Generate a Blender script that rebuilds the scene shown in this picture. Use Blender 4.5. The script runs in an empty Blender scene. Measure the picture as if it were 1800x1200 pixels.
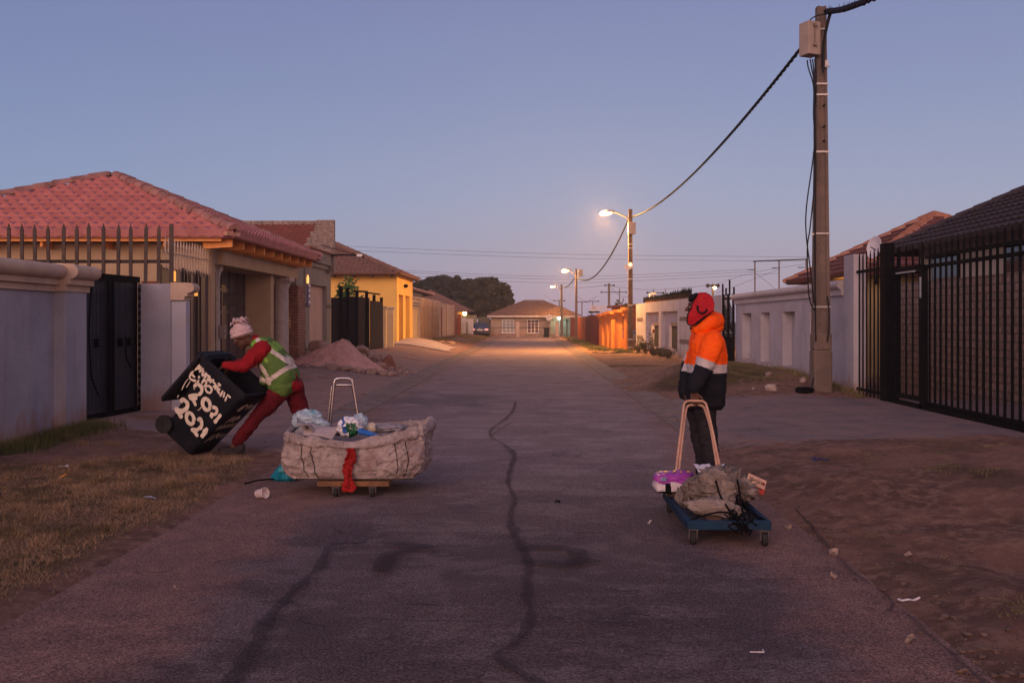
import bpy, bmesh, math, random
import numpy as np
from mathutils import Vector, Matrix, noise, Euler
PI = math.pi
R = math.radians
random.seed(7)
S = bpy.context.scene
COL = S.collection
F, VX, HY, EYE = 1750.0, 930.0, 565.0, 1.55      # focal length in photo pixels, street vanishing point, eye height

# ------------------------------------------------------------ camera
cd = bpy.data.cameras.new('camera'); cam = bpy.data.objects.new('camera', cd); COL.objects.link(cam)
cam.location = (0, 0, EYE); cam.rotation_euler = (R(90), 0, 0)
cd.lens = 35; cd.sensor_width = 36
cd.shift_x = -30/1800; cd.shift_y = -35/1800
cd.clip_end = 3000; S.camera = cam

# ------------------------------------------------------------ dusk sky
W = bpy.data.worlds.new('World'); S.world = W; W.use_nodes = True
wn, wl = W.node_tree.nodes, W.node_tree.links; wn.clear()
SUN_EL, SUN_AZ = 17.0, 203.0      # afterglow behind the camera, azimuth clockwise from +Y
def wmath(op, a, b=None, clamp=False):
    n = wn.new('ShaderNodeMath'); n.operation = op; n.use_clamp = clamp
    for i, s in enumerate((a, b)):
        if s is None: continue
        if isinstance(s, (int, float)): n.inputs[i].default_value = s
        else: wl.new(s, n.inputs[i])
    return n.outputs[0]
def wramp(fac, stops):
    n = wn.new('ShaderNodeValToRGB'); e = n.color_ramp.elements
    while len(e) > 1: e.remove(e[-1])
    e[0].position = stops[0][0]; e[0].color = (*stops[0][1], 1)
    for p, c in stops[1:]:
        k = e.new(p); k.color = (*c, 1)
    wl.new(fac, n.inputs[0]); return n.outputs[0]
def wmix(f, a, b, mode='MIX'):
    n = wn.new('ShaderNodeMix'); n.data_type = 'RGBA'; n.blend_type = mode; n.clamp_factor = True
    if isinstance(f, (int, float)): n.inputs[0].default_value = f
    else: wl.new(f, n.inputs[0])
    for i, s in ((6, a), (7, b)):
        if isinstance(s, tuple): n.inputs[i].default_value = (*s, 1)
        else: wl.new(s, n.inputs[i])
    return n.outputs[2]
tc = wn.new('ShaderNodeTexCoord'); sx = wn.new('ShaderNodeSeparateXYZ'); wl.new(tc.outputs['Generated'], sx.inputs[0])
zc = wmath('MAXIMUM', sx.outputs[2], 0.0)
front = wramp(zc, [(0.0, (.290, .225, .318)), (.05, (.255, .225, .342)), (.12, (.203, .214, .360)), (.22, (.155, .174, .322)),
                   (.33, (.130, .138, .290)), (.6, (.10, .11, .24)), (1, (.10, .10, .20))])
leftc = wramp(zc, [(0.0, (.190, .240, .378)), (.06, (.165, .220, .385)), (.13, (.148, .194, .358)), (.22, (.128, .158, .316)),
                   (.33, (.112, .130, .282)), (.6, (.08, .10, .24)), (1, (.10, .10, .20))])
lf = wmath('MULTIPLY', wmath('SUBTRACT', -0.02, sx.outputs[0]), 2.0, True)
skyc = wmix(lf, front, leftc)
back = wmath('POWER', wmath('MAXIMUM', wmath('MULTIPLY', sx.outputs[1], -1.0), 0.0), 1.2)
glow = wramp(zc, [(0.0, (1.9, .92, .66)), (.2, (1.45, .84, .74)), (.5, (.85, .60, .66)), (1, (.22, .17, .26))])
skyc = wmix(back, skyc, glow)
ns = wn.new('ShaderNodeTexSky'); ns.sky_type = 'NISHITA'; ns.sun_disc = False
ns.sun_elevation = R(SUN_EL*.2); ns.sun_rotation = R(SUN_AZ)
bg1 = wn.new('ShaderNodeBackground'); wl.new(skyc, bg1.inputs[0]); bg1.inputs[1].default_value = 1.0
bg2 = wn.new('ShaderNodeBackground'); wl.new(ns.outputs[0], bg2.inputs[0]); bg2.inputs[1].default_value = 0.03
ad = wn.new('ShaderNodeAddShader'); wl.new(bg1.outputs[0], ad.inputs[0]); wl.new(bg2.outputs[0], ad.inputs[1])
wo = wn.new('ShaderNodeOutputWorld'); wl.new(ad.outputs[0], wo.inputs[0])
sl = bpy.data.lights.new('sun', 'SUN'); so = bpy.data.objects.new('sun', sl); COL.objects.link(so)
sl.energy = 0.85; sl.angle = R(35); sl.color = (1.0, .68, .60)
so.rotation_euler = (R(90-SUN_EL), 0, R(180-SUN_AZ))
S.view_settings.view_transform = 'Standard'; S.view_settings.look = 'None'
S.view_settings.exposure = 0.36; S.view_settings.gamma = 1.0

# ------------------------------------------------------------ materials
MATS = {}
def _nt(name):
    m = bpy.data.materials.new(name); m.use_nodes = True
    nt = m.node_tree; b = nt.nodes['Principled BSDF']
    MATS[name] = m
    return m, nt, b
class N:
    def __init__(s, nt): s.n, s.l = nt.nodes, nt.links
    def coord(s, kind='Object', scale=(1, 1, 1)):
        t = s.n.new('ShaderNodeTexCoord'); mp = s.n.new('ShaderNodeMapping'); mp.inputs['Scale'].default_value = scale
        s.l.new(t.outputs[kind], mp.inputs[0]); return mp.outputs[0]
    def pos(s):
        return s.n.new('ShaderNodeNewGeometry').outputs['Position']
    def noise(s, vec, scale, detail=6, rough=.6, dist=0):
        t = s.n.new('ShaderNodeTexNoise'); t.inputs['Scale'].default_value = scale; t.inputs['Detail'].default_value = detail
        t.inputs['Roughness'].default_value = rough; t.inputs['Distortion'].default_value = dist
        s.l.new(vec, t.inputs['Vector']); return t.outputs[0]
    def ramp(s, f, a, b):
        t = s.n.new('ShaderNodeMapRange'); t.inputs[1].default_value = a; t.inputs[2].default_value = b
        t.interpolation_type = 'SMOOTHSTEP'; s.l.new(f, t.inputs[0]); return t.outputs[0]
    def math(s, op, a, b=0.0, clamp=False):
        t = s.n.new('ShaderNodeMath'); t.operation = op; t.use_clamp = clamp
        for i, v in enumerate((a, b)):
            if isinstance(v, (int, float)): t.inputs[i].default_value = v
            else: s.l.new(v, t.inputs[i])
        return t.outputs[0]
    def mix(s, f, a, b, mode='MIX'):
        t = s.n.new('ShaderNodeMix'); t.data_type = 'RGBA'; t.blend_type = mode
        if isinstance(f, (int, float)): t.inputs[0].default_value = f
        else: s.l.new(f, t.inputs[0])
        for i, v in ((6, a), (7, b)):
            if isinstance(v, tuple): t.inputs[i].default_value = (*v, 1)
            else: s.l.new(v, t.inputs[i])
        return t.outputs[2]
    def bump(s, h, strength, dist=.01, normal=None):
        t = s.n.new('ShaderNodeBump'); t.inputs['Strength'].default_value = strength; t.inputs['Distance'].default_value = dist
        s.l.new(h, t.inputs['Height'])
        if normal is not None: s.l.new(normal, t.inputs['Normal'])
        return t.outputs[0]
    def sep(s, v):
        t = s.n.new('ShaderNodeSeparateXYZ'); s.l.new(v, t.inputs[0]); return t.outputs
def mat(name, c1, c2=None, scale=3.0, rough=.8, bump=.15, bscale=60, metal=0, dirt=None, dscale=1.2, damt=.5, spec=.13, streak=False, fine=.25, splash=False):
    """painted / plastered / plastic surface: two-tone noise, fine grain, optional dirt blotches or rain streaks"""
    if name in MATS: return MATS[name]
    m, nt, b = _nt(name); g = N(nt); v = g.pos()
    c2 = c2 or tuple(x*.78 for x in c1)
    col = g.mix(g.ramp(g.noise(v, scale, 8), .35, .65), tuple(c1), tuple(c2))
    fn = g.noise(v, bscale, 3)
    col = g.mix(fine, col, g.mix(g.ramp(fn, .3, .7), (.35, .35, .35), (1.45, 1.45, 1.45)), 'MULTIPLY') if fine else col
    if dirt:
        if streak:
            mp = g.coord('Object', (1, 1, .12)); dn = g.noise(mp, dscale*4, 6)
        else: dn = g.noise(v, dscale, 8, .7)
        col = g.mix(g.math('MULTIPLY', g.ramp(dn, .5, .72), damt), col, tuple(dirt))
    nt.links.new(col, b.inputs['Base Color'])
    b.inputs['Roughness'].default_value = rough; b.inputs['Metallic'].default_value = metal
    b.inputs['Specular IOR Level'].default_value = spec
    if bump: nt.links.new(g.bump(fn, bump, .01), b.inputs['Normal'])
    if splash:
        z_ = g.sep(v)[2]; f = g.math('ADD', g.math('MULTIPLY', g.math('SUBTRACT', g.noise(g.coord('Object', (1, 1, .35)), 5, 8, .7), .5), 1.3), z_)
        c3 = g.mix(g.math('MULTIPLY', g.ramp(f, .50, .05), .8), col, (.27, .15, .11)); st_ = g.noise(g.coord('Object', (1, 1, .06)), 9, 6, .65)
        c3 = g.mix(g.math('MULTIPLY', g.ramp(st_, .56, .70), .5), c3, (.22, .185, .18)); c3 = g.mix(g.math('MULTIPLY', g.ramp(g.noise(v, 3.5, 8, .75), .62, .68), .30), c3, (.50, .46, .46))
        nt.links.new(c3, b.inputs['Base Color'])
        nt.links.new(g.bump(g.noise(v, 2.5, 6, .6), .35, .03, g.bump(fn, bump, .01)), b.inputs['Normal'])
    return m
def brick(name, c1, c2, mortar, w=.22, h=.085, msize=.012, bump=.5, rough=.9, plaster=None, pth=.5):
    m, nt, b = _nt(name); g = N(nt); x, y, z = g.sep(g.pos())
    cv = nt.nodes.new('ShaderNodeCombineXYZ'); nt.links.new(g.math('ADD', x, y), cv.inputs[0]); nt.links.new(z, cv.inputs[1])
    nz = nt.nodes.new('ShaderNodeTexNoise'); nz.inputs['Scale'].default_value = 3; nt.links.new(g.pos(), nz.inputs['Vector'])
    t = nt.nodes.new('ShaderNodeTexBrick'); t.inputs['Scale'].default_value = 1
    t.inputs['Brick Width'].default_value = w; t.inputs['Row Height'].default_value = h; t.inputs['Mortar Size'].default_value = msize
    t.inputs['Color1'].default_value = (*c1, 1); t.inputs['Color2'].default_value = (*c2, 1); t.inputs['Mortar'].default_value = (*mortar, 1)
    vm = nt.nodes.new('ShaderNodeVectorMath'); vm.operation = 'MULTIPLY_ADD'
    nt.links.new(nz.outputs['Color'], vm.inputs[0]); vm.inputs[1].default_value = (.02, .03, 0); nt.links.new(cv.outputs[0], vm.inputs[2])
    nt.links.new(vm.outputs[0], t.inputs['Vector'])
    col = g.mix(.5, t.outputs[0], g.mix(g.ramp(g.noise(g.pos(), 9, 8), .3, .7), (.45, .45, .45), (1.5, 1.5, 1.5)), 'MULTIPLY')
    if plaster: col = g.mix(g.ramp(g.noise(g.pos(), 1.3, 6, .7), pth, pth+.04), col, tuple(plaster))
    nt.links.new(col, b.inputs['Base Color']); b.inputs['Roughness'].default_value = rough
    h1 = g.math('ADD', t.outputs[1], g.math('MULTIPLY', g.noise(g.pos(), 40, 4), -.8))
    inv = g.math('MULTIPLY', h1, -1.0)
    nt.links.new(g.bump(inv, bump, .02), b.inputs['Normal'])
    return m
def emit(name, col, strength):
    m, nt, b = _nt(name); b.inputs['Base Color'].default_value = (*[min(1, c) for c in col], 1)
    b.inputs['Emission Color'].default_value = (*col, 1); b.inputs['Emission Strength'].default_value = strength
    return m
def glass(name, col=(.02, .025, .03), rough=.05):
    m, nt, b = _nt(name); b.inputs['Base Color'].default_value = (*col, 1); b.inputs['Roughness'].default_value = rough
    b.inputs['Specular IOR Level'].default_value = .8
    return m
def film(name, col, alpha=.45, rough=.15):
    m, nt, b = _nt(name); g = N(nt)
    nt.links.new(g.mix(g.ramp(g.noise(g.pos(), 30, 4), .35, .65), tuple(col), tuple(min(1, c*1.6) for c in col)), b.inputs['Base Color'])
    b.inputs['Alpha'].default_value = alpha; b.inputs['Roughness'].default_value = rough; b.inputs['Specular IOR Level'].default_value = .8
    nt.links.new(g.bump(g.noise(g.pos(), 25, 5), .6, .02), b.inputs['Normal'])
    return m

# ------------------------------------------------------------ mesh builder
def wmat(o):
    m = o.matrix_basis.copy() if o.parent is None else wmat(o.parent) @ o.matrix_basis
    return m
class MB:
    def __init__(s, M=None): s.v = []; s.f = []; s.mi = []; s.M = M; s.cur = 0
    def add(s, vs, fs):
        k = len(s.v)
        if s.M is not None: vs = [s.M @ Vector(p) for p in vs]
        s.v += [tuple(p) for p in vs]; s.f += [tuple(i+k for i in q) for q in fs]; s.mi += [s.cur]*len(fs)
        return s
    def box(s, x0, x1, y0, y1, z0, z1, T=None):
        vs = [Vector(p) for p in ((x0, y0, z0), (x1, y0, z0), (x1, y1, z0), (x0, y1, z0), (x0, y0, z1), (x1, y0, z1), (x1, y1, z1), (x0, y1, z1))]
        if T is not None: vs = [T @ p for p in vs]
        return s.add(vs, [(0, 3, 2, 1), (4, 5, 6, 7), (0, 1, 5, 4), (1, 2, 6, 5), (2, 3, 7, 6), (3, 0, 4, 7)])
    def cbox(s, c, d, rot=(0, 0, 0)):
        T = Matrix.Translation(c) @ Euler(rot).to_matrix().to_4x4()
        return s.box(-d[0]/2, d[0]/2, -d[1]/2, d[1]/2, -d[2]/2, d[2]/2, T)
    def beam(s, p, q, w, h, up=(0, 0, 1)):
        p, q = Vector(p), Vector(q); d = (q-p); L = d.length; d.normalize()
        u = Vector(up); a = d.cross(u)
        if a.length < 1e-4: a = d.cross(Vector((0, 1, 0)))
        a.normalize(); b = a.cross(d)
        vs = [o + a*i*w/2 + b*j*h/2 for o in (p, q) for i, j in ((-1, -1), (1, -1), (1, 1), (-1, 1))]
        return s.add(vs, [(0, 1, 2, 3), (7, 6, 5, 4), (0, 4, 5, 1), (1, 5, 6, 2), (2, 6, 7, 3), (3, 7, 4, 0)])
    def tube(s, pts, r, n=8, cap=True, flat=1.0):
        pts = [Vector(p) for p in pts]; rs = r if isinstance(r, (list, tuple)) else [r]*len(pts)
        vs, fs = [], []; prev = None
        for i, p in enumerate(pts):
            d = (pts[min(i+1, len(pts)-1)] - pts[max(i-1, 0)])
            if d.length < 1e-9: d = Vector((0, 0, 1))
            d.normalize()
            if prev is None:
                a = d.orthogonal().normalized()
            else:
                a = (prev - d*prev.dot(d))
                a = a.normalized() if a.length > 1e-5 else d.orthogonal().normalized()
            prev = a; b = d.cross(a)
            for k in range(n):
                t = 2*PI*k/n; vs.append(p + (a*math.cos(t) + b*math.sin(t)*flat)*rs[i])
        for i in range(len(pts)-1):
            for k in range(n):
                k2 = (k+1) % n; fs.append((i*n+k, i*n+k2, (i+1)*n+k2, (i+1)*n+k))
        if cap: fs.append(tuple(range(n))[::-1]); fs.append(tuple(range((len(pts)-1)*n, len(pts)*n)))
        return s.add(vs, fs)
    def capsule(s, p, q, r1, r2, n=14):
        p, q = Vector(p), Vector(q); d = (q-p); L = max(d.length, 1e-6); d.normalize(); pts, rs = [], []
        for k in range(5):
            t = PI/2*(1-k/5); pts.append(p - d*r1*math.sin(t)); rs.append(max(r1*math.cos(t), r1*.05))
        pts += [p, q]; rs += [r1, r2]
        for k in range(1, 6):
            t = PI/2*k/5; pts.append(q + d*r2*math.sin(t)); rs.append(max(r2*math.cos(t), r2*.05))
        return s.tube(pts, rs, n)
    def chain(s, pts, rs, n=14):
        for i in range(len(pts)-1): s.capsule(pts[i], pts[i+1], rs[i], rs[i+1], n)
        return s
    def ell(s, c, r, rot=(0, 0, 0), seg=16, rings=10, fn=None):
        T = Matrix.Translation(c) @ Euler(rot).to_matrix().to_4x4(); vs, fs = [], []
        if isinstance(r, (int, float)): r = (r, r, r)
        vs.append(Vector((0, 0, -1)))
        for i in range(1, rings):
            t = -PI/2 + PI*i/rings
            for k in range(seg):
                a = 2*PI*k/seg; vs.append(Vector((math.cos(t)*math.cos(a), math.cos(t)*math.sin(a), math.sin(t))))
        vs.append(Vector((0, 0, 1))); top = len(vs)-1
        for k in range(seg):
            fs.append((0, 1+(k+1) % seg, 1+k)); fs.append((top, 1+(rings-2)*seg+k, 1+(rings-2)*seg+(k+1) % seg))
        for i in range(rings-2):
            for k in range(seg):
                a, b = 1+i*seg+k, 1+i*seg+(k+1) % seg; fs.append((a, b, b+seg, a+seg))
        if fn: vs = [p*fn(p) for p in vs]
        vs = [T @ Vector((p.x*r[0], p.y*r[1], p.z*r[2])) for p in vs]
        return s.add(vs, fs)
    def rubble(s, c, r, seed=0, rot=(0, 0, 0), seg=26, rings=17, amt=.05):
        rd = random.Random(seed*13+1); pl = []
        for _ in range(15):
            n = Vector((rd.gauss(0, 1), rd.gauss(0, 1), rd.gauss(0, 1))).normalized(); pl.append((n, rd.uniform(.62, .95)))
        for ax in ((1, 0, 0), (-1, 0, 0), (0, 0, 1), (0, 0, -1), (0, 1, 0), (0, -1, 0)): pl.append((Vector(ax), rd.uniform(.8, .98)))
        o = Vector((seed, seed*2, 1.5))
        def fn(p):
            k = min(h/max(.05, p.dot(n)) for n, h in pl if p.dot(n) > .05); return k*(1+amt*noise.noise(p*5+o)+amt*.6*noise.noise(p*11+o))
        return s.ell(c, r, rot, seg, rings, fn)
    def rock(s, c, r, seed=0, rot=(0, 0, 0), amt=.35, seg=14, rings=9, box=.5):
        o = Vector((seed*3.1, seed*1.7, seed*.9))
        def fn(p):
            m = max(abs(p.x), abs(p.y), abs(p.z)); k = (1/m)**box
            return k*(1 + amt*noise.noise(p*1.6+o) + amt*.4*noise.noise(p*4+o))
        return s.ell(c, r, rot, seg, rings, fn)
    def lathe(s, prof, c, n=24, T=None):
        vs, fs = [], []; m = len(prof)
        for k in range(n):
            a = 2*PI*k/n
            for r, z in prof: vs.append(Vector((r*math.cos(a), r*math.sin(a), z)))
        if T is not None: vs = [T @ p for p in vs]
        vs = [p + Vector(c) for p in vs]
        for k in range(n):
            k2 = (k+1) % n
            for i in range(m-1): fs.append((k*m+i, k2*m+i, k2*m+i+1, k*m+i+1))
        fs.append(tuple(k*m for k in range(n))[::-1]); fs.append(tuple(k*m+m-1 for k in range(n)))
        return s.add(vs, fs)
    def prism(s, poly, ext):
        poly = [Vector(p) for p in poly]; e = Vector(ext); n = len(poly)
        vs = poly + [p+e for p in poly]
        fs = [tuple(range(n))[::-1], tuple(range(n, 2*n))] + [(i, (i+1) % n, n+(i+1) % n, n+i) for i in range(n)]
        return s.add(vs, fs)
    def loft(s, rings, n=24, cap=True, sq=1.0):
        """rings of (cx, cy, z, rx, ry); sq<1 squares the section"""
        vs, fs = [], []
        for cx, cy, z, rx, ry in rings:
            for k in range(n):
                a = 2*PI*k/n; c, t = math.cos(a), math.sin(a)
                vs.append((cx + rx*math.copysign(abs(c)**sq, c), cy + ry*math.copysign(abs(t)**sq, t), z))
        for i in range(len(rings)-1):
            for k in range(n):
                k2 = (k+1) % n; fs.append((i*n+k, i*n+k2, (i+1)*n+k2, (i+1)*n+k))
        if cap: fs.append(tuple(range(n))[::-1]); fs.append(tuple(range((len(rings)-1)*n, len(rings)*n)))
        return s.add(vs, fs)
    def grid(s, fn, nu, nv):
        vs = [fn(i/nu, j/nv) for j in range(nv+1) for i in range(nu+1)]
        fs = [(j*(nu+1)+i, j*(nu+1)+i+1, (j+1)*(nu+1)+i+1, (j+1)*(nu+1)+i) for j in range(nv) for i in range(nu)]
        return s.add(vs, fs)
    def build(s, name, mats, parent=None, smooth=False, bevel=0, mods=None, recalc=False, crease=None):
        me = bpy.data.meshes.new(name); o = bpy.data.objects.new(name, me); COL.objects.link(o)
        V = np.array(s.v, dtype=float)
        if parent is not None:
            o.parent = parent; inv = np.array(wmat(parent).inverted())
            V = V @ inv[:3, :3].T + inv[:3, 3]
        else:
            c = (V.min(0)+V.max(0))/2; c[2] = V[:, 2].min(); V = V - c; o.location = c
        me.from_pydata([tuple(p) for p in V], [], s.f)
        for m in (mats if isinstance(mats, (list, tuple)) else [mats]): me.materials.append(m)
        me.polygons.foreach_set('material_index', s.mi)
        if smooth: me.polygons.foreach_set('use_smooth', [True]*len(me.polygons))
        if recalc or smooth:
            bm = bmesh.new(); bm.from_mesh(me); bmesh.ops.recalc_face_normals(bm, faces=bm.faces)
            if smooth and crease is not None:
                for e in bm.edges:
                    if len(e.link_faces) == 2 and e.calc_face_angle(0) > R(crease): e.smooth = False
            bm.to_mesh(me); bm.free()
        me.update()
        if bevel:
            b = o.modifiers.new('bevel', 'BEVEL'); b.width = bevel; b.segments = 2; b.limit_method = 'ANGLE'
        return o
def bake(o, setup):
    """apply modifiers through the depsgraph"""
    setup(o)
    bpy.context.view_layer.update()
    dg = bpy.context.evaluated_depsgraph_get(); me = bpy.data.meshes.new_from_object(o.evaluated_get(dg), depsgraph=dg)
    old = o.data; mats = [m for m in old.materials]; o.modifiers.clear(); o.data = me
    if len(me.materials) == 0:
        for m in mats: me.materials.append(m)
    me.name = o.name; bpy.data.meshes.remove(old)
    return o
def fuse(mb, name, mats, parent, voxel=.01, smooth=4, matfn=None, wrinkle=None, factor=.5):
    """union of overlapping closed volumes -> one continuous smooth surface"""
    o = mb.build(name, mats, parent, smooth=True)
    def st(o):
        r = o.modifiers.new('r', 'REMESH'); r.mode = 'VOXEL'; r.voxel_size = voxel; r.use_smooth_shade = True
        if smooth:
            k = o.modifiers.new('s', 'SMOOTH'); k.iterations = smooth; k.factor = factor
    bake(o, st)
    me = o.data; W_ = np.array(wmat(parent)) if parent else np.array(o.matrix_basis)
    n = len(me.vertices); co = np.empty(n*3); me.vertices.foreach_get('co', co); co = co.reshape(-1, 3)
    if wrinkle:
        nm = np.empty(n*3); me.vertices.foreach_get('normal', nm); nm = nm.reshape(-1, 3)
        wc = co @ W_[:3, :3].T + W_[:3, 3]
        d = np.array([wrinkle(Vector(p)) for p in wc]); co = co + nm*d[:, None]
        me.vertices.foreach_set('co', co.ravel())
    me.materials.clear()
    for m in (mats if isinstance(mats, (list, tuple)) else [mats]): me.materials.append(m)
    idx = [0]*len(me.polygons)
    if matfn:
        for i, p in enumerate(me.polygons):
            c = co[list(p.vertices)].mean(0); idx[i] = matfn(Vector(W_[:3, :3] @ c + W_[:3, 3]))
    me.polygons.foreach_set('material_index', idx)
    me.polygons.foreach_set('use_smooth', [True]*len(me.polygons)); me.update()
    return o
def folds(scale, amt, stretch=(1, 1, 1), seed=0):
    o = Vector((seed*7.3, seed*3.1, seed*5.7)); st = Vector(stretch)
    def f(p):
        q = Vector((p.x*st.x, p.y*st.y, p.z*st.z))*scale+o
        a = 1-abs(noise.noise(q))*2; b = noise.noise(q*2.3)
        return amt*(a*.8-.3+b*.4)
    return f
def thing(name, label, cat, loc=(0, 0, 0), rz=0, group=None):
    o = bpy.data.objects.new(name, None); COL.objects.link(o); o.empty_display_size = .2
    o.location = loc; o.rotation_euler = (0, 0, rz); return tag(o, label, cat, group)
def tag(o, label, cat, group=None, kind=None):
    if label: o['label'] = label
    if cat: o['category'] = cat
    if group: o['group'] = group
    if kind: o['kind'] = kind
    return o
def struct(o):
    o['kind'] = 'structure'; return o
def dup(root, loc=None, rz=None, label=None, group=None):
    def cp(o, par):
        c = o.copy(); COL.objects.link(c); c.parent = par
        for ch in [k for k in bpy.data.objects if k.parent == o and k != c]: cp(ch, c)
        return c
    r = cp(root, None)
    if loc is not None: r.location = loc
    if rz is not None: r.rotation_euler = (0, 0, rz)
    if label: r['label'] = label
    if group: r['group'] = group
    return r
def at(px, py, Y):
    return Vector(((px-VX)*Y/F, Y, EYE-(py-HY)*Y/F))
def hexd(h):
    return tuple(((int(h[i:i+2], 16)/255+.055)/1.055)**2.4 for i in (0, 2, 4))
def text_mesh(txt, size, name, m, parent, T, extrude=.002):
    c = bpy.data.curves.new(name, 'FONT'); c.body = txt; c.size = size; c.extrude = extrude; c.align_x = 'CENTER'; c.align_y = 'CENTER'
    t = bpy.data.objects.new('tmp', c); COL.objects.link(t); bpy.context.view_layer.update()
    me = bpy.data.meshes.new_from_object(t); bpy.data.objects.remove(t)
    me.transform(wmat(parent).inverted() @ T); me.materials.clear(); me.materials.append(m)
    o = bpy.data.objects.new(name, me); COL.objects.link(o); o.parent = parent
    return o
# ------------------------------------------------------------ terrain
def sm(a, b, t):
    u = max(0., min(1., (t-a)/(b-a))); return u*u*(3-2*u)
def gauss(x, y, cx, cy, sx_, sy_): return math.exp(-((x-cx)/sx_)**2-((y-cy)/sy_)**2)
def fb(x, y, s, seed=0): return noise.fractal(Vector((x*s, y*s, seed)), 1.0, 2.1, 5)
RL, RR = -2.78, 2.12
def pave(x, y):
    if x < 0:
        near = sm(-.25, .35, y-(14.3-.80*(x+6.3))); far = 1-sm(57, 60, y)
        dirt_gap = sm(.35, .6, fb(x, y, .8, 3)+.5*sm(-4.6, -3.2, x)*sm(46, 52, y))
        return near*far*(1-dirt_gap)
    a = sm(11.6, 13.6, y+.9*fb(x, y, .6, 5)-(x-2.4)*.10+.3*fb(x, y, 3, 8))*(1-sm(18.6, 19.6, y+.3*fb(x, y, 1, 6)+.0*x))
    return a
def gz(x, y):
    if x < -1:
        s = sm(-3.2, -6.3, x)
        z = .02+.05*sm(RL, RL-.5, x)*sm(11, 14, y) + .30*s*sm(17, 30, y)
        z += .26*sm(-3.4, -6.2, x)*gauss(0, y, 0, 53.5, 9, 4.6)
        z += .05*gauss(x, y, -5.2, 9, 2, 3)
        k = 1-pave(x, y)
        z += k*(.040*fb(x, y, .55, 1)+.018*fb(x, y, 3, 2))*sm(RL+.3, RL-.4, x)
        z -= .07*sm(RL-.05, RL+.35, x)+.035*sm(13, 14, y)*sm(RL-.65, RL-.45, x)
        z += .10*gauss(x, y, -4.6, 60.5, .8, 3.5)*(1+fb(x, y, 1.2, 9))
        return z
    if x > 1:
        k = 1-pave(x, y)
        z = .02+.05*sm(RR, RR+.6, x)
        z += .46*gauss(x, y, 5.0, 24.5, 1.6, 3.6) + .10*gauss(x, y, 4.2, 9.5, 1.3, 2.5)*k+.10*gauss(x, y, 5.5, 6.5, 1.5, 2)*k + .30*gauss(x, y, 3.5, 23.0, .8, 2.0)
        z += k*(.055*fb(x, y, .6, 11)+.024*fb(x, y, 2.6, 12))*sm(RR-.3, RR+.5, x)
        z += (1-sm(8.5, 12.5, y))*(.20*sm(2.6, 6.0, x)+.05*math.sin(y*1.3+x))*k*sm(2.2, 3, x)+k*(1-sm(10, 13, y))*sm(RR, RR+.3, x)*(.022*fb(x, y, 5, 14)+.05*max(0, fb(x, y, 1.6, 15)))
        z -= .07*sm(RR+.05, RR-.35, x)+.035*sm(11.5, 12.5, y)*sm(RR+.65, RR+.45, x)
        return z
    return 0.0
def verge(name, xa, xb, nx, y0, y1, ny, maskfn, m):
    vs = []; ms = []
    for j in range(ny+1):
        y = y0+(y1-y0)*((math.exp(2.6*j/ny)-1)/(math.exp(2.6)-1))
        for i in range(nx+1):
            x = xa+(xb-xa)*(i/nx)**2.0
            vs.append((x, y, gz(x, y))); ms.append(maskfn(x, y))
    fs = [(j*(nx+1)+i, j*(nx+1)+i+1, (j+1)*(nx+1)+i+1, (j+1)*(nx+1)+i) for j in range(ny) for i in range(nx)]
    b = MB(); b.add(vs, fs); o = b.build(name, m, None, smooth=True)
    me = o.data; a = me.attributes.new('mask', 'FLOAT_COLOR', 'POINT')
    a.data.foreach_set('color', np.array([(r, g_, b_, 1) for r, g_, b_ in ms], dtype=np.float32).ravel())
    return struct(o)
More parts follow.
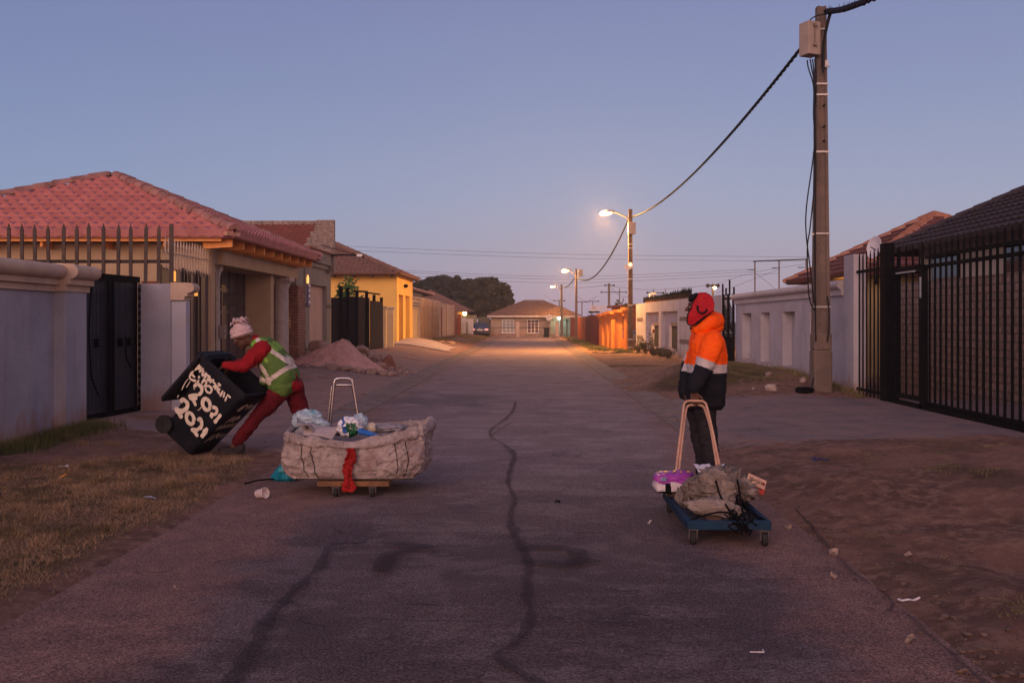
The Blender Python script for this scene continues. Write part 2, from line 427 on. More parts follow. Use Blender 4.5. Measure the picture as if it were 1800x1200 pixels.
def soil_mat():
    m, nt, b = _nt('soil'); g = N(nt); v = g.pos()
    at_ = nt.nodes.new('ShaderNodeAttribute'); at_.attribute_name = 'mask'; r, gg, bb = g.sep(at_.outputs['Vector'])
    n1 = g.noise(v, .9, 8, .65); n2 = g.noise(v, 7, 8, .7); n3 = g.noise(v, 60, 6, .7); n4 = g.noise(v, 260, 3)
    dirt = g.mix(g.ramp(n1, .38, .62), (.32, .165, .120), (.175, .095, .072))
    dirt = g.mix(g.ramp(n2, .45, .62), dirt, (.36, .21, .15)); dirt = g.mix(g.math('MULTIPLY', g.ramp(g.noise(v, 2.6, 9, .78), .56, .66), .5), dirt, (.11, .066, .052))
    dirt = g.mix(g.math('MULTIPLY', g.ramp(n3, .60, .72), .55), dirt, (.40, .30, .22))
    # dry grass thatch
    gv = g.coord('Object', (1, 1, 1)); w1 = g.noise(gv, 35, 8, .8, 2.5)
    grass = g.mix(g.ramp(w1, .36, .62), (.070, .040, .024), (.30, .195, .115))
    grass = g.mix(g.ramp(g.noise(v, 1.7, 6), .45, .62), grass, g.mix(g.ramp(w1, .4, .6), (.045, .032, .018), (.19, .125, .068)))
    mg = g.ramp(g.math('ADD', gg, g.math('MULTIPLY', g.math('SUBTRACT', n2, .5), 1.5)), .38, .62)
    col = g.mix(mg, dirt, grass)
    # dark loam and green ground cover
    md = g.ramp(g.math('ADD', bb, g.math('MULTIPLY', g.math('SUBTRACT', n2, .5), 1.2)), .4, .7)
    col = g.mix(g.math('MULTIPLY', md, .85), col, g.mix(g.ramp(w1, .4, .65), (.045, .028, .020), (.13, .085, .050)))
    # paving: dusty cement blocks
    x, y, z = g.sep(v); cv = nt.nodes.new('ShaderNodeCombineXYZ'); nt.links.new(x, cv.inputs[0]); nt.links.new(y, cv.inputs[1])
    br = nt.nodes.new('ShaderNodeTexBrick'); br.inputs['Scale'].default_value = 1; br.inputs['Brick Width'].default_value = .22
    br.inputs['Row Height'].default_value = .11; br.inputs['Mortar Size'].default_value = .006
    br.inputs['Color1'].default_value = (.240, .178, .178, 1); br.inputs['Color2'].default_value = (.188, .142, .147, 1); br.inputs['Mortar'].default_value = (.165, .112, .095, 1)
    nt.links.new(cv.outputs[0], br.inputs['Vector'])
    pv = g.mix(g.math('MULTIPLY', g.ramp(g.noise(v, 1.1, 9, .75), .36, .60), .75), br.outputs[0], (.335, .215, .180))
    px_ = g.sep(v)[0]; lft = g.math('MULTIPLY', g.ramp(px_, -1.0, -2.0), g.ramp(g.noise(v, 1.7, 9, .75), .34, .62)); pv = g.mix(g.math('MULTIPLY', lft, .75), pv, (.285, .165, .125))
    pv = g.mix(g.math('MULTIPLY', g.ramp(g.noise(v, 2.3, 8, .7), .52, .68), .6), pv, (.105, .078, .072)); pv = g.mix(g.math('MULTIPLY', g.ramp(px_, 1.0, 2.0), .30), pv, (.11, .082, .080))
    mp = g.ramp(g.math('ADD', r, g.math('MULTIPLY', g.math('SUBTRACT', n2, .5), 1.1)), .22, .78)
    col = g.mix(mp, col, pv)
    col = g.mix(.55, col, g.mix(g.ramp(n4, .3, .7), (.5, .5, .5), (1.5, 1.5, 1.5)), 'MULTIPLY')
    nt.links.new(col, b.inputs['Base Color']); b.inputs['Roughness'].default_value = .95; b.inputs['Specular IOR Level'].default_value = .08
    h = g.math('ADD', g.math('ADD', n2, g.math('MULTIPLY', w1, .6)), g.math('MULTIPLY', n3, .5))
    bn = g.bump(h, .9, .06); bn = g.bump(n4, .35, .012, bn)
    bn2 = nt.nodes.new('ShaderNodeMix'); bn2.data_type = 'VECTOR'; nt.links.new(mp, bn2.inputs[0]); nt.links.new(bn, bn2.inputs[4])
    nt.links.new(g.bump(g.math('ADD', n4, g.math('MULTIPLY', br.outputs[1], -.6)), .35, .012), bn2.inputs[5]); nt.links.new(bn2.outputs[1], b.inputs['Normal'])
    return m
SOIL = soil_mat()
def mask_left(x, y):
    p = pave(x, y); n = fb(x, y, .7, 21)
    g = sm(-2.55, -3.1, x+.35*n)*(1-sm(11.5, 14.6, y+.6*(x+6.3)))*(.80+.5*n)
    g *= 1-.9*gauss(x, y, -5.4, 11.2, 1.1, .9)
    far = sm(58, 62, y)*(.35+.6*n)*sm(-3, -3.8, x)
    d = .75*gauss(x, y, -6.1, 13.0, .5, 1.6)+.5*gauss(x, y, -4.0, 8.0, .7, .5)
    return p, max(g, far), d
def mask_right(x, y):
    p = pave(x, y); n = fb(x, y, .7, 31)
    g = .9*gauss(x, y, 4.6, 24, 1.5, 3.4) + .8*gauss(x, y, 3.0, 33, 1.6, 1.2)*1 + (.85*sm(44, 47, y)*(1-sm(92, 96, y))*(.6+1.2*n))*sm(2.6, 3.3, x) + .35*gauss(x, y, 5.2, 10.8, 1.6, 1.0) + .55*gauss(x, y, 4.6, 5.2, 1.5, 1.6)
    g += .5*n*(1-sm(16, 18, y))
    d = .8*gauss(x, y, 4.7, 22.3, 1.2, 1.6)+.9*gauss(x, y, 3.3, 21.2, .9, 1.1)+.6*gauss(x, y, 3.9, 8.6, .5, 1.2)+.75*gauss(x, y, 4.4, 5.6, 1.1, 1.3)+.6*gauss(x, y, 3.3, 5.0, .5, 1.5)+.7*sm(48, 51, y)*(1-sm(58, 62, y))*sm(3, 3.6, x)+.5*gauss(x, y, 2.35, 6.4, .2, 1.6)
    return p, g, d
verge('verge_left', RL+.35, -34, 170, 2.2, 112, 430, mask_left, SOIL)
verge('verge_right', RR-.35, 36, 170, 2.2, 112, 430, mask_right, SOIL)
b = MB(); b.box(-1500, 1500, -600, 2500, -.6, -.25)
struct(b.build('ground', mat('far_soil', (.12, .085, .06), (.08, .07, .04), .2)))

def road_mat():
    m, nt, b = _nt('asphalt'); g = N(nt); v = g.pos(); x, y, z = g.sep(v)
    n1 = g.noise(v, .55, 8, .65); n2 = g.noise(v, 3.0, 8, .7, .6); n3 = g.noise(v, 45, 5, .7); n4 = g.noise(v, 170, 3, .6)
    st = g.noise(g.coord('Object', (.6, .9, 1)), 1.9, 10, .75)
    base = g.mix(g.ramp(n1, .38, .62), (.165, .112, .108), (.105, .075, .078))
    base = g.mix(g.math('MULTIPLY', g.ramp(st, .48, .58), .8), base, (.27, .20, .19))
    base = g.mix(g.math('MULTIPLY', g.ramp(n2, .60, .72), .55), base, (.070, .055, .060))
    # darker near the camera, paler farther off: foreground light falloff put into the colour
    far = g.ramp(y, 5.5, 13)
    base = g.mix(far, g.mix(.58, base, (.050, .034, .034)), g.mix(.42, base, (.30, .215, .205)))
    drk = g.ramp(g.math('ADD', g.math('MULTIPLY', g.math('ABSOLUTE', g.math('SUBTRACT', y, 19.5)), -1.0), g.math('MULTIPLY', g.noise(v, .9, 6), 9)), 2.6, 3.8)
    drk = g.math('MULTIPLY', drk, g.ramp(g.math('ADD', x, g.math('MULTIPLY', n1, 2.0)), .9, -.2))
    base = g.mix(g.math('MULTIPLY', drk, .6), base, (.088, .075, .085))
    # wind-blown red dust along both edges
    cx = g.math('ABSOLUTE', g.math('ADD', x, .33))
    e = g.math('ADD', cx, g.math('MULTIPLY', g.math('SUBTRACT', g.noise(v, 1.3, 8, .7), .5), 2.2))
    nearness = g.math('ADD', g.math('MULTIPLY', g.ramp(y, 15, 9), .62), g.math('MULTIPLY', g.ramp(x, -.8, -2.2), g.math('MULTIPLY', g.ramp(y, 20, 15), .45)))
    edge = g.ramp(g.math('ADD', e, nearness), 2.0, 2.75)
    dust = g.mix(g.ramp(n2, .35, .65), (.235, .130, .100), (.165, .095, .078))
    base = g.mix(g.math('MULTIPLY', edge, .9), base, dust)
    base = g.mix(g.math('MULTIPLY', g.ramp(n3, .56, .7), .45), base, (.30, .23, .21))
    n5 = g.noise(v, 75, 4, .7); base = g.mix(.85, base, g.mix(g.ramp(n5, .32, .68), (.36, .35, .36), (1.75, 1.72, 1.70)), 'MULTIPLY')
    base = g.mix(.8, base, g.mix(g.ramp(n4, .3, .7), (.40, .40, .42), (1.6, 1.6, 1.6)), 'MULTIPLY')
    base = g.mix(g.math('MULTIPLY', g.ramp(g.noise(v, 5.5, 8, .75), .58, .66), .5), base, (.055, .042, .046)); base = g.mix(g.math('MULTIPLY', g.ramp(g.noise(g.coord('Object', (1, 1, 1)), 13, 6, .7), .64, .70), .5), base, (.30, .21, .19))
    cr = nt.nodes.new('ShaderNodeTexVoronoi'); cr.feature = 'DISTANCE_TO_EDGE'; cr.inputs['Scale'].default_value = .55; wv_ = nt.nodes.new('ShaderNodeVectorMath'); wv_.operation = 'MULTIPLY_ADD'
    nz_ = nt.nodes.new('ShaderNodeTexNoise'); nz_.inputs['Scale'].default_value = 2.2; nz_.inputs['Detail'].default_value = 8; nt.links.new(v, nz_.inputs['Vector']); nt.links.new(nz_.outputs['Color'], wv_.inputs[0]); wv_.inputs[1].default_value = (1.1, 1.1, 0); nt.links.new(v, wv_.inputs[2]); nt.links.new(wv_.outputs[0], cr.inputs['Vector'])
    base = g.mix(g.math('MULTIPLY', g.math('MULTIPLY', g.ramp(cr.outputs[0], .010, .002), g.ramp(n1, .5, .6)), .6), base, (.03, .024, .028))
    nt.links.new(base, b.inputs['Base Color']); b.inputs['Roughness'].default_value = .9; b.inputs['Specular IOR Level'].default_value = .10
    bn = g.bump(n2, .3, .02); nt.links.new(g.bump(g.math('ADD', n4, n3), .6, .008, bn), b.inputs['Normal'])
    return m
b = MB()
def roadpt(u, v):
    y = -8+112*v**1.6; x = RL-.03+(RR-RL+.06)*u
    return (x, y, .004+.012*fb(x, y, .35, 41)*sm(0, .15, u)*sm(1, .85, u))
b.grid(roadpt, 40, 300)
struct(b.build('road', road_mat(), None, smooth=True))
b = MB(); b.grid(lambda u, v: (RL-9+26*u, 96.5+4.5*v, .006+.0*u), 20, 6)
struct(b.build('cross_road', MATS['asphalt']))
# dish kerbs in 1 m castings
KM = mat('kerb_concrete', (.205, .150, .138), (.150, .108, .098), 2.2, .9, .3, 90, dirt=(.27, .16, .12), dscale=1.6, damt=.8)
for nm, xi, sg, y0 in (('kerb_left', RL, -1, 13.2), ('kerb_right', RR, 1, 12.6)):
    b = MB(); y = y0; k = 0
    while y < 95:
        w = .52+.05*noise.noise(Vector((y*.1, sg, 0))); dz = .006*noise.noise(Vector((y, 3, sg)))
        low = -.09*max(0, (17.5-y)/4.5)+.02*noise.noise(Vector((y*.7, 5, 0)))*(y < 19)
        b.prism([(xi-sg*.02, y, -.05), (xi-sg*.02, y, .012+dz), (xi+sg*.12, y, .02+dz+low*.4), (xi+sg*.3, y, .062+dz+low), (xi+sg*w, y, .078+dz+low), (xi+sg*w, y, -.05)], (0, .988, 0)); y += 1.0
    struct(b.build(nm, KM))

# crack sealant and stains lying on the asphalt
def stain_mat(name, col, a=.75):
    m, nt, b_ = _nt(name); g = N(nt); v = g.pos()
    b_.inputs['Base Color'].default_value = (*col, 1); b_.inputs['Roughness'].default_value = .92; b_.inputs['Specular IOR Level'].default_value = .08
    at_ = nt.nodes.new('ShaderNodeAttribute'); at_.attribute_name = 'mask'; r = g.sep(at_.outputs['Vector'])[0]
    al = g.math('MULTIPLY', g.ramp(g.math('ADD', r, g.math('MULTIPLY', g.math('SUBTRACT', g.noise(v, 9, 8, .75), .5), 1.1)), .25, .75), a)
    nt.links.new(al, b_.inputs['Alpha']); return m
TAR = stain_mat('tar_sealant', (.040, .031, .034), .46)
TARK = stain_mat('tar_patch', (.036, .028, .031), .48)
STN = stain_mat('oil_stain', (.045, .034, .036), .45)
def strip(name, pts, ws, m, z=.022, sub=8, wf=.50):
    P = [Vector((*p, 0)) for p in pts]; n = len(P); path = []; wd = []
    for i in range(n-1):
        p0, p1, p2, p3 = P[max(i-1, 0)], P[i], P[i+1], P[min(i+2, n-1)]
        for k in range(sub):
            t = k/sub; q = .5*((2*p1)+(p2-p0)*t+(2*p0-5*p1+4*p2-p3)*t*t+(3*p1-p0-3*p2+p3)*t**3)
            path.append(q); wd.append(ws[i]*(1-t)+ws[i+1]*t)
    path.append(P[-1]); wd.append(ws[-1]); vs, ms = [], []
    for i, q in enumerate(path):
        d = (path[min(i+1, len(path)-1)]-path[max(i-1, 0)]); d.normalize(); a = Vector((-d.y, d.x, 0))
        w = wd[i]*wf*(1+.9*noise.noise(q*3.1)+.35*noise.noise(q*11)); end = 0 if i in (0, len(path)-1) else 1
        for k, mval in ((-1, 0), (-.45, 1), (.45, 1), (1, 0)):
            p = q+a*w*k+Vector((noise.noise(q*5+a)*.02, 0, 0)); p.z = z; vs.append(p); ms.append((mval*end, 0, 0))
    fs = [(i*4+k, i*4+k+1, i*4+k+5, i*4+k+4) for i in range(len(path)-1) for k in range(3)]
    b = MB(); b.add(vs, fs); o = b.build(name, m)
    a = o.data.attributes.new('mask', 'FLOAT_COLOR', 'POINT'); a.data.foreach_set('color', np.array([(*c, 1) for c in ms], dtype=np.float32).ravel())
    return struct(o)
def gp(px, py): 
    Y = F*EYE/(py-HY); return ((px-VX)*Y/F, Y)
strip('tar_seam', [gp(*p) for p in ((906, 706), (902, 722), (888, 738), (868, 752), (862, 768), (884, 782), (903, 800), (898, 825), (893, 850), (905, 880), (898, 910), (903, 940), (922, 972), (930, 1005), (926, 1045), (932, 1090), (905, 1135), (872, 1158), (905, 1185), (960, 1215), (990, 1260))],
      [.05, .07, .06, .04, .04, .05, .08, .07, .06, .05, .07, .09, .10, .07, .07, .075, .07, .07, .08, .09, .09], TAR)
strip('tar_seam', [gp(*p) for p in ((905, 972), (940, 966), (1000, 970), (1018, 982), (1005, 996), (960, 994), (915, 992))], [.08, .055, .055, .10, .06, .05, .08], TARK, .026, 8, 1.0)
strip('tar_seam', [gp(*p) for p in ((578, 963), (640, 960), (700, 961), (752, 966), (700, 974), (680, 985), (668, 1012))], [.05, .05, .05, .065, .055, .08, .08], TARK, .026, 8, 1.0)
strip('tar_seam', [gp(*p) for p in ((578, 963), (560, 1000), (510, 1050), (470, 1095), (450, 1140), (410, 1200), (380, 1260))], [.03, .05, .05, .06, .08, .09, .10], TAR, .022, 8, .75)
strip('tar_seam', [gp(*p) for p in ((862, 768), (900, 745), (950, 743), (1010, 752), (1060, 748))], [.03, .03, .02, .025, .02], TAR, .024)
for pts_ in (((1395, 898), (1420, 925), (1445, 955), (1470, 985), (1500, 1012), (1530, 1035)), ((1590, 1085), (1625, 1118), (1660, 1150), (1700, 1182), (1740, 1215)), ((1180, 728), (1215, 762), (1240, 780)), ((1540, 1040), (1565, 1065), (1560, 1085))):
    q_ = [gp(*p) for p in pts_]; strip('edge_crack', [(x+.02*noise.noise(Vector((y*3, 0, 0))), y) for x, y in q_], [.022, .035, .05, .03, .05, .02][:len(q_)], TAR, .031, 6)
for i in range(46):
    px, py = random.uniform(640, 1120), random.choice([random.uniform(740, 900), random.uniform(860, 1190)])
    q = gp(px, py); L = random.uniform(.05, .17)
    strip('road_stain', [(q[0]-L, q[1]), (q[0], q[1]+random.uniform(-.05, .05)), (q[0]+L, q[1]+random.uniform(-.04, .04))], [.02, random.uniform(.02, .05), .02], STN, .0225+i*.0002, 3)

# ------------------------------------------------------------ shared materials
PLB = mat('blue_grey_paint', (.345, .332, .380), (.285, .275, .322), 1.5, .85, .35, 110, dirt=(.28, .21, .18), dscale=.9, damt=.45, splash=True)
CREAM = mat('cream_plaster', (.55, .40, .295), (.46, .33, .25), 2, .85, .25, 100, dirt=(.30, .22, .18), dscale=1.5, damt=.4)
TAN = mat('tan_plaster', (.46, .325, .205), (.40, .28, .18), 1.3, .88, .25, 90, dirt=(.30, .21, .14), dscale=1.1, damt=.4)
BLK = mat('black_steel', (.005, .0045, .006), (.008, .0075, .008), 6, .8, .1, 80, fine=.15, spec=.04)
BLK2 = mat('weathered_black_steel', (.035, .028, .027), (.024, .020, .020), 5, .75, .15, 80, dirt=(.12, .07, .05), dscale=4, damt=.4)
BRN = mat('brown_steel_sheet', (.150, .098, .078), (.12, .080, .064), 1.2, .5, .1, 60, dirt=(.07, .045, .035), dscale=2, damt=.5)
TILE = mat('rose_roof_tile', (.54, .215, .205), (.42, .160, .155), 2.6, .75, .3, 70, dirt=(.46, .21, .17), dscale=3.5, damt=.5, fine=.45)
TILED = mat('brick_red_roof_tile', (.26, .085, .060), (.19, .066, .050), 3, .8, .3, 70, dirt=(.30, .13, .09), dscale=3, damt=.4, fine=.45)
TILEB = mat('brown_roof_tile', (.225, .120, .090), (.17, .092, .072), 3, .8, .3, 70, dirt=(.30, .17, .12), dscale=3, damt=.45, fine=.45)
MORT = mat('ridge_mortar', (.52, .30, .215), (.44, .23, .17), 5, .9, .4, 60, fine=.4)
RIDGE = mat('weathered_ridge_tile', (.42, .200, .165), (.24, .115, .095), 2.2, .8, .3, 60, dirt=(.42, .24, .16), dscale=5, damt=.7, fine=.4)
WOOD = mat('orange_roof_timber', (.80, .34, .105), (.68, .27, .08), 4, .7, .2, 60, fine=.3)
COLM = mat('pale_column_plaster', (.46, .385, .345), (.37, .31, .28), 3, .85, .3, 90, dirt=(.26, .19, .16), dscale=3.5, damt=.6)

def tile_plane(mb, P0, U, V, Lw, H, l0, l1, r0, r1, pitch=.30, wave=.165, amp=.030, cs=.33, seed=0, step=.035):
    """roof plane: origin P0, unit U along eave, unit V up the slope; left edge goes l0->l1, right edge r0->r1 over slope length H"""
    P0, U, V = Vector(P0), Vector(U).normalized(), Vector(V).normalized(); Nn = U.cross(V).normalized()
    if Nn.z < 0: Nn = -Nn
    nrow = max(1, round(H/cs)); cs = H/nrow
    for k in range(nrow):
        s0, s1 = k*cs, (k+1)*cs+.02*(k < nrow-1)
        la, ra = l0+(l1-l0)*s0/H, r0+(r1-r0)*s0/H; lb, rb = l0+(l1-l0)*min(s1, H)/H, r0+(r1-r0)*min(s1, H)/H
        n = max(2, int((ra-la)/(wave/6)))
        vs, fs = [], []
        for i in range(n+1):
            u = la+(ra-la)*i/n; ub = min(max(u, min(lb, rb)), max(lb, rb))
            t = int(math.floor((u+(k % 2)*0)/(wave*2))); jit = .006*noise.noise(Vector((t*3.3, k*5.1, seed)))
            w = lambda uu: amp*(abs(math.cos(PI*uu/wave))**.8)
            vs += [P0+U*u+V*(s0+.004)+Nn*(w(u)*.4-.05), P0+U*u+V*s0+Nn*(w(u)+step+jit), P0+U*ub+V*s1+Nn*(w(ub)*.96+jit)]
        for i in range(n):
            a = i*3; fs += [(a, a+3, a+4, a+1), (a+1, a+4, a+5, a+2)]
        mb.add(vs, fs)
def ridge_run(mb, A, B, r=.115, L=.42, seed=0):
    A, B = Vector(A), Vector(B); d = (B-A); n = max(1, int(d.length/L)); d.normalize(); L = (B-A).length/n
    a = d.cross(Vector((0, 0, 1))).normalized(); up = a.cross(d).normalized()
    if up.z < 0: up = -up
    for k in range(n):
        p, q = A+d*(k*L-.04), A+d*((k+1)*L); vs = []; j = .01*noise.noise(Vector((k*2.7, seed, 0)))
        for P, rr in ((p, r*1.10+j), (q, r*.90+j)):
            for i in range(9):
                t = PI*i/8; vs.append(P+a*math.cos(t)*rr+up*(math.sin(t)*rr*.95-.02))
        vs.append(p+up*.01); c = len(vs)-1
        mb.add(vs, [(i, i+1, i+10, i+9) for i in range(8)]+[(i+1, i, c) for i in range(8)])
def hip_roof(root, x0, x1, y0, y1, ze, za, tm, rm, faces='snwe', seed=0, over=0, ridge=None, wave=.165, amp=.03, cs=.33, mortar=True, rr=.115, step=.045, rl=.055):
    """roof over rectangle; ridge along the longer side"""
    dx, dy = x1-x0, y1-y0; h = min(dx, dy)/2
    if dx <= dy: A, B = Vector(((x0+x1)/2, y0+h, za)), Vector(((x0+x1)/2, y1-h, za))
    else: A, B = Vector((x0+h, (y0+y1)/2, za)), Vector((x1-h, (y0+y1)/2, za))
    c = [Vector((x0, y0, ze)), Vector((x1, y0, ze)), Vector((x1, y1, ze)), Vector((x0, y1, ze))]
    rise = za-ze; H = math.hypot(h, rise); mb = MB(); e = seed
    V = lambda x, y: Vector((x*h, y*h, rise))
    kw = dict(wave=wave, amp=amp, cs=cs, step=step)
    if dx <= dy:
        tile_plane(mb, c[0], (1, 0, 0), V(0, 1), dx, H, 0, h, dx, dx-h, seed=e, **kw)
        tile_plane(mb, c[1], (0, 1, 0), V(-1, 0), dy, H, 0, h, dy, dy-h, seed=e+1, **kw)
        tile_plane(mb, c[2], (-1, 0, 0), V(0, -1), dx, H, 0, h, dx, dx-h, seed=e+2, **kw)
        tile_plane(mb, c[3], (0, -1, 0), V(1, 0), dy, H, 0, h, dy, dy-h, seed=e+3, **kw)
        hips = [(c[0], A), (c[1], A), (c[2], B), (c[3], B)]
    else:
        tile_plane(mb, c[0], (1, 0, 0), V(0, 1), dx, H, 0, h, dx, dx-h, seed=e, **kw)
        tile_plane(mb, c[1], (0, 1, 0), V(-1, 0), dy, H, 0, h, dy, dy-h, seed=e+1, **kw)
        tile_plane(mb, c[2], (-1, 0, 0), V(0, -1), dx, H, 0, h, dx, dx-h, seed=e+2, **kw)
        tile_plane(mb, c[3], (0, -1, 0), V(1, 0), dy, H, 0, h, dy, dy-h, seed=e+3, **kw)
        hips = [(c[0], A), (c[1], B), (c[2], B), (c[3], A)]
    # closed underside
    uz = Vector((0, 0, -.06)); vs = [p+uz for p in c]+[A+uz, B+uz]
    mb.add(vs, [(0, 1, 4), (1, 2, 5, 4), (2, 3, 5), (3, 0, 4, 5)] if dx <= dy else [(0, 1, 5, 4), (1, 2, 5), (2, 3, 4, 5), (3, 0, 4)])
    ro = mb.build('roof', tm, root, smooth=True, crease=40)
    rb = MB(); mo = MB()
    lift = Vector((0, 0, rl))
    for i, (p, q) in enumerate(hips):
        ridge_run(rb, p+lift, q+lift, rr, seed=i)
        mo.beam(p+Vector((0, 0, .02)), q+Vector((0, 0, .02)), rr*2.25, .07)
    if (B-A).length > .2: ridge_run(rb, A+lift, B+lift, rr, seed=9); mo.beam(A+Vector((0, 0, .02)), B+Vector((0, 0, .02)), rr*2.25, .07)
    rb.build('ridge_tiles', rm, ro, smooth=True, crease=50)
    if mortar: mo.build('ridge_bedding', MORT, ro)
    return ro
# ------------------------------------------------------------ left side: walls, gates, houses
def roll_cap(mb, x0, y0, y1, z, out, r=.115, sgn=1, ends=True):
    """moulded coping running along Y: two bands and a half-round roll; out = street direction"""
    pass
# near boundary wall
t = thing('boundary_wall', 'blue grey plastered boundary wall with a cream rounded coping at the left edge', 'wall', (-6.4, 12, 0))
b = MB(); b.box(-6.62, -6.37, 7.0, 13.4, -.1, 1.97)
b.build('wall_panel', PLB, t)
b = MB(); b.box(-6.64, -6.21, 13.34, 13.98, -.1, 1.97); b.build('pillar', PLB, t, bevel=.012)
def coping(t, x_face, x_back, y0, y1, zb, mat_, curve_end=True):
    b = MB()
    prof = [(x_back, zb), (x_face+.05, zb), (x_face+.05, zb+.085), (x_face+.11, zb+.09), (x_face+.11, zb+.165), (x_face+.13, zb+.17)]
    cxr, czr, r = x_face+.10, zb+.265, .10
    for k in range(11):
        a = -PI*.42+PI*.92*k/10; prof.append((cxr+r*1.15*math.cos(a), czr+r*math.sin(a)))
    prof += [(x_face-.05, zb+.375), (x_back, zb+.36)]
    n = len(prof); b.prism([(x, y0, z) for x, z in prof], (0, y1-y0, 0))
    return b.build('coping', mat_, t, bevel=.006)
coping(t, -6.38, -6.66, 7.0, 13.3, 1.95, CREAM)
coping(t, -6.24, -6.66, 13.3, 14.03, 1.955, CREAM)
# wing wall after the gate
t = thing('boundary_wall', 'short blue grey wing wall with a stepped cream coping end, right of the black mesh gate', 'wall', (-6.1, 16.65, 0))
b = MB(); b.box(-6.52, -5.97, 16.58, 16.82, -.05, 2.18); b.build('wall_panel', PLB, t, bevel=.01)
b = MB(); b.box(-5.967, -5.72, 16.60, 16.80, -.05, 1.90); b.build('pillar', mat('pale_blue_grey_paint', (.44, .425, .475), (.40, .385, .43), 1.5, .85, .3, 110, dirt=(.45, .28, .16), dscale=1.6, damt=.6), t, bevel=.01)
b = MB()
prof = [(-5.965, 1.905), (-5.73, 1.905), (-5.73, 1.965), (-5.68, 1.97), (-5.68, 2.025), (-5.66, 2.03)]
for k in range(11):
    a = -PI*.45+PI*.95*k/10; prof.append((-5.67+.10*math.cos(a), 2.11+.085*math.sin(a)))
prof.append((-5.965, 2.20)); b.prism([(x, 16.55, z) for x, z in prof], (0, .3, 0)); b.build('coping', CREAM, t, bevel=.005)

# mesh gate
GA, GB = Vector((-6.64, 14.72, 0)), Vector((-6.50, 16.56, 0))
t = thing('mesh_gate', 'tall black wire mesh double gate between the blue grey wall and its wing wall', 'gate', (-6.57, 15.6, 0))
def onl(A, B, u, z): return A.lerp(B, u)+Vector((0, 0, z))
b = MB()
for z in (.10, 2.24): b.beam(onl(GA, GB, 0, z), onl(GA, GB, 1, z), .06, .10)
for u in (.02, .45, .52, .93): b.beam(onl(GA, GB, u, .06), onl(GA, GB, u, 2.28), .06, .06)
b.build('gate_frame', BLK, t)
b = MB()
for k in range(1, 46): b.beam(onl(GA, GB, k/46, .15), onl(GA, GB, k/46, 2.2), .009, .009)
for k in range(1, 42): b.beam(onl(GA, GB, .02, .12+k*.05), onl(GA, GB, .98, .12+k*.05), .006, .006)
b.build('wire_mesh', mat('mesh_wire', (.020, .020, .024), (.03, .03, .035), 6, .7, 0), t)
b = MB(); b.beam(onl(GA, GB, .01, 1.17)+Vector((-.09, 0, 0)), onl(GA, GB, .99, 1.17)+Vector((-.09, 0, 0)), .012, 2.05); b.build('backing_sheet', mat('dark_sheet', (.17, .17, .21), (.13, .13, .165), 2, .6, .1), t)
for pts in (((.14, 2.05), (.10, 1.4), (.14, .7), (.26, .42)), ((.72, 1.3), (.74, .95), (.82, .8))):
    b = MB(); b.tube([onl(GA, GB, u, z)+Vector((.035, 0, 0)) for u, z in pts], .012, 6); b.build('chain', BLK, t, smooth=True)
for u, z in ((.22, 1.22), (.62, 1.22), (.78, 1.22)):
    b = MB(); p = onl(GA, GB, u, z)+Vector((.04, 0, 0)); b.cbox(p, (.05, .09, .13)); b.build('lock_box', BLK, t, bevel=.008)
b = MB()
for k in range(60):
    z = .1+2.1*k/60; b.cbox(onl(GA, GB, .985, z)+Vector((.03, 0, 0)), (.025, .06, .028+.012*math.sin(k*1.7)))
b.build('hinge_post', BLK, t)
b = MB(); b.lathe([(0, -.02), (.045, -.02), (.045, .02), (0, .02)], onl(GA, GB, .60, .05)+Vector((.03, 0, 0)), 14, Matrix.Rotation(PI/2, 4, 'Y')); b.build('gate_wheel', BLK, t)

# palisade of flat pales behind the wall
t = thing('palisade_fence', 'row of tall rusty brown pointed steel pales rising behind the left boundary wall', 'fence', (-8, 17.9, 0))
def pale_mesh(w, d, z0, z1, tip=.10):
    b = MB(); b.box(-w/2, w/2, -d/2, d/2, z0, z1-tip)
    b.add([(-w/2, -d/2, z1-tip), (w/2, -d/2, z1-tip), (w/2, d/2, z1-tip), (-w/2, d/2, z1-tip), (0, -d/4, z1), (0, d/4, z1)], [(0, 1, 4), (1, 2, 5, 4), (2, 3, 5), (3, 0, 4, 5)])
    return b
PALE = mat('rusty_pale_steel', (.075, .050, .042), (.052, .037, .033), 4, .6, .15, 70, dirt=(.16, .085, .055), dscale=5, damt=.5)
first = None
for k in range(15):
    x = -9.82+.2415*k
    if first is None: first = pale_mesh(.058, .03, 0, 3.30).build('pale', PALE, None); first.location = (0, 0, 0); first.data.transform(Matrix.Translation((0, 0, 0)))
    o = first if k == 0 else first.copy()
    if k: COL.objects.link(o)
    o.parent = t; o.location = Vector((x+8, 0, random.uniform(-.02, .03)))
    o.rotation_euler = (0, random.uniform(-.012, .012), 0)
b = MB(); b.box(-9.35, -6.43, 17.915, 17.955, 2.60, 2.66); b.build('rail', BLK2, t)
b = MB(); b.box(-6.46, -6.40, 17.87, 17.93, 0, 3.3); b.build('post', PALE, t)

# house 1
HX0, HX1, HYA, HYB = -14.84, -6.20, 20.9, 29.35
t = thing('brick_house', 'tan plastered house with rose tiled pyramid roof and orange rafters, nearest on the left', 'house', (-10.5, 25, 0))
b = MB(); b.box(-14.2, -6.86, 21.5, 21.75, 0, 3.35); b.box(-14.2, -13.95, 21.75, 28.8, 0, 3.35); b.box(-14.2, -7.9, 28.55, 28.8, 0, 3.35); b.box(-7.95, -7.75, 21.75, 28.5, 0, 3.35)
b.build('wall', TAN, t)
hip_roof(t, HX0, HX1, HYA, HYB, 3.36, 5.12, TILE, RIDGE, seed=3, wave=.25, amp=.085, cs=.35, step=.11, rl=.13, rr=.135)
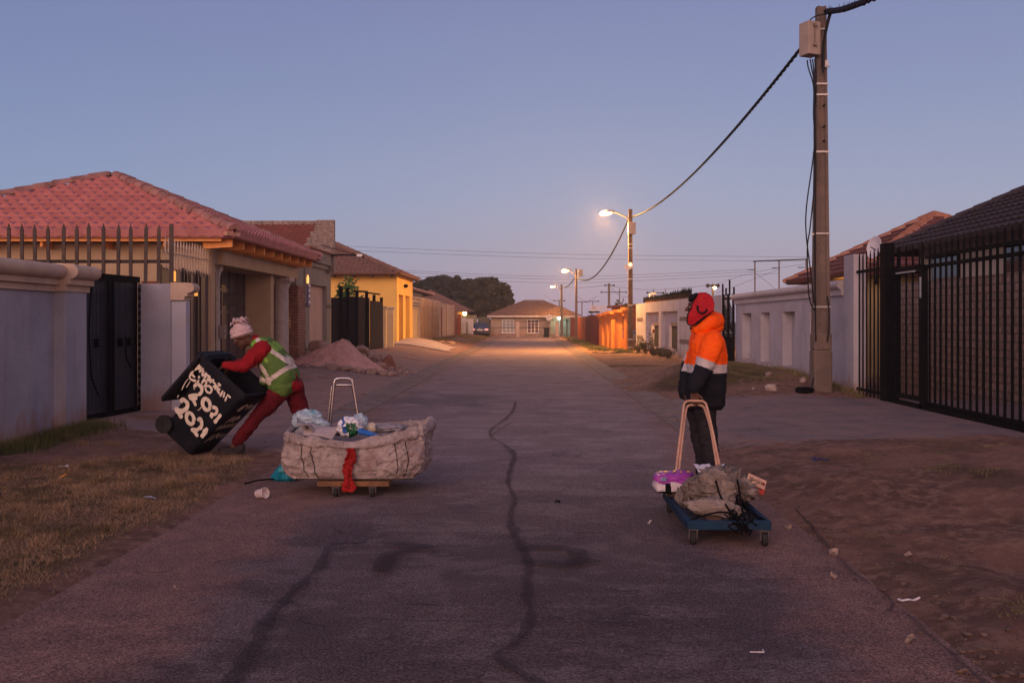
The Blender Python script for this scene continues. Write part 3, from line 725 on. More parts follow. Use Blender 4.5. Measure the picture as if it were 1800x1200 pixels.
# fascia and rafters
b = MB(); b.box(HX0+.05, HX1-.28, HYA+.06, HYA+.10, 3.24, 3.36); b.build('fascia', WOOD, t)
rise = (5.12-3.36)/4.3
def rafter(x, y, dx, dy, L=.62):
    b = MB(); d = Vector((dx, dy, 0)); p = Vector((x, y, 3.30)); q = p+d*L+Vector((0, 0, rise*L)); s = Vector((-dy, dx, 0))*.025
    b.add([p-s+Vector((0, 0, -.17)), p+s+Vector((0, 0, -.17)), p+s, p-s, q-s+Vector((0, 0, -.46)), q+s+Vector((0, 0, -.46)), q+s, q-s], [(0, 1, 2, 3), (7, 6, 5, 4), (0, 4, 5, 1), (1, 5, 6, 2), (2, 6, 7, 3), (3, 7, 4, 0)])
    return b
for x in (-14.2, -12.9, -11.6, -10.3, -9.0, -7.7): rafter(x, HYA+.12, 0, 1).build('rafter', WOOD, t)
for k in range(10): rafter(HX1-.10, 21.15+.86*k, -1, 0).build('rafter', WOOD, t)
b = MB(); b.box(HX1-.10, HX1-.06, HYA+.2, HYB-.1, 3.325, 3.375); b.build('fascia', WOOD, t)
# stepped entablature over garage
b = MB(); b.box(-7.6, -6.86, 21.76, 29.0, 2.86, 3.40); b.box(-6.86, -6.80, 21.9, 29.0, 3.08, 3.20); b.box(-6.86, -6.74, 21.9, 29.02, 2.80, 3.08); b.box(-7.6, -6.86, 21.76, 29.0, 2.80, 2.86)
b.build('lintel', TAN, t)
b = MB(); b.box(-7.74, -6.9, 26.6, 26.9, 0, 2.8); b.box(-7.74, -7.5, 26.9, 28.5, 0, 2.8); b.box(-7.3, -7.05, 28.35, 28.8, 0, 2.8); b.build('pilaster', TAN, t)
def column(name, x, y, r, zt, m, z0=0, cap=.11, n=28):
    b = MB(); b.lathe([(r, z0), (r*.98, z0+.3), (r*.93, zt-.34), (r*.96, zt-.30), (r*1.02, zt-.29), (r*1.02, zt-.26), (r*1.12, zt-.25), (r*1.15, zt-.2), (r*1.28, zt-.17), (r*1.36, zt-.12)], (x, y, 0), n)
    b.box(x-r*1.45, x+r*1.45, y-r*1.45, y+r*1.45, zt-.115, zt)
    return b.build(name, m, t, smooth=True, crease=35)
column('column', -7.02, 28.2, .215, 2.80, COLM, .1)
column('column', -6.98, 22.25, .075, 2.80, COLM)
# garage door with a row of lights
b = MB(); b.box(-7.70, -7.60, 23.2, 27.9, .1, 2.8); gd = b.build('garage_door', mat('dark_brown_door', (.13, .082, .068), (.105, .068, .058), 2, .45, .1), t)
b = MB()
for k in range(7): b.box(-7.60, -7.57, 23.2+k*.66, 23.27+k*.66, .1, 2.8)
for k in range(5): b.box(-7.60, -7.575, 23.2, 27.9, .1+k*.55, .16+k*.55)
b.build('door_frame', mat('door_rib', (.11, .075, .065), (.09, .06, .05), 3, .4, .1), gd)
for k in range(6):
    b = MB(); b.box(-7.595, -7.585, 23.31+k*.66, 23.82+k*.66, 1.95, 2.26); b.build('pane', glass('door_glass', (.03, .035, .04), .04) if k == 0 else MATS['door_glass'], gd)
# dark window and small red panel in front wall
f_ = MB(); f_.box(-12.5, -9.2, 21.46, 21.5, 1.3, 2.66); w = f_.build('window', mat('window_frame_dark', (.05, .03, .025), (.04, .025, .02), 3, .6, .1), t)
b = MB(); b.box(-12.42, -10.95, 21.452, 21.46, 1.36, 2.6); b.box(-10.85, -9.28, 21.452, 21.46, 1.36, 2.6); b.build('pane', glass('house_glass'), w)
b = MB(); b.box(-8.35, -7.25, 21.44, 21.5, 1.2, 2.42); b.build('door', mat('red_brown_door', (.20, .06, .035), (.16, .05, .03), 3, .6, .1), t)
b = MB(); b.box(-10.6, -10.05, 19.5, 19.9, 2.4, 2.78); b.box(-9.95, -9.7, 19.5, 19.9, 2.4, 2.72)
tag(b.build('water_tank', BLK), 'small dark box shapes on a stand showing over the left boundary wall coping', 'tank')

# brown sheet driveway gate with white spear heads
t = thing('sheet_metal_gate', 'dark brown sheet steel driveway gate topped with cream spear pickets', 'gate', (-6.95, 20.6, 0))
b = MB()
for k, (ya, yb) in enumerate(((18.7, 19.9), (19.95, 20.75), (20.8, 21.9))): b.box(-6.97-.02*(k % 2), -6.93-.02*(k % 2), ya, yb, .06, 2.58)
b.build('panel', BRN, t, bevel=.01)
b = MB()
for y in (18.7, 19.9, 20.1, 20.75, 20.95, 21.9): b.box(-6.99, -6.90, y, y+.05, .04, 2.62)
b.build('gate_frame', mat('dark_brown_frame', (.06, .040, .034), (.05, .034, .03), 3, .5, .1), t)
b = MB(); b.box(-6.935, -6.915, 20.36, 20.44, .1, 2.55); b.build('strap', BRN, t)
SPR = mat('cream_spear', (.50, .37, .27), (.42, .31, .23), 6, .6, .1)
fs_ = None
for k in range(19):
    y = 18.92+.168*k
    if fs_ is None:
        b = MB(); b.lathe([(.004, 0), (.020, .10), (.017, .17), (.017, .48), (.024, .52), (.004, .66)], (0, 0, 0), 8); b.cbox((0, 0, .33), (.05, .03, .03))
        fs_ = b.build('picket', SPR, None); fs_.parent = t
        o = fs_
    else: o = fs_.copy(); COL.objects.link(o); o.parent = t
    o.location = (.04, y-20.6, 2.52-.002*k+random.uniform(-.012, .012)); o.rotation_euler = (0, 0, 0)
b = MB(); b.box(-6.95, -6.92, 18.75, 21.95, 2.86, 2.885); b.build('rail', SPR, t)
for y in (19.35, 20.62):  # orange reflections on the gate made as weakly glowing tubes
    b = MB(); b.lathe([(.0, 0), (.035, .0), (.035, .20), (.0, .20)], (-6.90, y, 2.33-.25*(y > 20)), 12)
    tag(b.build('amber_reflection', emit('amber_gate_glow', (1, .42, .08), .7)), 'glowing tube for amber reflection on the brown gate, %s' % ('the one nearer the mesh gate' if y < 20 else 'the one nearer the garage'), 'reflection', 'amber reflections on the gate posts')
# meter box on gate post
b = MB(); b.cbox((-6.85, 22.25, 1.32), (.12, .16, .30)); b.tube([(-6.80, 22.2, 1.42), (-6.75, 22.2, 1.42)], .03); b.tube([(-6.80, 22.2, 1.30), (-6.75, 22.2, 1.30)], .03)
tag(b.build('intercom_box', mat('grey_box', (.28, .22, .20), (.22, .18, .16), 5, .6, .1), None, bevel=.01), 'small grey lock box fixed on the slim post beside the garage', 'box')

# half-built house 2
t = thing('unfinished_house', 'half plastered grey house front with raw brick pier and stepped block gable', 'house', (-7.3, 33, 0))
RBR = brick('raw_red_brick', (.30, .095, .060), (.20, .070, .050), (.24, .15, .11), .22, .085, .014, .9)
BLKW = brick('cement_block', (.255, .185, .155), (.20, .150, .130), (.33, .235, .19), .42, .20, .014, .6)
GREY = mat('raw_grey_plaster', (.275, .235, .195), (.235, .205, .17), 1.8, .92, .4, 60, dirt=(.20, .17, .13), dscale=1.2, damt=.6)
PNK = mat('pinkish_plaster', (.50, .35, .275), (.45, .31, .24), 1.5, .9, .3, 70)
b = MB()
rr = random.Random(4)
for k in range(27):
    z = .25+k*.088; w = rr.uniform(-.04, .05)
    b.box(-7.45, -6.86+w*.3, 29.55+rr.uniform(-.03, .03), 30.45+w, z, z+.078)
b.build('brick_pier', RBR, t)
b = MB(); b.box(-7.4, -6.90, 29.5, 30.5, 2.62, 3.42); b.rock((-7.1, 29.7, 3.30), (.22, .3, .25), 3); b.box(-7.3, -6.85, 30.5, 31.05, .2, 3.28); b.box(-7.3, -6.85, 33.7, 34.4, .2, 3.28); b.box(-7.3, -6.85, 31.05, 33.7, 2.72, 3.28)
b.build('plaster_frame', GREY, t)
b = MB(); b.box(-7.25, -6.98, 31.05, 33.7, .2, 2.72); b.build('wall_panel', PNK, t)
for z in (.62, 2.0):
    for y0, y1 in ((30.5, 31.06), (33.69, 34.41)): b = MB(); b.box(-6.86, -6.835, y0, y1, z, z+.12); b.build('painted_band', mat('dark_grey_band', (.13, .13, .11), (.10, .10, .09), 2, .9, .2), t)
b = MB(); b.box(-7.3, -6.78, 30.7, 34.5, 3.28, 3.42); b.box(-7.3, -6.70, 30.9, 34.55, 3.42, 3.80); b.build('cornice', GREY, t, bevel=.012)
b = MB(); b.box(-7.35, -6.64, 30.3, 34.6, 3.80, 3.85); b.build('roof_edge', TILED, t)
# block gable wall standing along the street with stepped near side, roof behind it
b = MB()
yg = 33.9
for k in range(9):
    z0 = 3.2+k*.2; x0 = -7.72+.02*k+(0.0 if k < 4 else .09*(k-4))
    b.box(x0+rr.uniform(-.04, .04), -6.62, yg-.1, yg+.1, z0, z0+.196)
b.build('block_gable', BLKW, t)
b = MB()
for k in range(9): b.box(-11.4+.4*k, -11.02+.4*k, 38.05, 38.25, 5.22, 5.40)
b.build('parapet_blocks', BLKW, t)
b = MB(); A0 = Vector((-13.5, 34.3, 3.72)); V0 = Vector((0, 3.8, 1.52))
tile_plane(b, A0, (1, 0, 0), V0, 6, V0.length, 0, 0, 5.85, 5.85, seed=8, wave=.22, amp=.045, cs=.36, step=.07)
b.build('roof', TILED, t, smooth=True, crease=40)
b = MB(); b.box(-12.4, -7.6, 29.7, 29.9, 0, 3.5); b.build('side_wall', TAN, t)
# camera bracket
t2 = thing('security_camera', 'white security camera at the end of a long black bracket on the block gable', 'camera', (-6.4, 33.7, 4.35))
p0, p1 = at(565, 448, 33.7), at(630, 448.5, 33.7)
b = MB(); b.beam(p0, p1, .035, .05); b.beam(at(564, 430, 33.7), at(622, 447, 33.7), .02, .02); b.build('bracket', BLK, t2)
b = MB(); b.cbox(at(632, 449, 33.7), (.17, .14, .09)); b.build('housing', mat('white_plastic', (.75, .73, .72), (.7, .68, .67), 3, .4, 0), t2, bevel=.01)
b = MB(); p = at(637, 451, 33.62); b.tube([p, p+Vector((.05, -.03, 0))], .03); b.build('lens', BLK, t2)
# blue and white sign on the pier, with amber reflection as a glowing shape
t2 = thing('banner_sign', 'narrow blue and white vertical sign on the grey pier', 'sign', (-6.8, 30.8, 1.9))
b = MB(); b.box(-6.86, -6.80, 30.68, 30.98, 2.02, 2.82); b.build('board', mat('sign_blue', (.16, .15, .26), (.13, .12, .22), 5, .6, 0), t2)
b = MB()
for z in (2.12, 2.3, 2.48, 2.63): b.box(-6.80, -6.795, 30.72, 30.94, z, z+.07)
b.build('lettering', mat('sign_white', (.7, .66, .7), (.6, .56, .6), 9, .6, 0), t2)
b = MB(); b.lathe([(0, 0), (.035, .0), (.04, .16), (.015, .26), (0, .27)], (-6.80, 30.6, 2.72), 12)
tag(b.build('amber_reflection', emit('amber_sign_glow', (1, .50, .14), 1.1)), 'small glowing shape for an amber reflection above the narrow blue and white sign', 'reflection')

# black sheet gates before the yellow house
t = thing('sheet_metal_gate', 'row of tall black sheet steel gate leaves standing before the yellow house', 'gate', (-7.4, 41, 0))
SH = mat('charcoal_sheet', (.028, .023, .025), (.022, .018, .020), 1, .85, .1, spec=.05)
segs = [((-7.85, 39.5), (-7.42, 40.0), 2.30), ((-7.42, 40.0), (-7.05, 40.4), 2.34), ((-7.02, 40.4), (-6.68, 41.6), 2.34), ((-6.62, 41.5), (-6.50, 44.2), 2.22)]
for (a, c, z) in segs:
    b = MB(); b.beam((a[0], a[1], .25+z/2), (c[0], c[1], .25+z/2), .03, z-.1); b.build('gate_leaf', SH, t)
for px, Y, zt in ((600, 39.8, 2.95), (612, 40, 2.9), (628, 40.3, 2.75), (645, 41.4, 2.80), (671, 44.3, 2.62), (658, 43, 2.7)):
    x = (px-VX)*Y/F; b = MB(); b.box(x-.06, x+.06, Y-.14, Y-.02, .2, zt); b.build('post', BLK, t)
b = MB(); b.beam((-6.68, 41.4, 2.74), (-6.45, 43, 2.72), .05, .06); b.beam((-7.1, 40.2, 2.78), (-6.7, 41.2, 2.78), .06, .08); b.build('rail', BLK, t)
t2 = thing('gate_pillar', 'pale yellow gate pillar with a small square cap beside the black gate leaves', 'pillar', (-6.6, 45.5, 0))
YEL = mat('yellow_plaster', (.82, .50, .135), (.76, .45, .12), .8, .85, .2, 80, dirt=(.5, .27, .08), dscale=.8, damt=.35)
PYEL = mat('pale_yellow_plaster', (.62, .45, .24), (.56, .40, .21), .8, .85, .2, 80)
b = MB(); b.box(-6.66, -6.42, 44.6, 44.9, .2, 2.15); b.box(-6.50, -6.22, 45.6, 45.9, .2, 2.12); b.build('pier', PYEL, t2)
b = MB(); b.box(-6.70, -6.38, 44.56, 44.94, 2.15, 2.22); b.box(-6.54, -6.18, 45.56, 45.94, 2.12, 2.2); b.build('cap', COLM, t2)
b = MB(); b.tube([(-6.48, 44.3, .3), (-6.52, 44.3, .9)], .06, 10)
tag(b.build('pipe', mat('pale_pipe', (.45, .38, .33), None, 3, .7, .1)), 'short pale pipe with a blue end leaning on the yellow gate pillar', 'pipe')

# yellow house
t = thing('yellow_house', 'bright yellow house with brown tiled hip roof and two brown doorways', 'house', (-9, 53, 0))
b = MB(); b.box(-13, -6.9, 49.7, 56.4, .3, 3.95)
for y0, y1 in ((49.69, 50.5), (52.2, 53.2), (55.1, 56.41)): b.box(-6.9, -6.60, y0, y1, .3, 2.93)
b.box(-6.9, -6.60, 49.69, 56.41, 2.93, 3.94)
b.build('wall', YEL, t)
for y0, y1 in ((50.4, 52.0), (53.1, 55.2)):
    fr = t
    b = MB(); b.box(-6.90, -6.88, y0, y1, .55, 2.92); b.build('door', mat('brown_door', (.20, .085, .04), (.16, .07, .035), 2, .6, .1) if y0 < 51 else MATS['brown_door'], fr)
hip_roof(t, -16.9, -6.35, 49.0, 57.2, 3.92, 5.70, TILEB, TILEB, seed=14, wave=.24, amp=.05, cs=.38, mortar=False, rr=.14)
b = MB(); b.box(-16.8, -6.45, 49.08, 49.12, 3.82, 3.95); b.box(-6.45, -6.41, 49.1, 57.1, 3.82, 3.95)
for k in range(8): b.box(-13.5+k*.95, -13.44+k*.95, 49.12, 49.7, 3.74, 3.84)
b.build('fascia', mat('dark_fascia', (.10, .06, .045), None, 3, .7, .1), t)
b = MB(); b.box(-6.86, -6.5, 52.5, 52.56, 3.45, 3.5); b.ell((-6.5, 52.5, 3.42), (.12, .12, .1)); b.build('wall_light', BLK, t)
b = MB(); b.grid(lambda u, v: (lambda x, y: Vector((x, y, gz(x, y)+.035)))(-6.6+(2.9-.25*math.sin(v*3))*u, 48.2+(9.8-5.2*u)*v-.9*u), 24, 30)
struct(b.build('concrete_ramp', mat('pale_ramp_concrete', (.42, .34, .33), (.36, .29, .28), 1.2, .9, .3, 60), None, smooth=True))

# pale yellow wall, pillars, block wall, brown gate, small house, white pillars
t = thing('boundary_wall', 'low pale yellow wall with moulded cream coping right of the yellow house', 'wall', (-6.9, 59, 0))
b = MB(); b.box(-7.1, -6.85, 56.6, 61.5, .2, 2.35); b.build('wall_panel', PYEL, t)
b = MB(); b.box(-7.15, -6.8, 56.6, 61.6, 2.35, 2.47); b.box(-7.15, -6.72, 56.6, 61.65, 2.52, 2.62); b.box(-7.15, -6.66, 56.6, 61.7, 2.66, 2.80); b.build('coping', COLM, t)
b = MB(); b.box(-6.84, -6.74, 61.3, 61.7, .2, 2.35); b.build('pilaster', COLM, t)
b = MB(); b.box(-12, -7.5, 60, 60.2, 0, 3.55); b.box(-7.7, -7.5, 60.2, 70, 0, 3.5)
tag(b.build('house_wall', brick('grey_brick', (.24, .17, .15), (.17, .125, .115), (.33, .24, .2), .5, .2, .03, .5)), 'unplastered block house wall rising behind the pale yellow wall', 'wall')
t = thing('tiled_house', 'low house with reddish roof behind the tan columns', 'house', (-11, 68, 0))
b = MB(); b.box(-12, -7.8, 62.5, 75, 0, 3.5); b.build('wall', TAN, t)
hip_roof(t, -13, -7.35, 61.5, 76, 3.55, 4.35, TILEB, MORT, seed=20, wave=.4, amp=.04, cs=.6, mortar=False, rr=.16)
t = thing('columned_wall', 'tall tan street wall with paired round columns and scroll capitals', 'wall', (-6.9, 67, 0))
b = MB(); b.box(-7.2, -6.95, 61.9, 73, .1, 2.95); b.build('wall_panel', TAN, t)
TANP = mat('pinkish_tan_plaster', (.50, .345, .25), (.44, .30, .22), 1.5, .85, .2, 60)
for y in (62.6, 65.0, 67.6, 70.5, 73.0):
    b = MB(); b.lathe([(.27, .1), (.25, 2.5), (.30, 2.55), (.27, 2.62), (.34, 2.7), (.30, 2.78), (.40, 2.9), (.40, 3.02)], (-6.85, y, 0), 16); b.build('column', TANP, t, smooth=True)
b = MB(); b.box(-7.25, -6.85, 61.9, 73.2, 2.95, 3.08); b.build('coping', TANP, t)
t = thing('block_wall', 'unplastered grey block wall with a rusty pipe and mortar smears', 'wall', (-6.9, 80, 0))
b = MB(); b.box(-7.15, -6.9, 73.4, 90.5, .1, 3.0); b.build('wall_panel', brick('smeared_block', (.30, .22, .175), (.23, .17, .14), (.42, .31, .24), .42, .2, .04, .5, plaster=(.42, .31, .24), pth=.52), t)
b = MB(); b.box(-6.92, -6.84, 78.0, 78.5, .2, 2.7); b.build('rusty_post', mat('rust', (.30, .09, .05), (.22, .07, .04), 3, .8, .2), t)
b = MB(); b.box(-7.0, -6.8, 73.3, 73.8, .1, 3.1); b.box(-7.0, -6.8, 82.6, 83.2, .1, 2.98); b.box(-7.0, -6.8, 90, 90.6, .1, 3.02); b.build('pier', TANP, t)
t = thing('sheet_metal_gate', 'small red brown sheet steel gate at the end of the grey block wall', 'gate', (-6.6, 92, 0))
b = MB(); b.box(-6.95, -6.88, 90.6, 96, .1, 2.45); b.build('panel', mat('red_brown_sheet', (.22, .075, .055), (.19, .065, .05), 1, .7, .1), t)
b = MB(); b.box(-6.5, -6.2, 90.6, 90.7, .1, 2.2); b.build('post', MATS['rust'], t)
t = thing('small_house', 'small yellow house with a lit lamp under its brown hip roof, behind the parked car', 'house', (-9, 101, 0))
b = MB(); b.box(-12, -6.7, 98.5, 106, 0, 2.75); b.build('wall', YEL, t)
hip_roof(t, -14.2, -5.95, 97.5, 107, 2.55, 4.6, TILEB, TILEB, seed=24, wave=.5, amp=.05, cs=.6, mortar=False, rr=.15)
b = MB(); b.ell((-6.35, 98.1, 2.35), (.20, .14, .22)); b.build('wall_light', emit('warm_bulb', (1, .62, .22), 12), t)
t = thing('gate_pillar', 'white gate pillars with a dark wicket slot left of the parked car', 'pillar', (-6.2, 96, 0))
WHT = mat('white_wall_paint', (.62, .55, .52), (.55, .48, .45), 1.5, .85, .2, 60, dirt=(.35, .25, .2), dscale=1, damt=.5)
b = MB(); b.box(-6.65, -6.05, 95.2, 95.6, .1, 1.95); b.box(-5.85, -5.35, 95.2, 95.6, .1, 1.8); b.box(-6.05, -5.85, 95.3, 95.5, 1.5, 1.8); b.build('pier', WHT, t)
b = MB(); b.box(-6.9, -6.65, 95.2, 95.5, .1, 1.85); b.build('brick_pier', RBR, t)
b = MB(); b.box(-7.2, -5.2, 99, 99.3, 0, 2.2); b.box(-5.2, -4.0, 101, 101.2, 0, 2.0)
tag(b.build('boundary_wall', mat('olive_wall', (.20, .17, .12), (.16, .14, .10), 1.5, .9, .2)), 'dull olive wall behind the parked car', 'wall')
b = MB(); b.rock((-6.85+.4, 93.5, .35), (.25, .2, .25), 5)
tag(b.build('plastic_tub', mat('pale_green_plastic', (.32, .36, .2), (.25, .3, .16), 3, .6, .1), None, smooth=True), 'small pale green tub at the foot of the white gate pillars', 'tub')
# ------------------------------------------------------------ right side
WW = mat('white_grey_paint', (.44, .395, .425), (.385, .345, .375), 1.2, .85, .35, 100, dirt=(.26, .20, .18), dscale=.9, damt=.5, splash=True)
WWC = mat('white_coping', (.52, .45, .44), (.45, .385, .375), 1.2, .85, .3, 100, dirt=(.28, .22, .20), dscale=1.4, damt=.5)
t = thing('boundary_wall', 'pale plastered wall with four tall sunken niches behind the concrete pole', 'wall', (6.7, 26.5, 0))
NI = [(22.35, 23.5), (24.8, 26.0), (27.4, 28.45), (29.65, 30.9)]
b = MB(); ys = [20.9]+[v for n in NI for v in n]+[31.9]
for k in range(0, len(ys), 2): b.box(6.62, 6.86, ys[k], ys[k+1], -.1, 2.10)
for a, c in NI: b.box(6.60, 6.86, a, c, -.1, .40); b.box(6.62, 6.86, a, c, 1.80, 2.10)
b.box(6.86, 6.98, 20.9, 31.9, -.1, 2.10)
b.build('wall_panel', WW, t)
b = MB(); prof = [(6.98, 2.10), (6.57, 2.10), (6.57, 2.20)]
for k in range(12):
    a = PI*1.42-PI*.92*k/11; prof.append((6.585+.115*math.cos(a), 2.325+.10*math.sin(a)))
prof += [(6.70, 2.44), (6.98, 2.43)]
b.prism([(x, 20.95, z) for x, z in prof], (0, 11.05, 0)); b.build('coping', WWC, t, bevel=.006)
b = MB(); b.box(6.60, 6.86, 20.25, 20.88, -.05, 2.92); b.build('pillar', WW, t, bevel=.01)

# black palisade gate
t = thing('palisade_gate', 'wide black steel sliding gate of upright pointed bars at the right edge', 'gate', (6.62, 15.5, 0))
gx = lambda y: 6.66+.0*y
b = MB(); b.box(6.56, 6.74, 18.35, 18.62, .02, 3.0); b.build('gate_post', BLK, t, bevel=.006)
b = MB()
for y0, y1, z in ((18.7, 20.2, .16), (18.7, 20.2, 2.52), (9, 16.7, .15), (9, 16.7, 2.44), (9, 16.7, 2.60)):
    b.box(6.64, 6.68, y0, y1, z, z+.06)
b.box(6.60, 6.70, 9, 18.3, .05, .14)
b.build('rail', BLK, t)
b = MB(); b.box(6.60, 6.70, 16.72, 16.84, .02, 2.45); b.box(6.60, 6.70, 18.02, 18.14, .14, 2.55); b.box(6.60, 6.70, 17.58, 18.02, .14, 2.55) if 0 else None
b.box(6.60, 6.70, 16.84, 18.02, 2.38, 2.52); b.box(6.60, 6.70, 16.84, 18.02, .2, .27); b.box(6.61, 6.69, 17.62, 18.0, .27, 2.38) if 0 else None
b.build('wicket_frame', BLK, t)
b = MB(); b.box(6.59, 6.61, 17.0, 17.9, 2.40, 2.425); b.box(6.585, 6.60, 16.75, 16.80, 1.95, 2.3); b.build('bright_edge', mat('worn_steel_edge', (.30, .33, .36), (.2, .2, .22), 20, .4, .1), t)
pale0 = None
def bar(y, z0, z1, w=.055):
    global pale0
    if pale0 is None:
        bb = pale_mesh(.016, .05, 0, 1.0, .035); pale0 = bb.build('bar', BLK, None); o = pale0; pale0['h'] = 1
        del pale0['h']
    else: o = pale0.copy(); COL.objects.link(o)
    o.parent = t; o.location = (gx(y)-6.62, y-15.5, z0); o.scale = (1, w/.05, z1-z0)
for k in range(7): bar(18.78+.215*k, .08, 2.93+.03*random.random(), .05)
for k in range(4): bar(16.98+.30*k, .2, 2.9, .05)
bar(17.98, .2, 2.9, .08); bar(16.85, .1, 2.9, .09)
y = 16.55
while y > 9.2: bar(y, .08, 2.86+.03*random.random(), .062); y -= .218
b = MB(); b.lathe([(0, -.025), (.06, -.025), (.06, .025), (0, .025)], (6.64, 16.6, .06), 14, Matrix.Rotation(PI/2, 4, 'Y')); b.build('gate_wheel', BLK, t)
b = MB(); b.box(6.54, 6.80, 8, 17.9, .0, .05); b.box(6.64, 6.67, 8, 17.6, .05, .075)
struct(b.build('gate_track', KM))

# right hand house with dark roof, brick yard wall
t = thing('dark_roofed_house', 'cream house under a dark grey tiled roof behind the black palisade gate', 'house', (11, 19, 0))
b = MB(); b.box(9.1, 15.5, 14.5, 23.2, 0, 3.25); b.build('wall', mat('cream_house', (.50, .42, .36), (.45, .38, .32), 1.5, .85, .2), t)
DKT = mat('dark_grey_roof_tile', (.060, .043, .045), (.045, .034, .038), 3, .7, .3, 70, dirt=(.10, .065, .06), dscale=3, damt=.4, fine=.45)
hip_roof(t, 8.45, 18, 8.0, 24.2, 3.18, 5.6, DKT, DKT, seed=30, wave=.26, amp=.045, cs=.34, step=.06, mortar=False)
for k, (y0, y1) in enumerate(((21.0, 22.4), (17.4, 19.0))):
    b = MB(); b.box(9.06, 9.1, y0, y1, 2.2, 3.0); wf = b.build('window', BLK, t)
    b = MB(); b.box(9.05, 9.06, y0+.06, y1-.06, 2.26, 2.94); b.build('pane', MATS['house_glass'], wf)
b = MB(); b.box(8.55, 8.75, 9, 23.5, -.1, 2.42)
tag(b.build('brick_yard_wall', brick('yard_brick', (.27, .165, .13), (.21, .13, .105), (.125, .085, .072), .32, .15, .02, .9)), 'brown brick yard wall seen through the black palisade gate', 'wall')
t = thing('satellite_dish', 'white satellite dish seen edge on above the black gate', 'satellite dish', (8.0, 23, 2.9))
b = MB(); T = Matrix.Rotation(R(198), 4, 'Z') @ Matrix.Rotation(R(80), 4, 'Y')
b.lathe([(0.0, .02), (.10, .03), (.19, .05), (.26, .085), (.265, .078), (.19, .036), (.10, .013), (0, .005)], at(1541, 436, 23), 26, T); b.build('reflector', mat('dish_white', (.70, .64, .66), (.6, .55, .56), 3, .5, .1), t, smooth=True, crease=50)
b = MB(); b.tube([at(1541, 436, 23), at(1543, 455, 23), at(1540, 500, 23)], .025); b.tube([at(1541, 440, 23), at(1530, 434, 22.9)], .012); b.build('mount', BLK, t)
b = MB(); b.box(9.0, 16, 22.9, 23.0, 0, .1)
t = thing('red_roofed_house', 'house with dark red tiled pyramid roof and orange ridge, behind the niched wall', 'house', (12, 29.5, 0))
b = MB(); b.box(9.1, 15, 26.6, 32.4, 0, 2.85); b.build('wall', mat('warm_wall', (.45, .32, .16), (.4, .28, .14), 2, .85, .1), t)
hip_roof(t, 8.5, 15.5, 26, 33, 2.82, 4.70, mat('maroon_roof_tile', (.19, .070, .060), (.14, .055, .048), 3, .8, .3, 70, fine=.45), mat('orange_ridge', (.40, .165, .095), (.30, .12, .075), 3, .8, .3, 60, fine=.4), seed=33, wave=.24, amp=.045, cs=.36, step=.06)
b = MB(); b.box(9.06, 9.09, 27.2, 31.0, 2.15, 2.74); w = b.build('window', emit('lit_window', (1, .50, .12), .55), t)
b = MB()
for y in (28.1, 29.6): b.box(9.0, 9.05, y, y+.5, 2.1, 2.75)
b.build('frame', BLK, w)
b = MB(); b.ell((8.72, 32.4, 2.62), (.10, .10, .08)); b.build('porch_light', emit('amber_porch', (1, .40, .08), 1.6), t)
pl = bpy.data.lights.new('porch', 'POINT'); pl.energy = 14; pl.color = (1, .55, .15); pl.shadow_soft_size = .1
po = bpy.data.objects.new('porch_glow', pl); COL.objects.link(po); po.location = (8.85, 29, 2.45); po.parent = t; po.matrix_parent_inverse = wmat(t).inverted()

# gate with slanting slats behind the standing man
def onw(A, B, px):
    A, B = Vector(A), Vector(B); k = (px-VX)/F; u = (k*A.y-A.x)/((B.x-A.x)-k*(B.y-A.y)); return A+(B-A)*u
def z_at(py, Y): return EYE-(py-HY)*Y/F
t = thing('slatted_gate', 'black steel gate with slanting slats between the two pale walls', 'gate', (6.45, 32.6, 0))
A, B = Vector((6.44, 33.1, 0)), Vector((6.57, 31.92, 0))
b = MB()
for u in (.05, .5, .95): b.beam(A.lerp(B, u)+Vector((0, 0, .1)), A.lerp(B, u)+Vector((0, 0, 2.45)), .07, .07)
for z in (.15, 1.12, 2.30): b.beam(A+Vector((0, 0, z)), B+Vector((0, 0, z)), .05, .06)
b.build('gate_frame', BLK, t)
b = MB()
for k in range(9):
    for s in (0, .5): b.beam(A.lerp(B, s+.03)+Vector((0, 0, 2.2-k*.13)), A.lerp(B, s+.47)+Vector((0, 0, 2.2-k*.13-.40 if 2.2-k*.13-.4 > 1.12 else 1.15)), .02, .045) if 2.2-k*.13 > 1.3 else None
b.build('slat', BLK, t)
b = MB(); b.beam(A+Vector((0, 0, .6)), B+Vector((0, 0, .6)), .02, .95); b.build('panel', BLK, t)
b = MB()
for u, h in ((0, 2.9), (.3, 2.75), (.62, 3.0), (1.0, 2.75)): b.beam(A.lerp(B, u)+Vector((0, 0, 2.4)), A.lerp(B, u)+Vector((0, 0, h-.1)), .05, .05)
b.build('post_top', BLK, t)

# pale street wall with two framed recesses
A, B = (5.56, 51.2, 0), (6.43, 33.3, 0)
t = thing('boundary_wall', 'pale street wall with two framed recesses, dark vents and grey bands behind the standing man', 'wall', (5.9, 42, 0))
def seg(px0, px1, z0, z1, off0, off1, name, m, par):
    p, q = onw(A, B, px0), onw(A, B, px1); d = (q-p).normalized(); n = Vector((d.y, -d.x, 0)); n = n if n.x < 0 else -n
    b = MB(); p0, p1 = p+n*off1, q+n*off1; r1, r0 = q+n*off0, p+n*off0
    b.prism([(v.x, v.y, z0) for v in (p0, p1, r1, r0)], (0, 0, z1-z0)); return b.build(name, m, par, recalc=True)
seg(1118, 1268, -.05, 2.4, -.30, -.16, 'wall_panel', WW, t)
for a, c in ((1118, 1131), (1195, 1268)): seg(a, c, 0, 2.44, -.16, 0, 'pillar', WW, t)
seg(1131.2, 1194.8, 1.98, 2.44, -.16, .03, 'beam', WW, t)
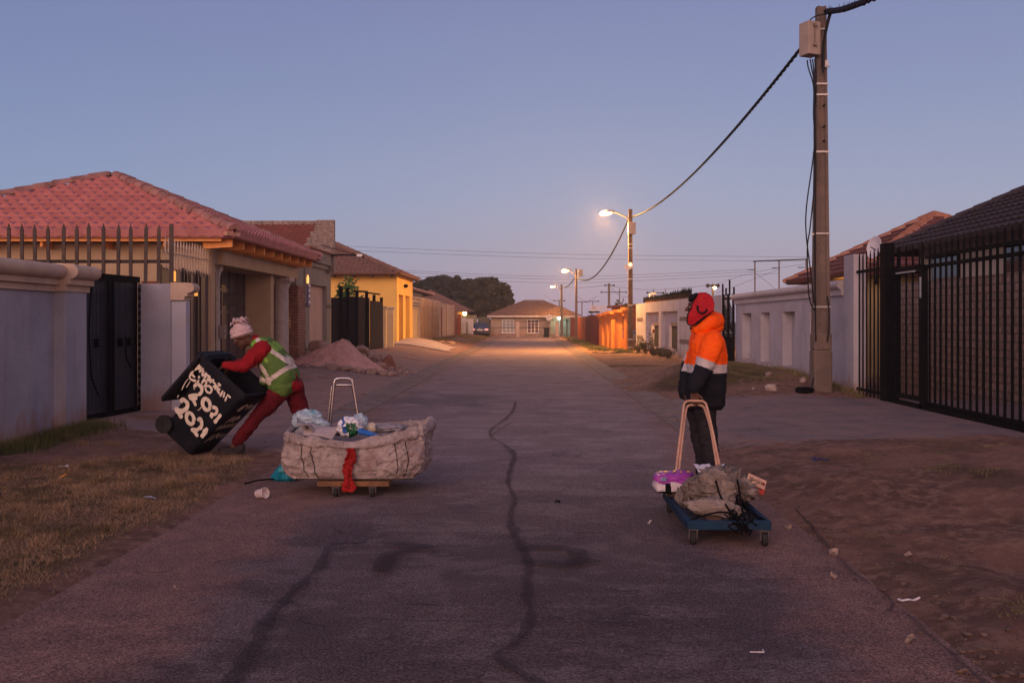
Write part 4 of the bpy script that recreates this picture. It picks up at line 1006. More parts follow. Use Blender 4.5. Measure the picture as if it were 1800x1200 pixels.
for a, c in ((1131.2, 1136), (1159, 1163), (1192, 1194.9)): seg(a, c, 0, 1.98, -.16, .03, 'frame_post', WW, t)
VNT = mat('dark_vent', (.045, .038, .038), (.03, .026, .026), 5, .7, .2)
for a, c in ((1146, 1158), (1176, 1191)):
    v = seg(a, c, .42, 1.36, -.158, -.12, 'vent', VNT, t); seg(a-.5, c+.5, 1.36, 1.50, -.158, -.09, 'lintel', mat('vent_lintel', (.22, .16, .14), None, 3, .8, .2), v)
GB_ = mat('grey_band', (.16, .12, .115), (.12, .095, .09), 3, .85, .2)
for a, c in ((1120, 1131), (1195, 1268)):
    for z in (.68, 1.58): seg(a, c, z, z+.16, 0, .012, 'painted_band', GB_, t)
seg(1131, 1210, 2.44, 2.62, -.25, -.1, 'brick_course', RBR, t)
t = thing('spiked_fence', 'row of black spikes along the top of the pale street wall', 'fence', (5.9, 45, 2.6))
sp0 = None
for k in range(46):
    px = 1128+82*(1-(1-k/45)**.8) if 0 else 1128+82*k/45
    p = onw(A, B, px); zt = z_at(527-22*(k/45)**1.0, p.y)
    if sp0 is None:
        sp0 = pale_mesh(.05, .03, 0, 1.0, .35).build('spike', BLK, None); o = sp0
    else: o = sp0.copy(); COL.objects.link(o)
    o.parent = t; o.location = p+Vector((.1, 0, 2.5))-t.location; o.scale = (1.1, 1, max(.3, zt-2.5+.1*random.random())); o.rotation_euler = (0, random.uniform(-.05, .05), 0)
b = MB(); b.beam(onw(A, B, 1128)+Vector((.1, 0, 2.63)), onw(A, B, 1210)+Vector((.1, 0, 2.63)), .05, .05); b.build('rail', BLK, t)
# rose bushes and dry shrubs at its foot
def shrub(name, c, h, n, seed, label, cat, leafc, leaf=.03, spread=.35, flowers=0, group=None, dens=14):
    rr = random.Random(seed); t = thing(name, label, cat, c, 0, group); b = MB(); lf = MB(); fl = MB(); c = Vector(c)
    for i in range(n):
        a = rr.uniform(0, 2*PI); top = c+Vector((math.cos(a)*spread*rr.random(), math.sin(a)*spread*rr.random(), h*rr.uniform(.6, 1.0)))
        p0 = c+Vector((rr.uniform(-.06, .06), rr.uniform(-.06, .06), 0)); m = p0.lerp(top, .5)+Vector((rr.uniform(-.06, .06), rr.uniform(-.06, .06), .05))
        b.tube([p0, m, top], [.010, .008, .004], 4, cap=False)
        for k in range(dens):
            q = m.lerp(top, rr.random()) if rr.random() < .6 else p0.lerp(m, rr.uniform(.3, 1)); q = q+Vector((rr.uniform(-.09, .09), rr.uniform(-.09, .09), rr.uniform(-.05, .07)))
            u = Vector((rr.uniform(-1, 1), rr.uniform(-1, 1), rr.uniform(-.6, .8))).normalized()*leaf; v = u.orthogonal().normalized()*leaf*.5
            lf.add([q, q+u*.6+v, q+u*1.5, q+u*.6-v], [(0, 1, 2, 3)])
        if i < flowers:
            for k in range(5): fl.ell(top+Vector((rr.uniform(-.02, .02), rr.uniform(-.02, .02), .02*k*.5)), (.045-.004*k, .045-.004*k, .03), (rr.random(), rr.random(), 0), 8, 5)
    b.build('stems', mat('dry_stem', (.13, .085, .055), None, 5, .9, .1), t); lf.build('leaves', leafc, t)
    if flowers: fl.build('flowers', mat('red_petals', (.45, .03, .03), (.35, .02, .02), 20, .7, .1), t, smooth=True)
    return t
LFD = mat('dark_leaf', (.050, .055, .028), (.075, .062, .035), 9, .8, 0); LFG = mat('fresh_leaf', (.09, .17, .05), (.055, .12, .035), 9, .7, 0)
LFB = mat('dry_leaf', (.14, .10, .06), (.10, .07, .045), 9, .9, 0)
p = onw(A, B, 1166); shrub('rose_bush', (p.x-.5, p.y-.4, gz(p.x-.5, p.y)), 1.25, 9, 3, 'thin rose bush with two red blooms in front of the pale street wall', 'rose bush', LFD, .05, .35, 2)
wr = ['dry shrub at the pale wall foot, nearest to the dark brown pole', 'low dark shrub left of the rose bush at the foot of the pale wall', 'low brown shrub directly under the rose bush', 'ragged dark shrub right of the rose bush at the wall foot', 'dark shrub at the pale wall foot, nearest to the standing man']
for i, px in enumerate((1137, 1150, 1166, 1180, 1192)):
    p = onw(A, B, px); shrub('shrub', (p.x-.45, p.y-.3, gz(p.x-.5, p.y)), .34+.30*(i == 1)+.1*(i == 0), 14, 40+i, wr[i], 'shrub', LFD if i % 2 else LFB, .06, .42, 0, 'shrubs along the foot of the pale wall', 22)
b = MB(); p = onw(A, B, 1121); b.box(p.x+.6, p.x+.95, p.y-.2, p.y+.2, 2.2, 3.0)
tag(b.build('wall_tank', WHT, None, bevel=.05), 'small white box standing above the left end of the pale street wall', 'box')

# orange wall and maroon fence
ORG = mat('orange_plaster', (.56, .185, .052), (.50, .155, .045), 1.5, .85, .25, 60, dirt=(.3, .11, .05), dscale=.8, damt=.5)
A, B = (4.22, 59.2, 0), (5.24, 52.0, 0)
t = thing('boundary_wall', 'orange plastered wall with stepped pillars and two slit openings', 'wall', (4.7, 55.5, 0))
seg(1055, 1077, -.05, 1.85, -.3, -.1, 'wall_panel', ORG, t); seg(1077, 1104.5, -.05, .62, -.3, -.05, 'wall_panel', ORG, t); seg(1077, 1104.5, 1.85, 1.98, -.3, -.05, 'wall_panel', ORG, t)
for a, c, zt in ((1056.5, 1062, 1.95), (1066, 1071, 2.02), (1085.5, 1091, 2.14), (1100, 1105, 2.24), (1074, 1078, 2.08)):
    seg(a, c, -.05, zt-.22, -.1, .12, 'pillar', ORG, t); seg(a-.7, c+.7, zt-.22, zt-.1, -.16, .18, 'corbel', ORG, t); seg(a-1.6, c+1.6, zt-.1, zt+.06, -.2, .24, 'cap', ORG, t)
for a, c in ((1079, 1085), (1092, 1099)): seg(a, c, .62, 1.1, -.25, -.2, 'grille', BLK, t)
MAR = mat('maroon_sheet', (.155, .032, .028), (.12, .026, .024), 1.5, .6, .1); MAR2 = mat('rust_orange_sheet', (.36, .085, .030), (.30, .07, .028), 1.5, .6, .1)
A, B = (4.33, 88, 0), (4.25, 59.6, 0)
t = thing('corrugated_fence', 'maroon corrugated sheet fence running from the far lamp pole to the orange wall', 'fence', (4.3, 74, 0))
b = MB()
def corr(px0, px1, n):
    vs = []
    for i in range(n+1):
        p = onw(A, B, px0+(px1-px0)*i/n); o = .10*(i % 2); vs += [(p.x-o, p.y, -.05), (p.x-o, p.y, 1.93+.05*noise.noise(Vector((i, 0, 0))))]
    return vs, [(2*i, 2*i+2, 2*i+3, 2*i+1) for i in range(n)]
b.add(*corr(1031, 1057, 40)); b.build('maroon_sheet', MAR, t)
b = MB(); b.add(*corr(1016.5, 1030.8, 14)); b.build('orange_sheet', MAR2, t)
b = MB(); b.box(4.0, 4.9, 96.5, 96.6, 0, 1.95); tag(b.build('sheet_metal_gate', MAR), 'narrow maroon sheet gate left of the third lamp pole, at the street end', 'gate')
for i, (px, py, h) in enumerate(((1098, 545, 1.3), (1088, 548, .8))):
    p = at(px, py, 66); shrub('shrub', (p.x, p.y, p.z-1.2), 1.7+h*.4, 7, 70+i, ['spiky plant rising behind the orange wall, taller of two', 'spiky plant rising behind the orange wall, shorter of two'][i], 'plant', LFD, .16, .35)
b = MB(); b.box(5.5, 8.5, 66, 66.3, 1, 2.6); b.prism([(5.3, 65.8, 2.45), (8.6, 65.8, 2.65), (8.6, 65.8, 2.8), (5.3, 65.8, 2.6)], (0, 2, 0))
tag(b.build('shed', MAR), 'low maroon shed roof showing above the orange wall', 'shed')

# billboard
t = thing('billboard', 'white billboard with a dark emblem above the maroon fence', 'billboard', (7.6, 115, 0))
pa, pb_ = at(1037, 537, 115), at(1074, 550, 115)
b = MB(); b.box(pa.x, pb_.x, 114.9, 115, pb_.z, pa.z); b.build('board', mat('billboard_white', (.60, .55, .60), (.55, .50, .56), 1, .6, 0), t)
b = MB(); 
for dx in (-.18, .18): b.ell(at(1044, 544.5, 114.85)+Vector((dx*2, 0, -.25)), (.34, .02, .12), (0, 0, 0), 14, 8)
b.tube([at(1041, 548, 114.85), at(1047, 548, 114.85)], .08); b.build('emblem', BLK, t)
b = MB(); p = at(1043.5, 541, 114.85); b.prism([p+Vector((-.22, 0, -.1)), p+Vector((.05, 0, -.1)), p+Vector((.02, 0, .28))], (0, .03, 0)); b.prism([p+Vector((.1, 0, -.05)), p+Vector((.25, 0, -.05)), p+Vector((.16, 0, .15))], (0, .03, 0)); b.build('flame_mark', TAN, t)
b = MB(); b.box(pa.x+.1, pa.x+.2, 115.1, 115.2, 0, pb_.z); b.box(pb_.x-.4, pb_.x-.3, 115.1, 115.2, 0, pb_.z); b.box(pa.x-.3, pb_.x, 114.7, 114.8, pb_.z-.35, pb_.z-.25); b.build('support', BLK, t)

# ------------------------------------------------------------ poles, lamps, cables
CONC = mat('pole_concrete', (.185, .130, .105), (.145, .105, .088), 2.5, .92, .5, 60, dirt=(.11, .078, .066), dscale=3, damt=.6, fine=.5)
CONCD = mat('dark_pole', (.115, .072, .055), (.085, .056, .046), 2.5, .92, .5, 60, dirt=(.17, .10, .07), dscale=3, damt=.6)
STEEL = mat('band_steel', (.55, .50, .47), (.45, .41, .39), 8, .35, .1, metal=.4)
CAB = mat('black_cable', (.016, .014, .017), None, 5, .55, .1, fine=0)
def pole(t, x, y, z0, h, wb, wt, m, bands, split=None):
    b = MB(); fl = .028; s0 = 0
    sec = [(z0-.2, wb), (z0+.25*h, wb+(wt-wb)*.3), (z0+h, wt)]
    for (za, wa), (zb, wb_) in zip(sec, sec[1:]):
        for k, (xa, xb) in enumerate(((-.5, -.26), (.26, .5))):
            b.add([(x+xa*wa, y-wa*.5, za), (x+xb*wa, y-wa*.5, za), (x+xb*wa, y+wa*.5, za), (x+xa*wa, y+wa*.5, za),
                   (x+xa*wb_, y-wb_*.5, zb), (x+xb*wb_, y-wb_*.5, zb), (x+xb*wb_, y+wb_*.5, zb), (x+xa*wb_, y+wb_*.5, zb)], [(0, 3, 2, 1), (4, 5, 6, 7), (0, 1, 5, 4), (1, 2, 6, 5), (2, 3, 7, 6), (3, 0, 4, 7)])
        b.add([(x-.26*wa, y-wa*.5+fl, za), (x+.26*wa, y-wa*.5+fl, za), (x+.26*wa, y+wa*.5-fl, za), (x-.26*wa, y+wa*.5-fl, za),
               (x-.26*wb_, y-wb_*.5+fl, zb), (x+.26*wb_, y-wb_*.5+fl, zb), (x+.26*wb_, y+wb_*.5-fl, zb), (x-.26*wb_, y+wb_*.5-fl, zb)], [(0, 3, 2, 1), (4, 5, 6, 7), (0, 1, 5, 4), (1, 2, 6, 5), (2, 3, 7, 6), (3, 0, 4, 7)])
    o = b.build('pole', m, t)
    for z in bands:
        w = wb+(wt-wb)*(z-z0)/h+.025; bb = MB()
        bb.box(x-w/2, x+w/2, y-w/2, y-w/2+.006, z, z+.035); bb.box(x-w/2, x+w/2, y+w/2-.006, y+w/2, z, z+.035); bb.box(x-w/2, x-w/2+.006, y-w/2+.006, y+w/2-.006, z, z+.035); bb.box(x+w/2-.006, x+w/2, y-w/2+.006, y+w/2-.006, z, z+.035)
        bb.build('band', STEEL, t)
    return o
P1 = Vector((5.86, 20.0, gz(5.86, 20.0)))
t = thing('utility_pole', 'nearest tall concrete utility pole with grey meter box and hanging black cables', 'utility pole', P1)
zy = lambda py, Y=20: EYE-(py-HY)*Y/F
pole(t, P1.x, P1.y, P1.z, 7.86-P1.z, .335, .175, CONC, [zy(55), zy(151), zy(170), zy(270), zy(413), zy(541)])
b = MB(); b.box(P1.x-.185, P1.x+.185, 19.82, 20.18, -.1, .98); b.box(P1.x-.175, P1.x+.175, 19.825, 20.175, .98, 1.32); b.build('footing', CONC, t, bevel=.03)
b = MB()
for z in (zy(188), zy(225), zy(250)): b.tube([(P1.x+.02, 19.8, z), (P1.x+.02, 19.9, z)], .016, 8)
b.build('bolt_hole', BLK, t)
BOXM = mat('meter_box_grey', (.38, .29, .235), (.33, .255, .21), 3, .6, .1, dirt=(.25, .18, .15), dscale=4, damt=.4)
b = MB(); b.cbox((5.60, 19.86, zy(73)), (.30, .30, .66), (0, 0, R(24))); bx = b.build('meter_box', BOXM, t, bevel=.015)
b = MB()
for z in (zy(52), zy(86)): b.cbox((5.66, 19.69, z), (.07, .04, .05), (0, 0, R(24)))
b.cbox((5.655, 19.70, zy(70)), (.008, .02, .42), (0, 0, R(24))); b.build('latch', mat('latch_steel', (.28, .21, .16), None, 8, .4, .1, metal=.5), bx)
b = MB(); b.cbox((5.93, 19.86, zy(116)), (.06, .05, .14)); b.tube([(5.84, 19.84, zy(119)), (6.0, 19.84, zy(121))], .012); b.build('cable_clamp', STEEL, t)
def spline(pts, n=10):
    P = [Vector(p) for p in pts]; out = []
    for i in range(len(P)-1):
        p0, p1, p2, p3 = P[max(i-1, 0)], P[i], P[i+1], P[min(i+2, len(P)-1)]
        for k in range(n):
            s = k/n; out.append(.5*((2*p1)+(p2-p0)*s+(2*p0-5*p1+4*p2-p3)*s*s+(3*p1-p0-3*p2+p3)*s**3))
    return out+[P[-1]]
A20 = lambda px, py, Y=19.75: at(px, py, Y)
cabs = [[(1424, 104), (1427, 122), (1431, 150), (1433, 240), (1434, 300), (1432, 420), (1434, 600)],
        [(1419, 106), (1421, 120), (1430, 152), (1430, 200), (1431, 262), (1418, 360), (1417, 410), (1424, 470), (1431, 532)],
        [(1432, 104), (1434, 130), (1434, 170), (1431, 230), (1432, 280), (1431, 330), (1424, 400), (1419, 440), (1422, 520), (1431, 545)],
        [(1428, 104), (1430, 120), (1432, 160), (1433, 260), (1433, 545)],
        [(1462, 20), (1456, 40), (1450, 70), (1447, 110), (1447, 128)], [(1459, 22), (1453, 44), (1447, 80), (1445, 120)],
        [(1421, 40), (1428, 32), (1440, 27), (1456, 25)],
        [(1454, 520), (1457, 545), (1457, 575), (1454, 600)],
        [(1430, 664), (1426, 680), (1418, 688), (1416, 700)]]
for i, c in enumerate(cabs):
    b = MB(); Yc = 19.72+.03*(i % 3); b.tube(spline([A20(px, py, Yc) for px, py in c], 8), .013+.008*(i in (4, 5)), 6); b.build('hanging_cable', CAB, t, smooth=True)
def twisted(name, pts, r, label, lit=False):
    path = spline(pts, 26); b = MB(); L = 0; ph = [0]
    for i in range(1, len(path)): L += (path[i]-path[i-1]).length; ph.append(L)
    for s in range(3):
        q = []
        for i, p in enumerate(path):
            d = (path[min(i+1, len(path)-1)]-path[max(i-1, 0)]).normalized(); a = d.cross(Vector((0, 0, 1))).normalized(); u = a.cross(d)
            an = ph[i]*2*PI/.9+s*2*PI/3; q.append(p+(a*math.cos(an)+u*math.sin(an))*r*.7)
        b.tube(q, r*.62, 5, cap=False)
    return tag(b.build(name, CAB, None, smooth=True), label, 'cable')
def cat_(A, B, sag, n=14): return [Vector(A).lerp(Vector(B), k/n)+Vector((0, 0, -4*sag*(k/n)*(1-k/n))) for k in range(n+1)]
P2 = Vector((5.29, 52.0, 0.05)); P3 = Vector((4.03, 85, .05)); P4 = Vector((3.2, 98, .05))
twisted('overhead_cable', cat_((5.50, 20.08, zy(84, 20.1)), (P2.x+.1, 51.9, 7.0), .62), .032, 'twisted black cable swooping from the nearest pole up to the first lit lamp pole')
twisted('overhead_cable', cat_((P2.x-.1, 52.1, 6.85), (P3.x, 84.9, 5.35), 1.35), .036, 'black cable sagging between the first and second lit lamp poles')
twisted('overhead_cable', cat_((P3.x-.1, 85.1, 5.35), (P4.x, 97.9, 4.95), .35), .035, 'short cable between the second and third lit lamp poles')
pts = [(5.95, 19.95, zy(22, 20)), (5.97, 19.0, 7.50), (5.985, 18.0, 7.30), (6.0, 16.5, 7.02), (6.05, 13, 6.5), (6.1, 5, 6.1), (6.1, -14, 7.6)]
o = twisted('overhead_cable', pts, .045, 'thick taped black cable leaving the top of the nearest pole to the upper right')
b = MB(); rr = random.Random(2); pth = spline(pts[:4], 8)
for q in pth[1:18]:
    b.tube([q, q+Vector((rr.uniform(-.05, .05), 0, rr.uniform(.04, .12)))], .006, 4); b.ell(q, (.065, .09, .060), (rr.random(), rr.random(), 0), 8, 5)
o2 = b.build('cable_tape', CAB, o, smooth=True)
LAMP = emit('sodium_lamp', (1, .50, .14), 14)
def street_lamp(P, h, w, m, label, hx, hz, reach_y=-.1, box=None, bands=(), power=420, sc=1.0):
    t = thing('street_lamp', label, 'street lamp', P, 0, 'lit street lamps along the street'); pole(t, P.x, P.y, P.z, h, w, w*.72, m, bands)
    hp = Vector((hx, P.y+reach_y, hz))
    b = MB(); b.tube(spline([(P.x-.05, P.y-.1, hz-.35), (P.x-.35, P.y-.1, hz-.18), (hx+.5*sc, hp.y, hz-.01), (hx+.25*sc, hp.y, hz+.03)], 6), .035, 8); b.build('arm', mat('lamp_arm', (.16, .13, .11), None, 5, .6, .1), t, smooth=True)
    b = MB(); b.ell(hp+Vector((.02, 0, .05)), (.36*sc, .13*sc, .075*sc), (0, R(-6), 0)); hd = b.build('lamp_head', BOXM, t, smooth=True)
    b = MB(); b.ell(hp+Vector((-.06, 0, -.015)), (.33*sc, .13*sc, .14*sc), (0, R(-6), 0)); b.build('lamp_lens', LAMP, hd, smooth=True)
    l = bpy.data.lights.new('lamp_light', 'POINT'); l.energy = power; l.color = (1, .47, .12); l.shadow_soft_size = .15
    lo = bpy.data.objects.new('lamp_light', l); COL.objects.link(lo); lo.parent = hd; lo.matrix_parent_inverse = wmat(hd).inverted(); lo.location = hp+Vector((-.30, -.05, -.20))
    l.energy = power*(.6 if power > 5000 else 1.0); s_ = bpy.data.lights.new('lamp_beam', 'SPOT'); s_.energy = power; s_.color = (1, .47, .12); s_.spot_size = R(158); s_.spot_blend = .5; s_.shadow_soft_size = .15
    so_ = bpy.data.objects.new('lamp_beam', s_); COL.objects.link(so_); so_.parent = hd; so_.matrix_parent_inverse = wmat(hd).inverted(); so_.location = hp+Vector((-.06, 0, -.20))
    if box:
        b = MB(); b.cbox(box, (.40*sc, .28, .60*sc)); b.build('meter_box', BOXM, t, bevel=.02)
    return t
lt = street_lamp(P2, 7.36, .26, CONCD, 'first lit street lamp on a dark pole beside the orange wall', (1067-VX)*52/F, zy(374, 52), box=(P2.x+.05, 51.78, zy(402, 52)), bands=[zy(q, 52) for q in (430, 437, 491, 537, 597, 611)], power=5600)
b = MB(); pp = at(1105, 469, 51.8); T = Matrix.Translation(pp) @ Matrix.Rotation(R(-25), 4, 'Y')
b.grid(lambda u, v: T @ Vector(((u-.5)*.42, .05*math.sin(u*6)*math.sin(v*4)-.04, (v-.5)*.30)), 12, 8)
tag(b.build('poster', WHT, None, smooth=True), 'crumpled white paper notice tied to the first lamp pole', 'poster')
street_lamp(P3, 6.0, .24, CONC, 'second lit street lamp on a slender pole by the maroon fence', (995-VX)*85/F, zy(475.5, 85), box=(P3.x+.35, 84.9, zy(480, 85)), power=1200)
street_lamp(P4, 5.15, .27, CONC, 'third lit street lamp on a thick pole before the end house', (973-VX)*98/F, zy(503, 98), power=420, sc=.8)
# distant poles, frame and wires
def far_pole(px, y0, y1, Y, w, label, arms=()):
    t = thing('power_pole', label, 'power pole', ((px-VX)*Y/F, Y, 0)); a = at(px, y0, Y)
    b = MB(); b.box(a.x-w/2, a.x+w/2, Y-w/2, Y+w/2, 0, a.z); b.build('pole', CONC, t)
    for (xa, xb, yy) in arms:
        b = MB(); p, q = at(xa, yy, Y-.1), at(xb, yy, Y-.1); b.beam(p, q, .08, .10)
        for r_ in (p, q): b.ell(r_, (.12, .1, .12), (0, 0, 0), 8, 6)
        b.build('cross_arm', BLK2, t)
far_pole(1070.5, 498, 540, 120, .26, 'thick concrete power pole with short arm behind the orange wall', [(1064, 1079, 501.5)])
far_pole(1089, 507, 540, 140, .12, 'thin pole with a wide cross arm right of the thick far pole', [(1057, 1101, 513.5)])
far_pole(1023, 530, 556, 150, .14, 'thin far power pole just right of the second lit lamp pole', [(1014, 1032, 530.5)])
far_pole(1042, 530, 540, 160, .12, 'far power pole rising behind the white billboard', [(1036, 1052, 529.5)])
far_pole(983, 528, 545, 140, .14, 'far power pole just left of the third lit lamp pole', [(974, 992, 528.5)])
far_pole(1253, 499, 530, 60, .12, 'thin pole with cross arm above the slatted gate', [(1244, 1262, 502)])
b = MB(); p = at(1256.5, 506, 59.8); b.ell(p, (.11, .06, .08)); b.build('flood_light', emit('flood_bulb', (1, .78, .35), 14), None)
o = bpy.data.objects['flood_light']; tag(o, 'small bright yellow floodlight above the slatted gate', 'floodlight')
far_pole(1149, 508, 520, 110, .08, 'left thin mast above the spiked wall', [(1138, 1166, 514.5)]); far_pole(1170, 508, 520, 115, .08, 'right thin mast above the spiked wall')
t = thing('pylon_frame', 'far steel gantry of posts and one long beam between the man and the nearest pole', 'pylon', ((1370-VX)*100/F, 100, 0))
for px, yy in ((1327, 459), (1369.5, 457.5), (1417, 455.5)):
    a = at(px, yy, 100); b = MB(); b.box(a.x-.06, a.x+.06, 99.95, 100.05, 0, a.z); b.build('post', CONC, t)
b = MB(); b.beam(at(1324, 459.3, 99.9), at(1419, 455.6, 99.9), .10, .12); b.build('beam', BLK2, t)
for px, yy in ((1320, 474), (1363, 471), (1408, 470)): b = MB(); b.beam(at(px-6, yy, 99.8), at(px+6, yy, 99.8), .06, .08); b.build('insulator', BLK2, t)
WIRE = mat('far_wire', (.10, .085, .11), None, 3, .8, 0, fine=0)
lines = [((560, 431), (1000, 447), (1480, 452), 'highest faint power line crossing the sky above the trees'), ((560, 438), (1000, 454), (1480, 460), 'second faint power line crossing the sky above the trees'),
         ((700, 475), (1000, 486), (1330, 473), 'far power line rising to the gantry, upper of the lower group'), ((700, 478), (1000, 491), (1330, 477), 'far power line rising to the gantry, middle of the lower group'), ((700, 484), (1000, 497), (1370, 480), 'far power line rising to the gantry, lowest of the group'),
         ((987, 505), (1025, 505.5), (1068, 501), 'wire from the third lit lamp pole to the thick far pole'), ((1074, 505), (1090, 520), (1104, 522), 'wire drooping right of the thick far pole'),
         ((1075, 503), (1150, 509), (1250, 501), 'faint wire behind the pale street wall'), ((955, 518), (975, 529), (992, 521), 'drooping wire left of the third lit lamp pole'), ((1014, 521), (1032, 530), (1050, 520), 'drooping wire right of the second lit lamp pole'),
         ((1260, 515), (1300, 500), (1370, 473), 'slanting wire from the gantry down to the right wall'), ((1327, 480), (1350, 497), (1365, 512), 'guy wire between the gantry posts'), ((1250, 503), (1320, 480), (1420, 463), 'wire from the thin pole up to the gantry')]
for i, (p, q, r_, lb) in enumerate(lines):
    Y = 190-i*3 if i < 5 else (100 if i < 10 else 99)
    P = [at(*p, Y), at(*q, Y), at(*r_, Y)]; b = MB(); b.tube(spline(P, 14), .035 if i < 5 else .02, 4, cap=False); tag(b.build('power_line', WIRE), lb, 'wire')
# ------------------------------------------------------------ end of the street
t = thing('bungalow', 'beige bungalow with hipped brown roof closing the street at the far end', 'house', (0.8, 103, 0))
BEI = mat('beige_wall', (.40, .285, .225), (.35, .25, .20), 1.5, .85, .1, 40)
b = MB(); b.box(-3.85, 2.0, 100, 107, 0, 2.3); b.box(2.0, 4.6, 101, 107, 0, 2.3); b.box(2.0, 2.15, 99.4, 101, 0, 2.25); b.build('wall', BEI, t)
DB = mat('dusky_brown_roof', (.165, .095, .080), (.135, .08, .068), 3, .85, .2, 40)
hip_roof(t, -4.15, 5.1, 99.4, 106.8, 2.12, 3.66, DB, DB, seed=50, wave=.3, amp=.03, cs=.4, mortar=False, rr=.1)
rb = MB(); tile_plane(rb, (1.05, 98.6, 2.10), (1, 0, 0), (0, 2.3, 1.0), 3.9, 2.5, 0, 1.7, 3.9, 2.2, seed=4, wave=.3, amp=.03, cs=.4); rb.build('porch_roof', DB, t, smooth=True, crease=40)
b = MB(); b.box(-4.18, 1.0, 99.34, 99.40, 1.98, 2.14); b.box(1.0, 5.1, 98.52, 98.58, 1.98, 2.12); b.build('fascia', mat('pale_fascia', (.55, .46, .42), None, 3, .7, .1), t)
WF = mat('white_window_frame', (.72, .66, .66), (.65, .6, .6), 5, .6, 0)
for x0, x1, cm, nm in ((-2.72, -1.48, mat('grey_curtain', (.36, .33, .31), (.28, .26, .25), 3, .8, 0), 'w'), (-.20, .98, mat('maroon_curtain', (.16, .07, .075), (.12, .05, .06), 3, .8, 0), 'm')):
    b = MB(); b.box(x0, x1, 99.93, 99.99, .42, 1.72); w = b.build('window', cm, t)
    b = MB()
    for k in range(4): x = x0+(x1-x0-.07)*k/3; b.box(x, x+.07, 99.86, 99.92, .42, 1.72)
    b.box(x0-.03, x1+.03, 99.85, 99.93, 1.70, 1.76); b.box(x0-.06, x1+.06, 99.80, 99.93, .34, .44); b.build('frame', WF, w)
    b = MB()
    for k in range(3):
        for j in range(1, 4): x = x0+(x1-x0)*k/3; b.box(x+.08, x+(x1-x0)/3-.02, 99.90, 99.92, .42+j*.32, .45+j*.32)
    b.build('burglar_bars', WF, w)
b = MB(); b.box(3.0, 4.2, 100.9, 100.98, .1, 1.75); d = b.build('door', mat('glazed_door', (.22, .26, .25), (.15, .18, .18), 2, .3, 0), t)
b = MB()
for x in (2.95, 3.35, 3.78, 4.2): b.box(x, x+.06, 100.8, 100.88, .1, 1.8)
b.build('frame', BLK2, d)
b = MB(); b.ell((3.0, 99.5, 1.88), (.18, .12, .12)); b.build('porch_light', emit('greenish_porch_lamp', (.72, 1, .72), 14), t)
l = bpy.data.lights.new('porch_light_glow', 'POINT'); l.energy = 55; l.color = (.75, 1, .75); l.shadow_soft_size = .12
lo = bpy.data.objects.new('porch_light_glow', l); COL.objects.link(lo); lo.location = (3.0-t.location.x, 99.5-t.location.y+.3, 1.6); lo.parent = t
b = MB(); b.lathe([(0, .0), (.2, .03), (.33, .10), (.335, .09), (.2, .015), (0, -.01)], (1.95, 98.3, 1.9), 20, Matrix.Rotation(R(90), 4, 'X') @ Matrix.Rotation(R(20), 4, 'Y')); b.tube([(1.95, 98.4, 1.9), (2.2, 99.4, 1.8)], .03)
tag(b.build('satellite_dish', WHT, None, smooth=True), 'round white satellite dish beside the porch of the far bungalow', 'satellite dish')
t = thing('garden_fence', 'low stone footed wall with square tan pillars and thin arched rails before the bungalow', 'fence', (0, 98.2, 0))
b = MB(); b.box(-4.0, -1.3, 98.1, 98.35, 0, .30); b.box(-.95, 1.5, 98.1, 98.35, 0, .30); b.box(2.2, 2.6, 98.1, 98.35, 0, .3); b.build('stone_base', mat('rubble_stone', (.36, .22, .16), (.20, .12, .09), 6, .9, .6, 20), t)
b = MB(); 
for x in (-1.3, 2.6, 4.62): b.box(x, x+.35, 98.0, 98.35, 0, 1.52 if x < 4 else 1.45)
b.build('pillar', PNK, t)
b = MB()
for x0, x1 in ((-4.0, -1.3), (-.95, 2.6)):
    up = -1 if x0 < -2 else 1
    b.tube([(x0+(x1-x0)*k/10, 98.2, 1.72-.0*k-up*.15*math.cos(k/10*PI*.6) + (.1 if up < 0 else -.03)) for k in range(11)], .025, 5); b.tube([(x0, 98.2, .95), (x1, 98.2, .95)], .025, 5)
b.build('rail', BLK, t)
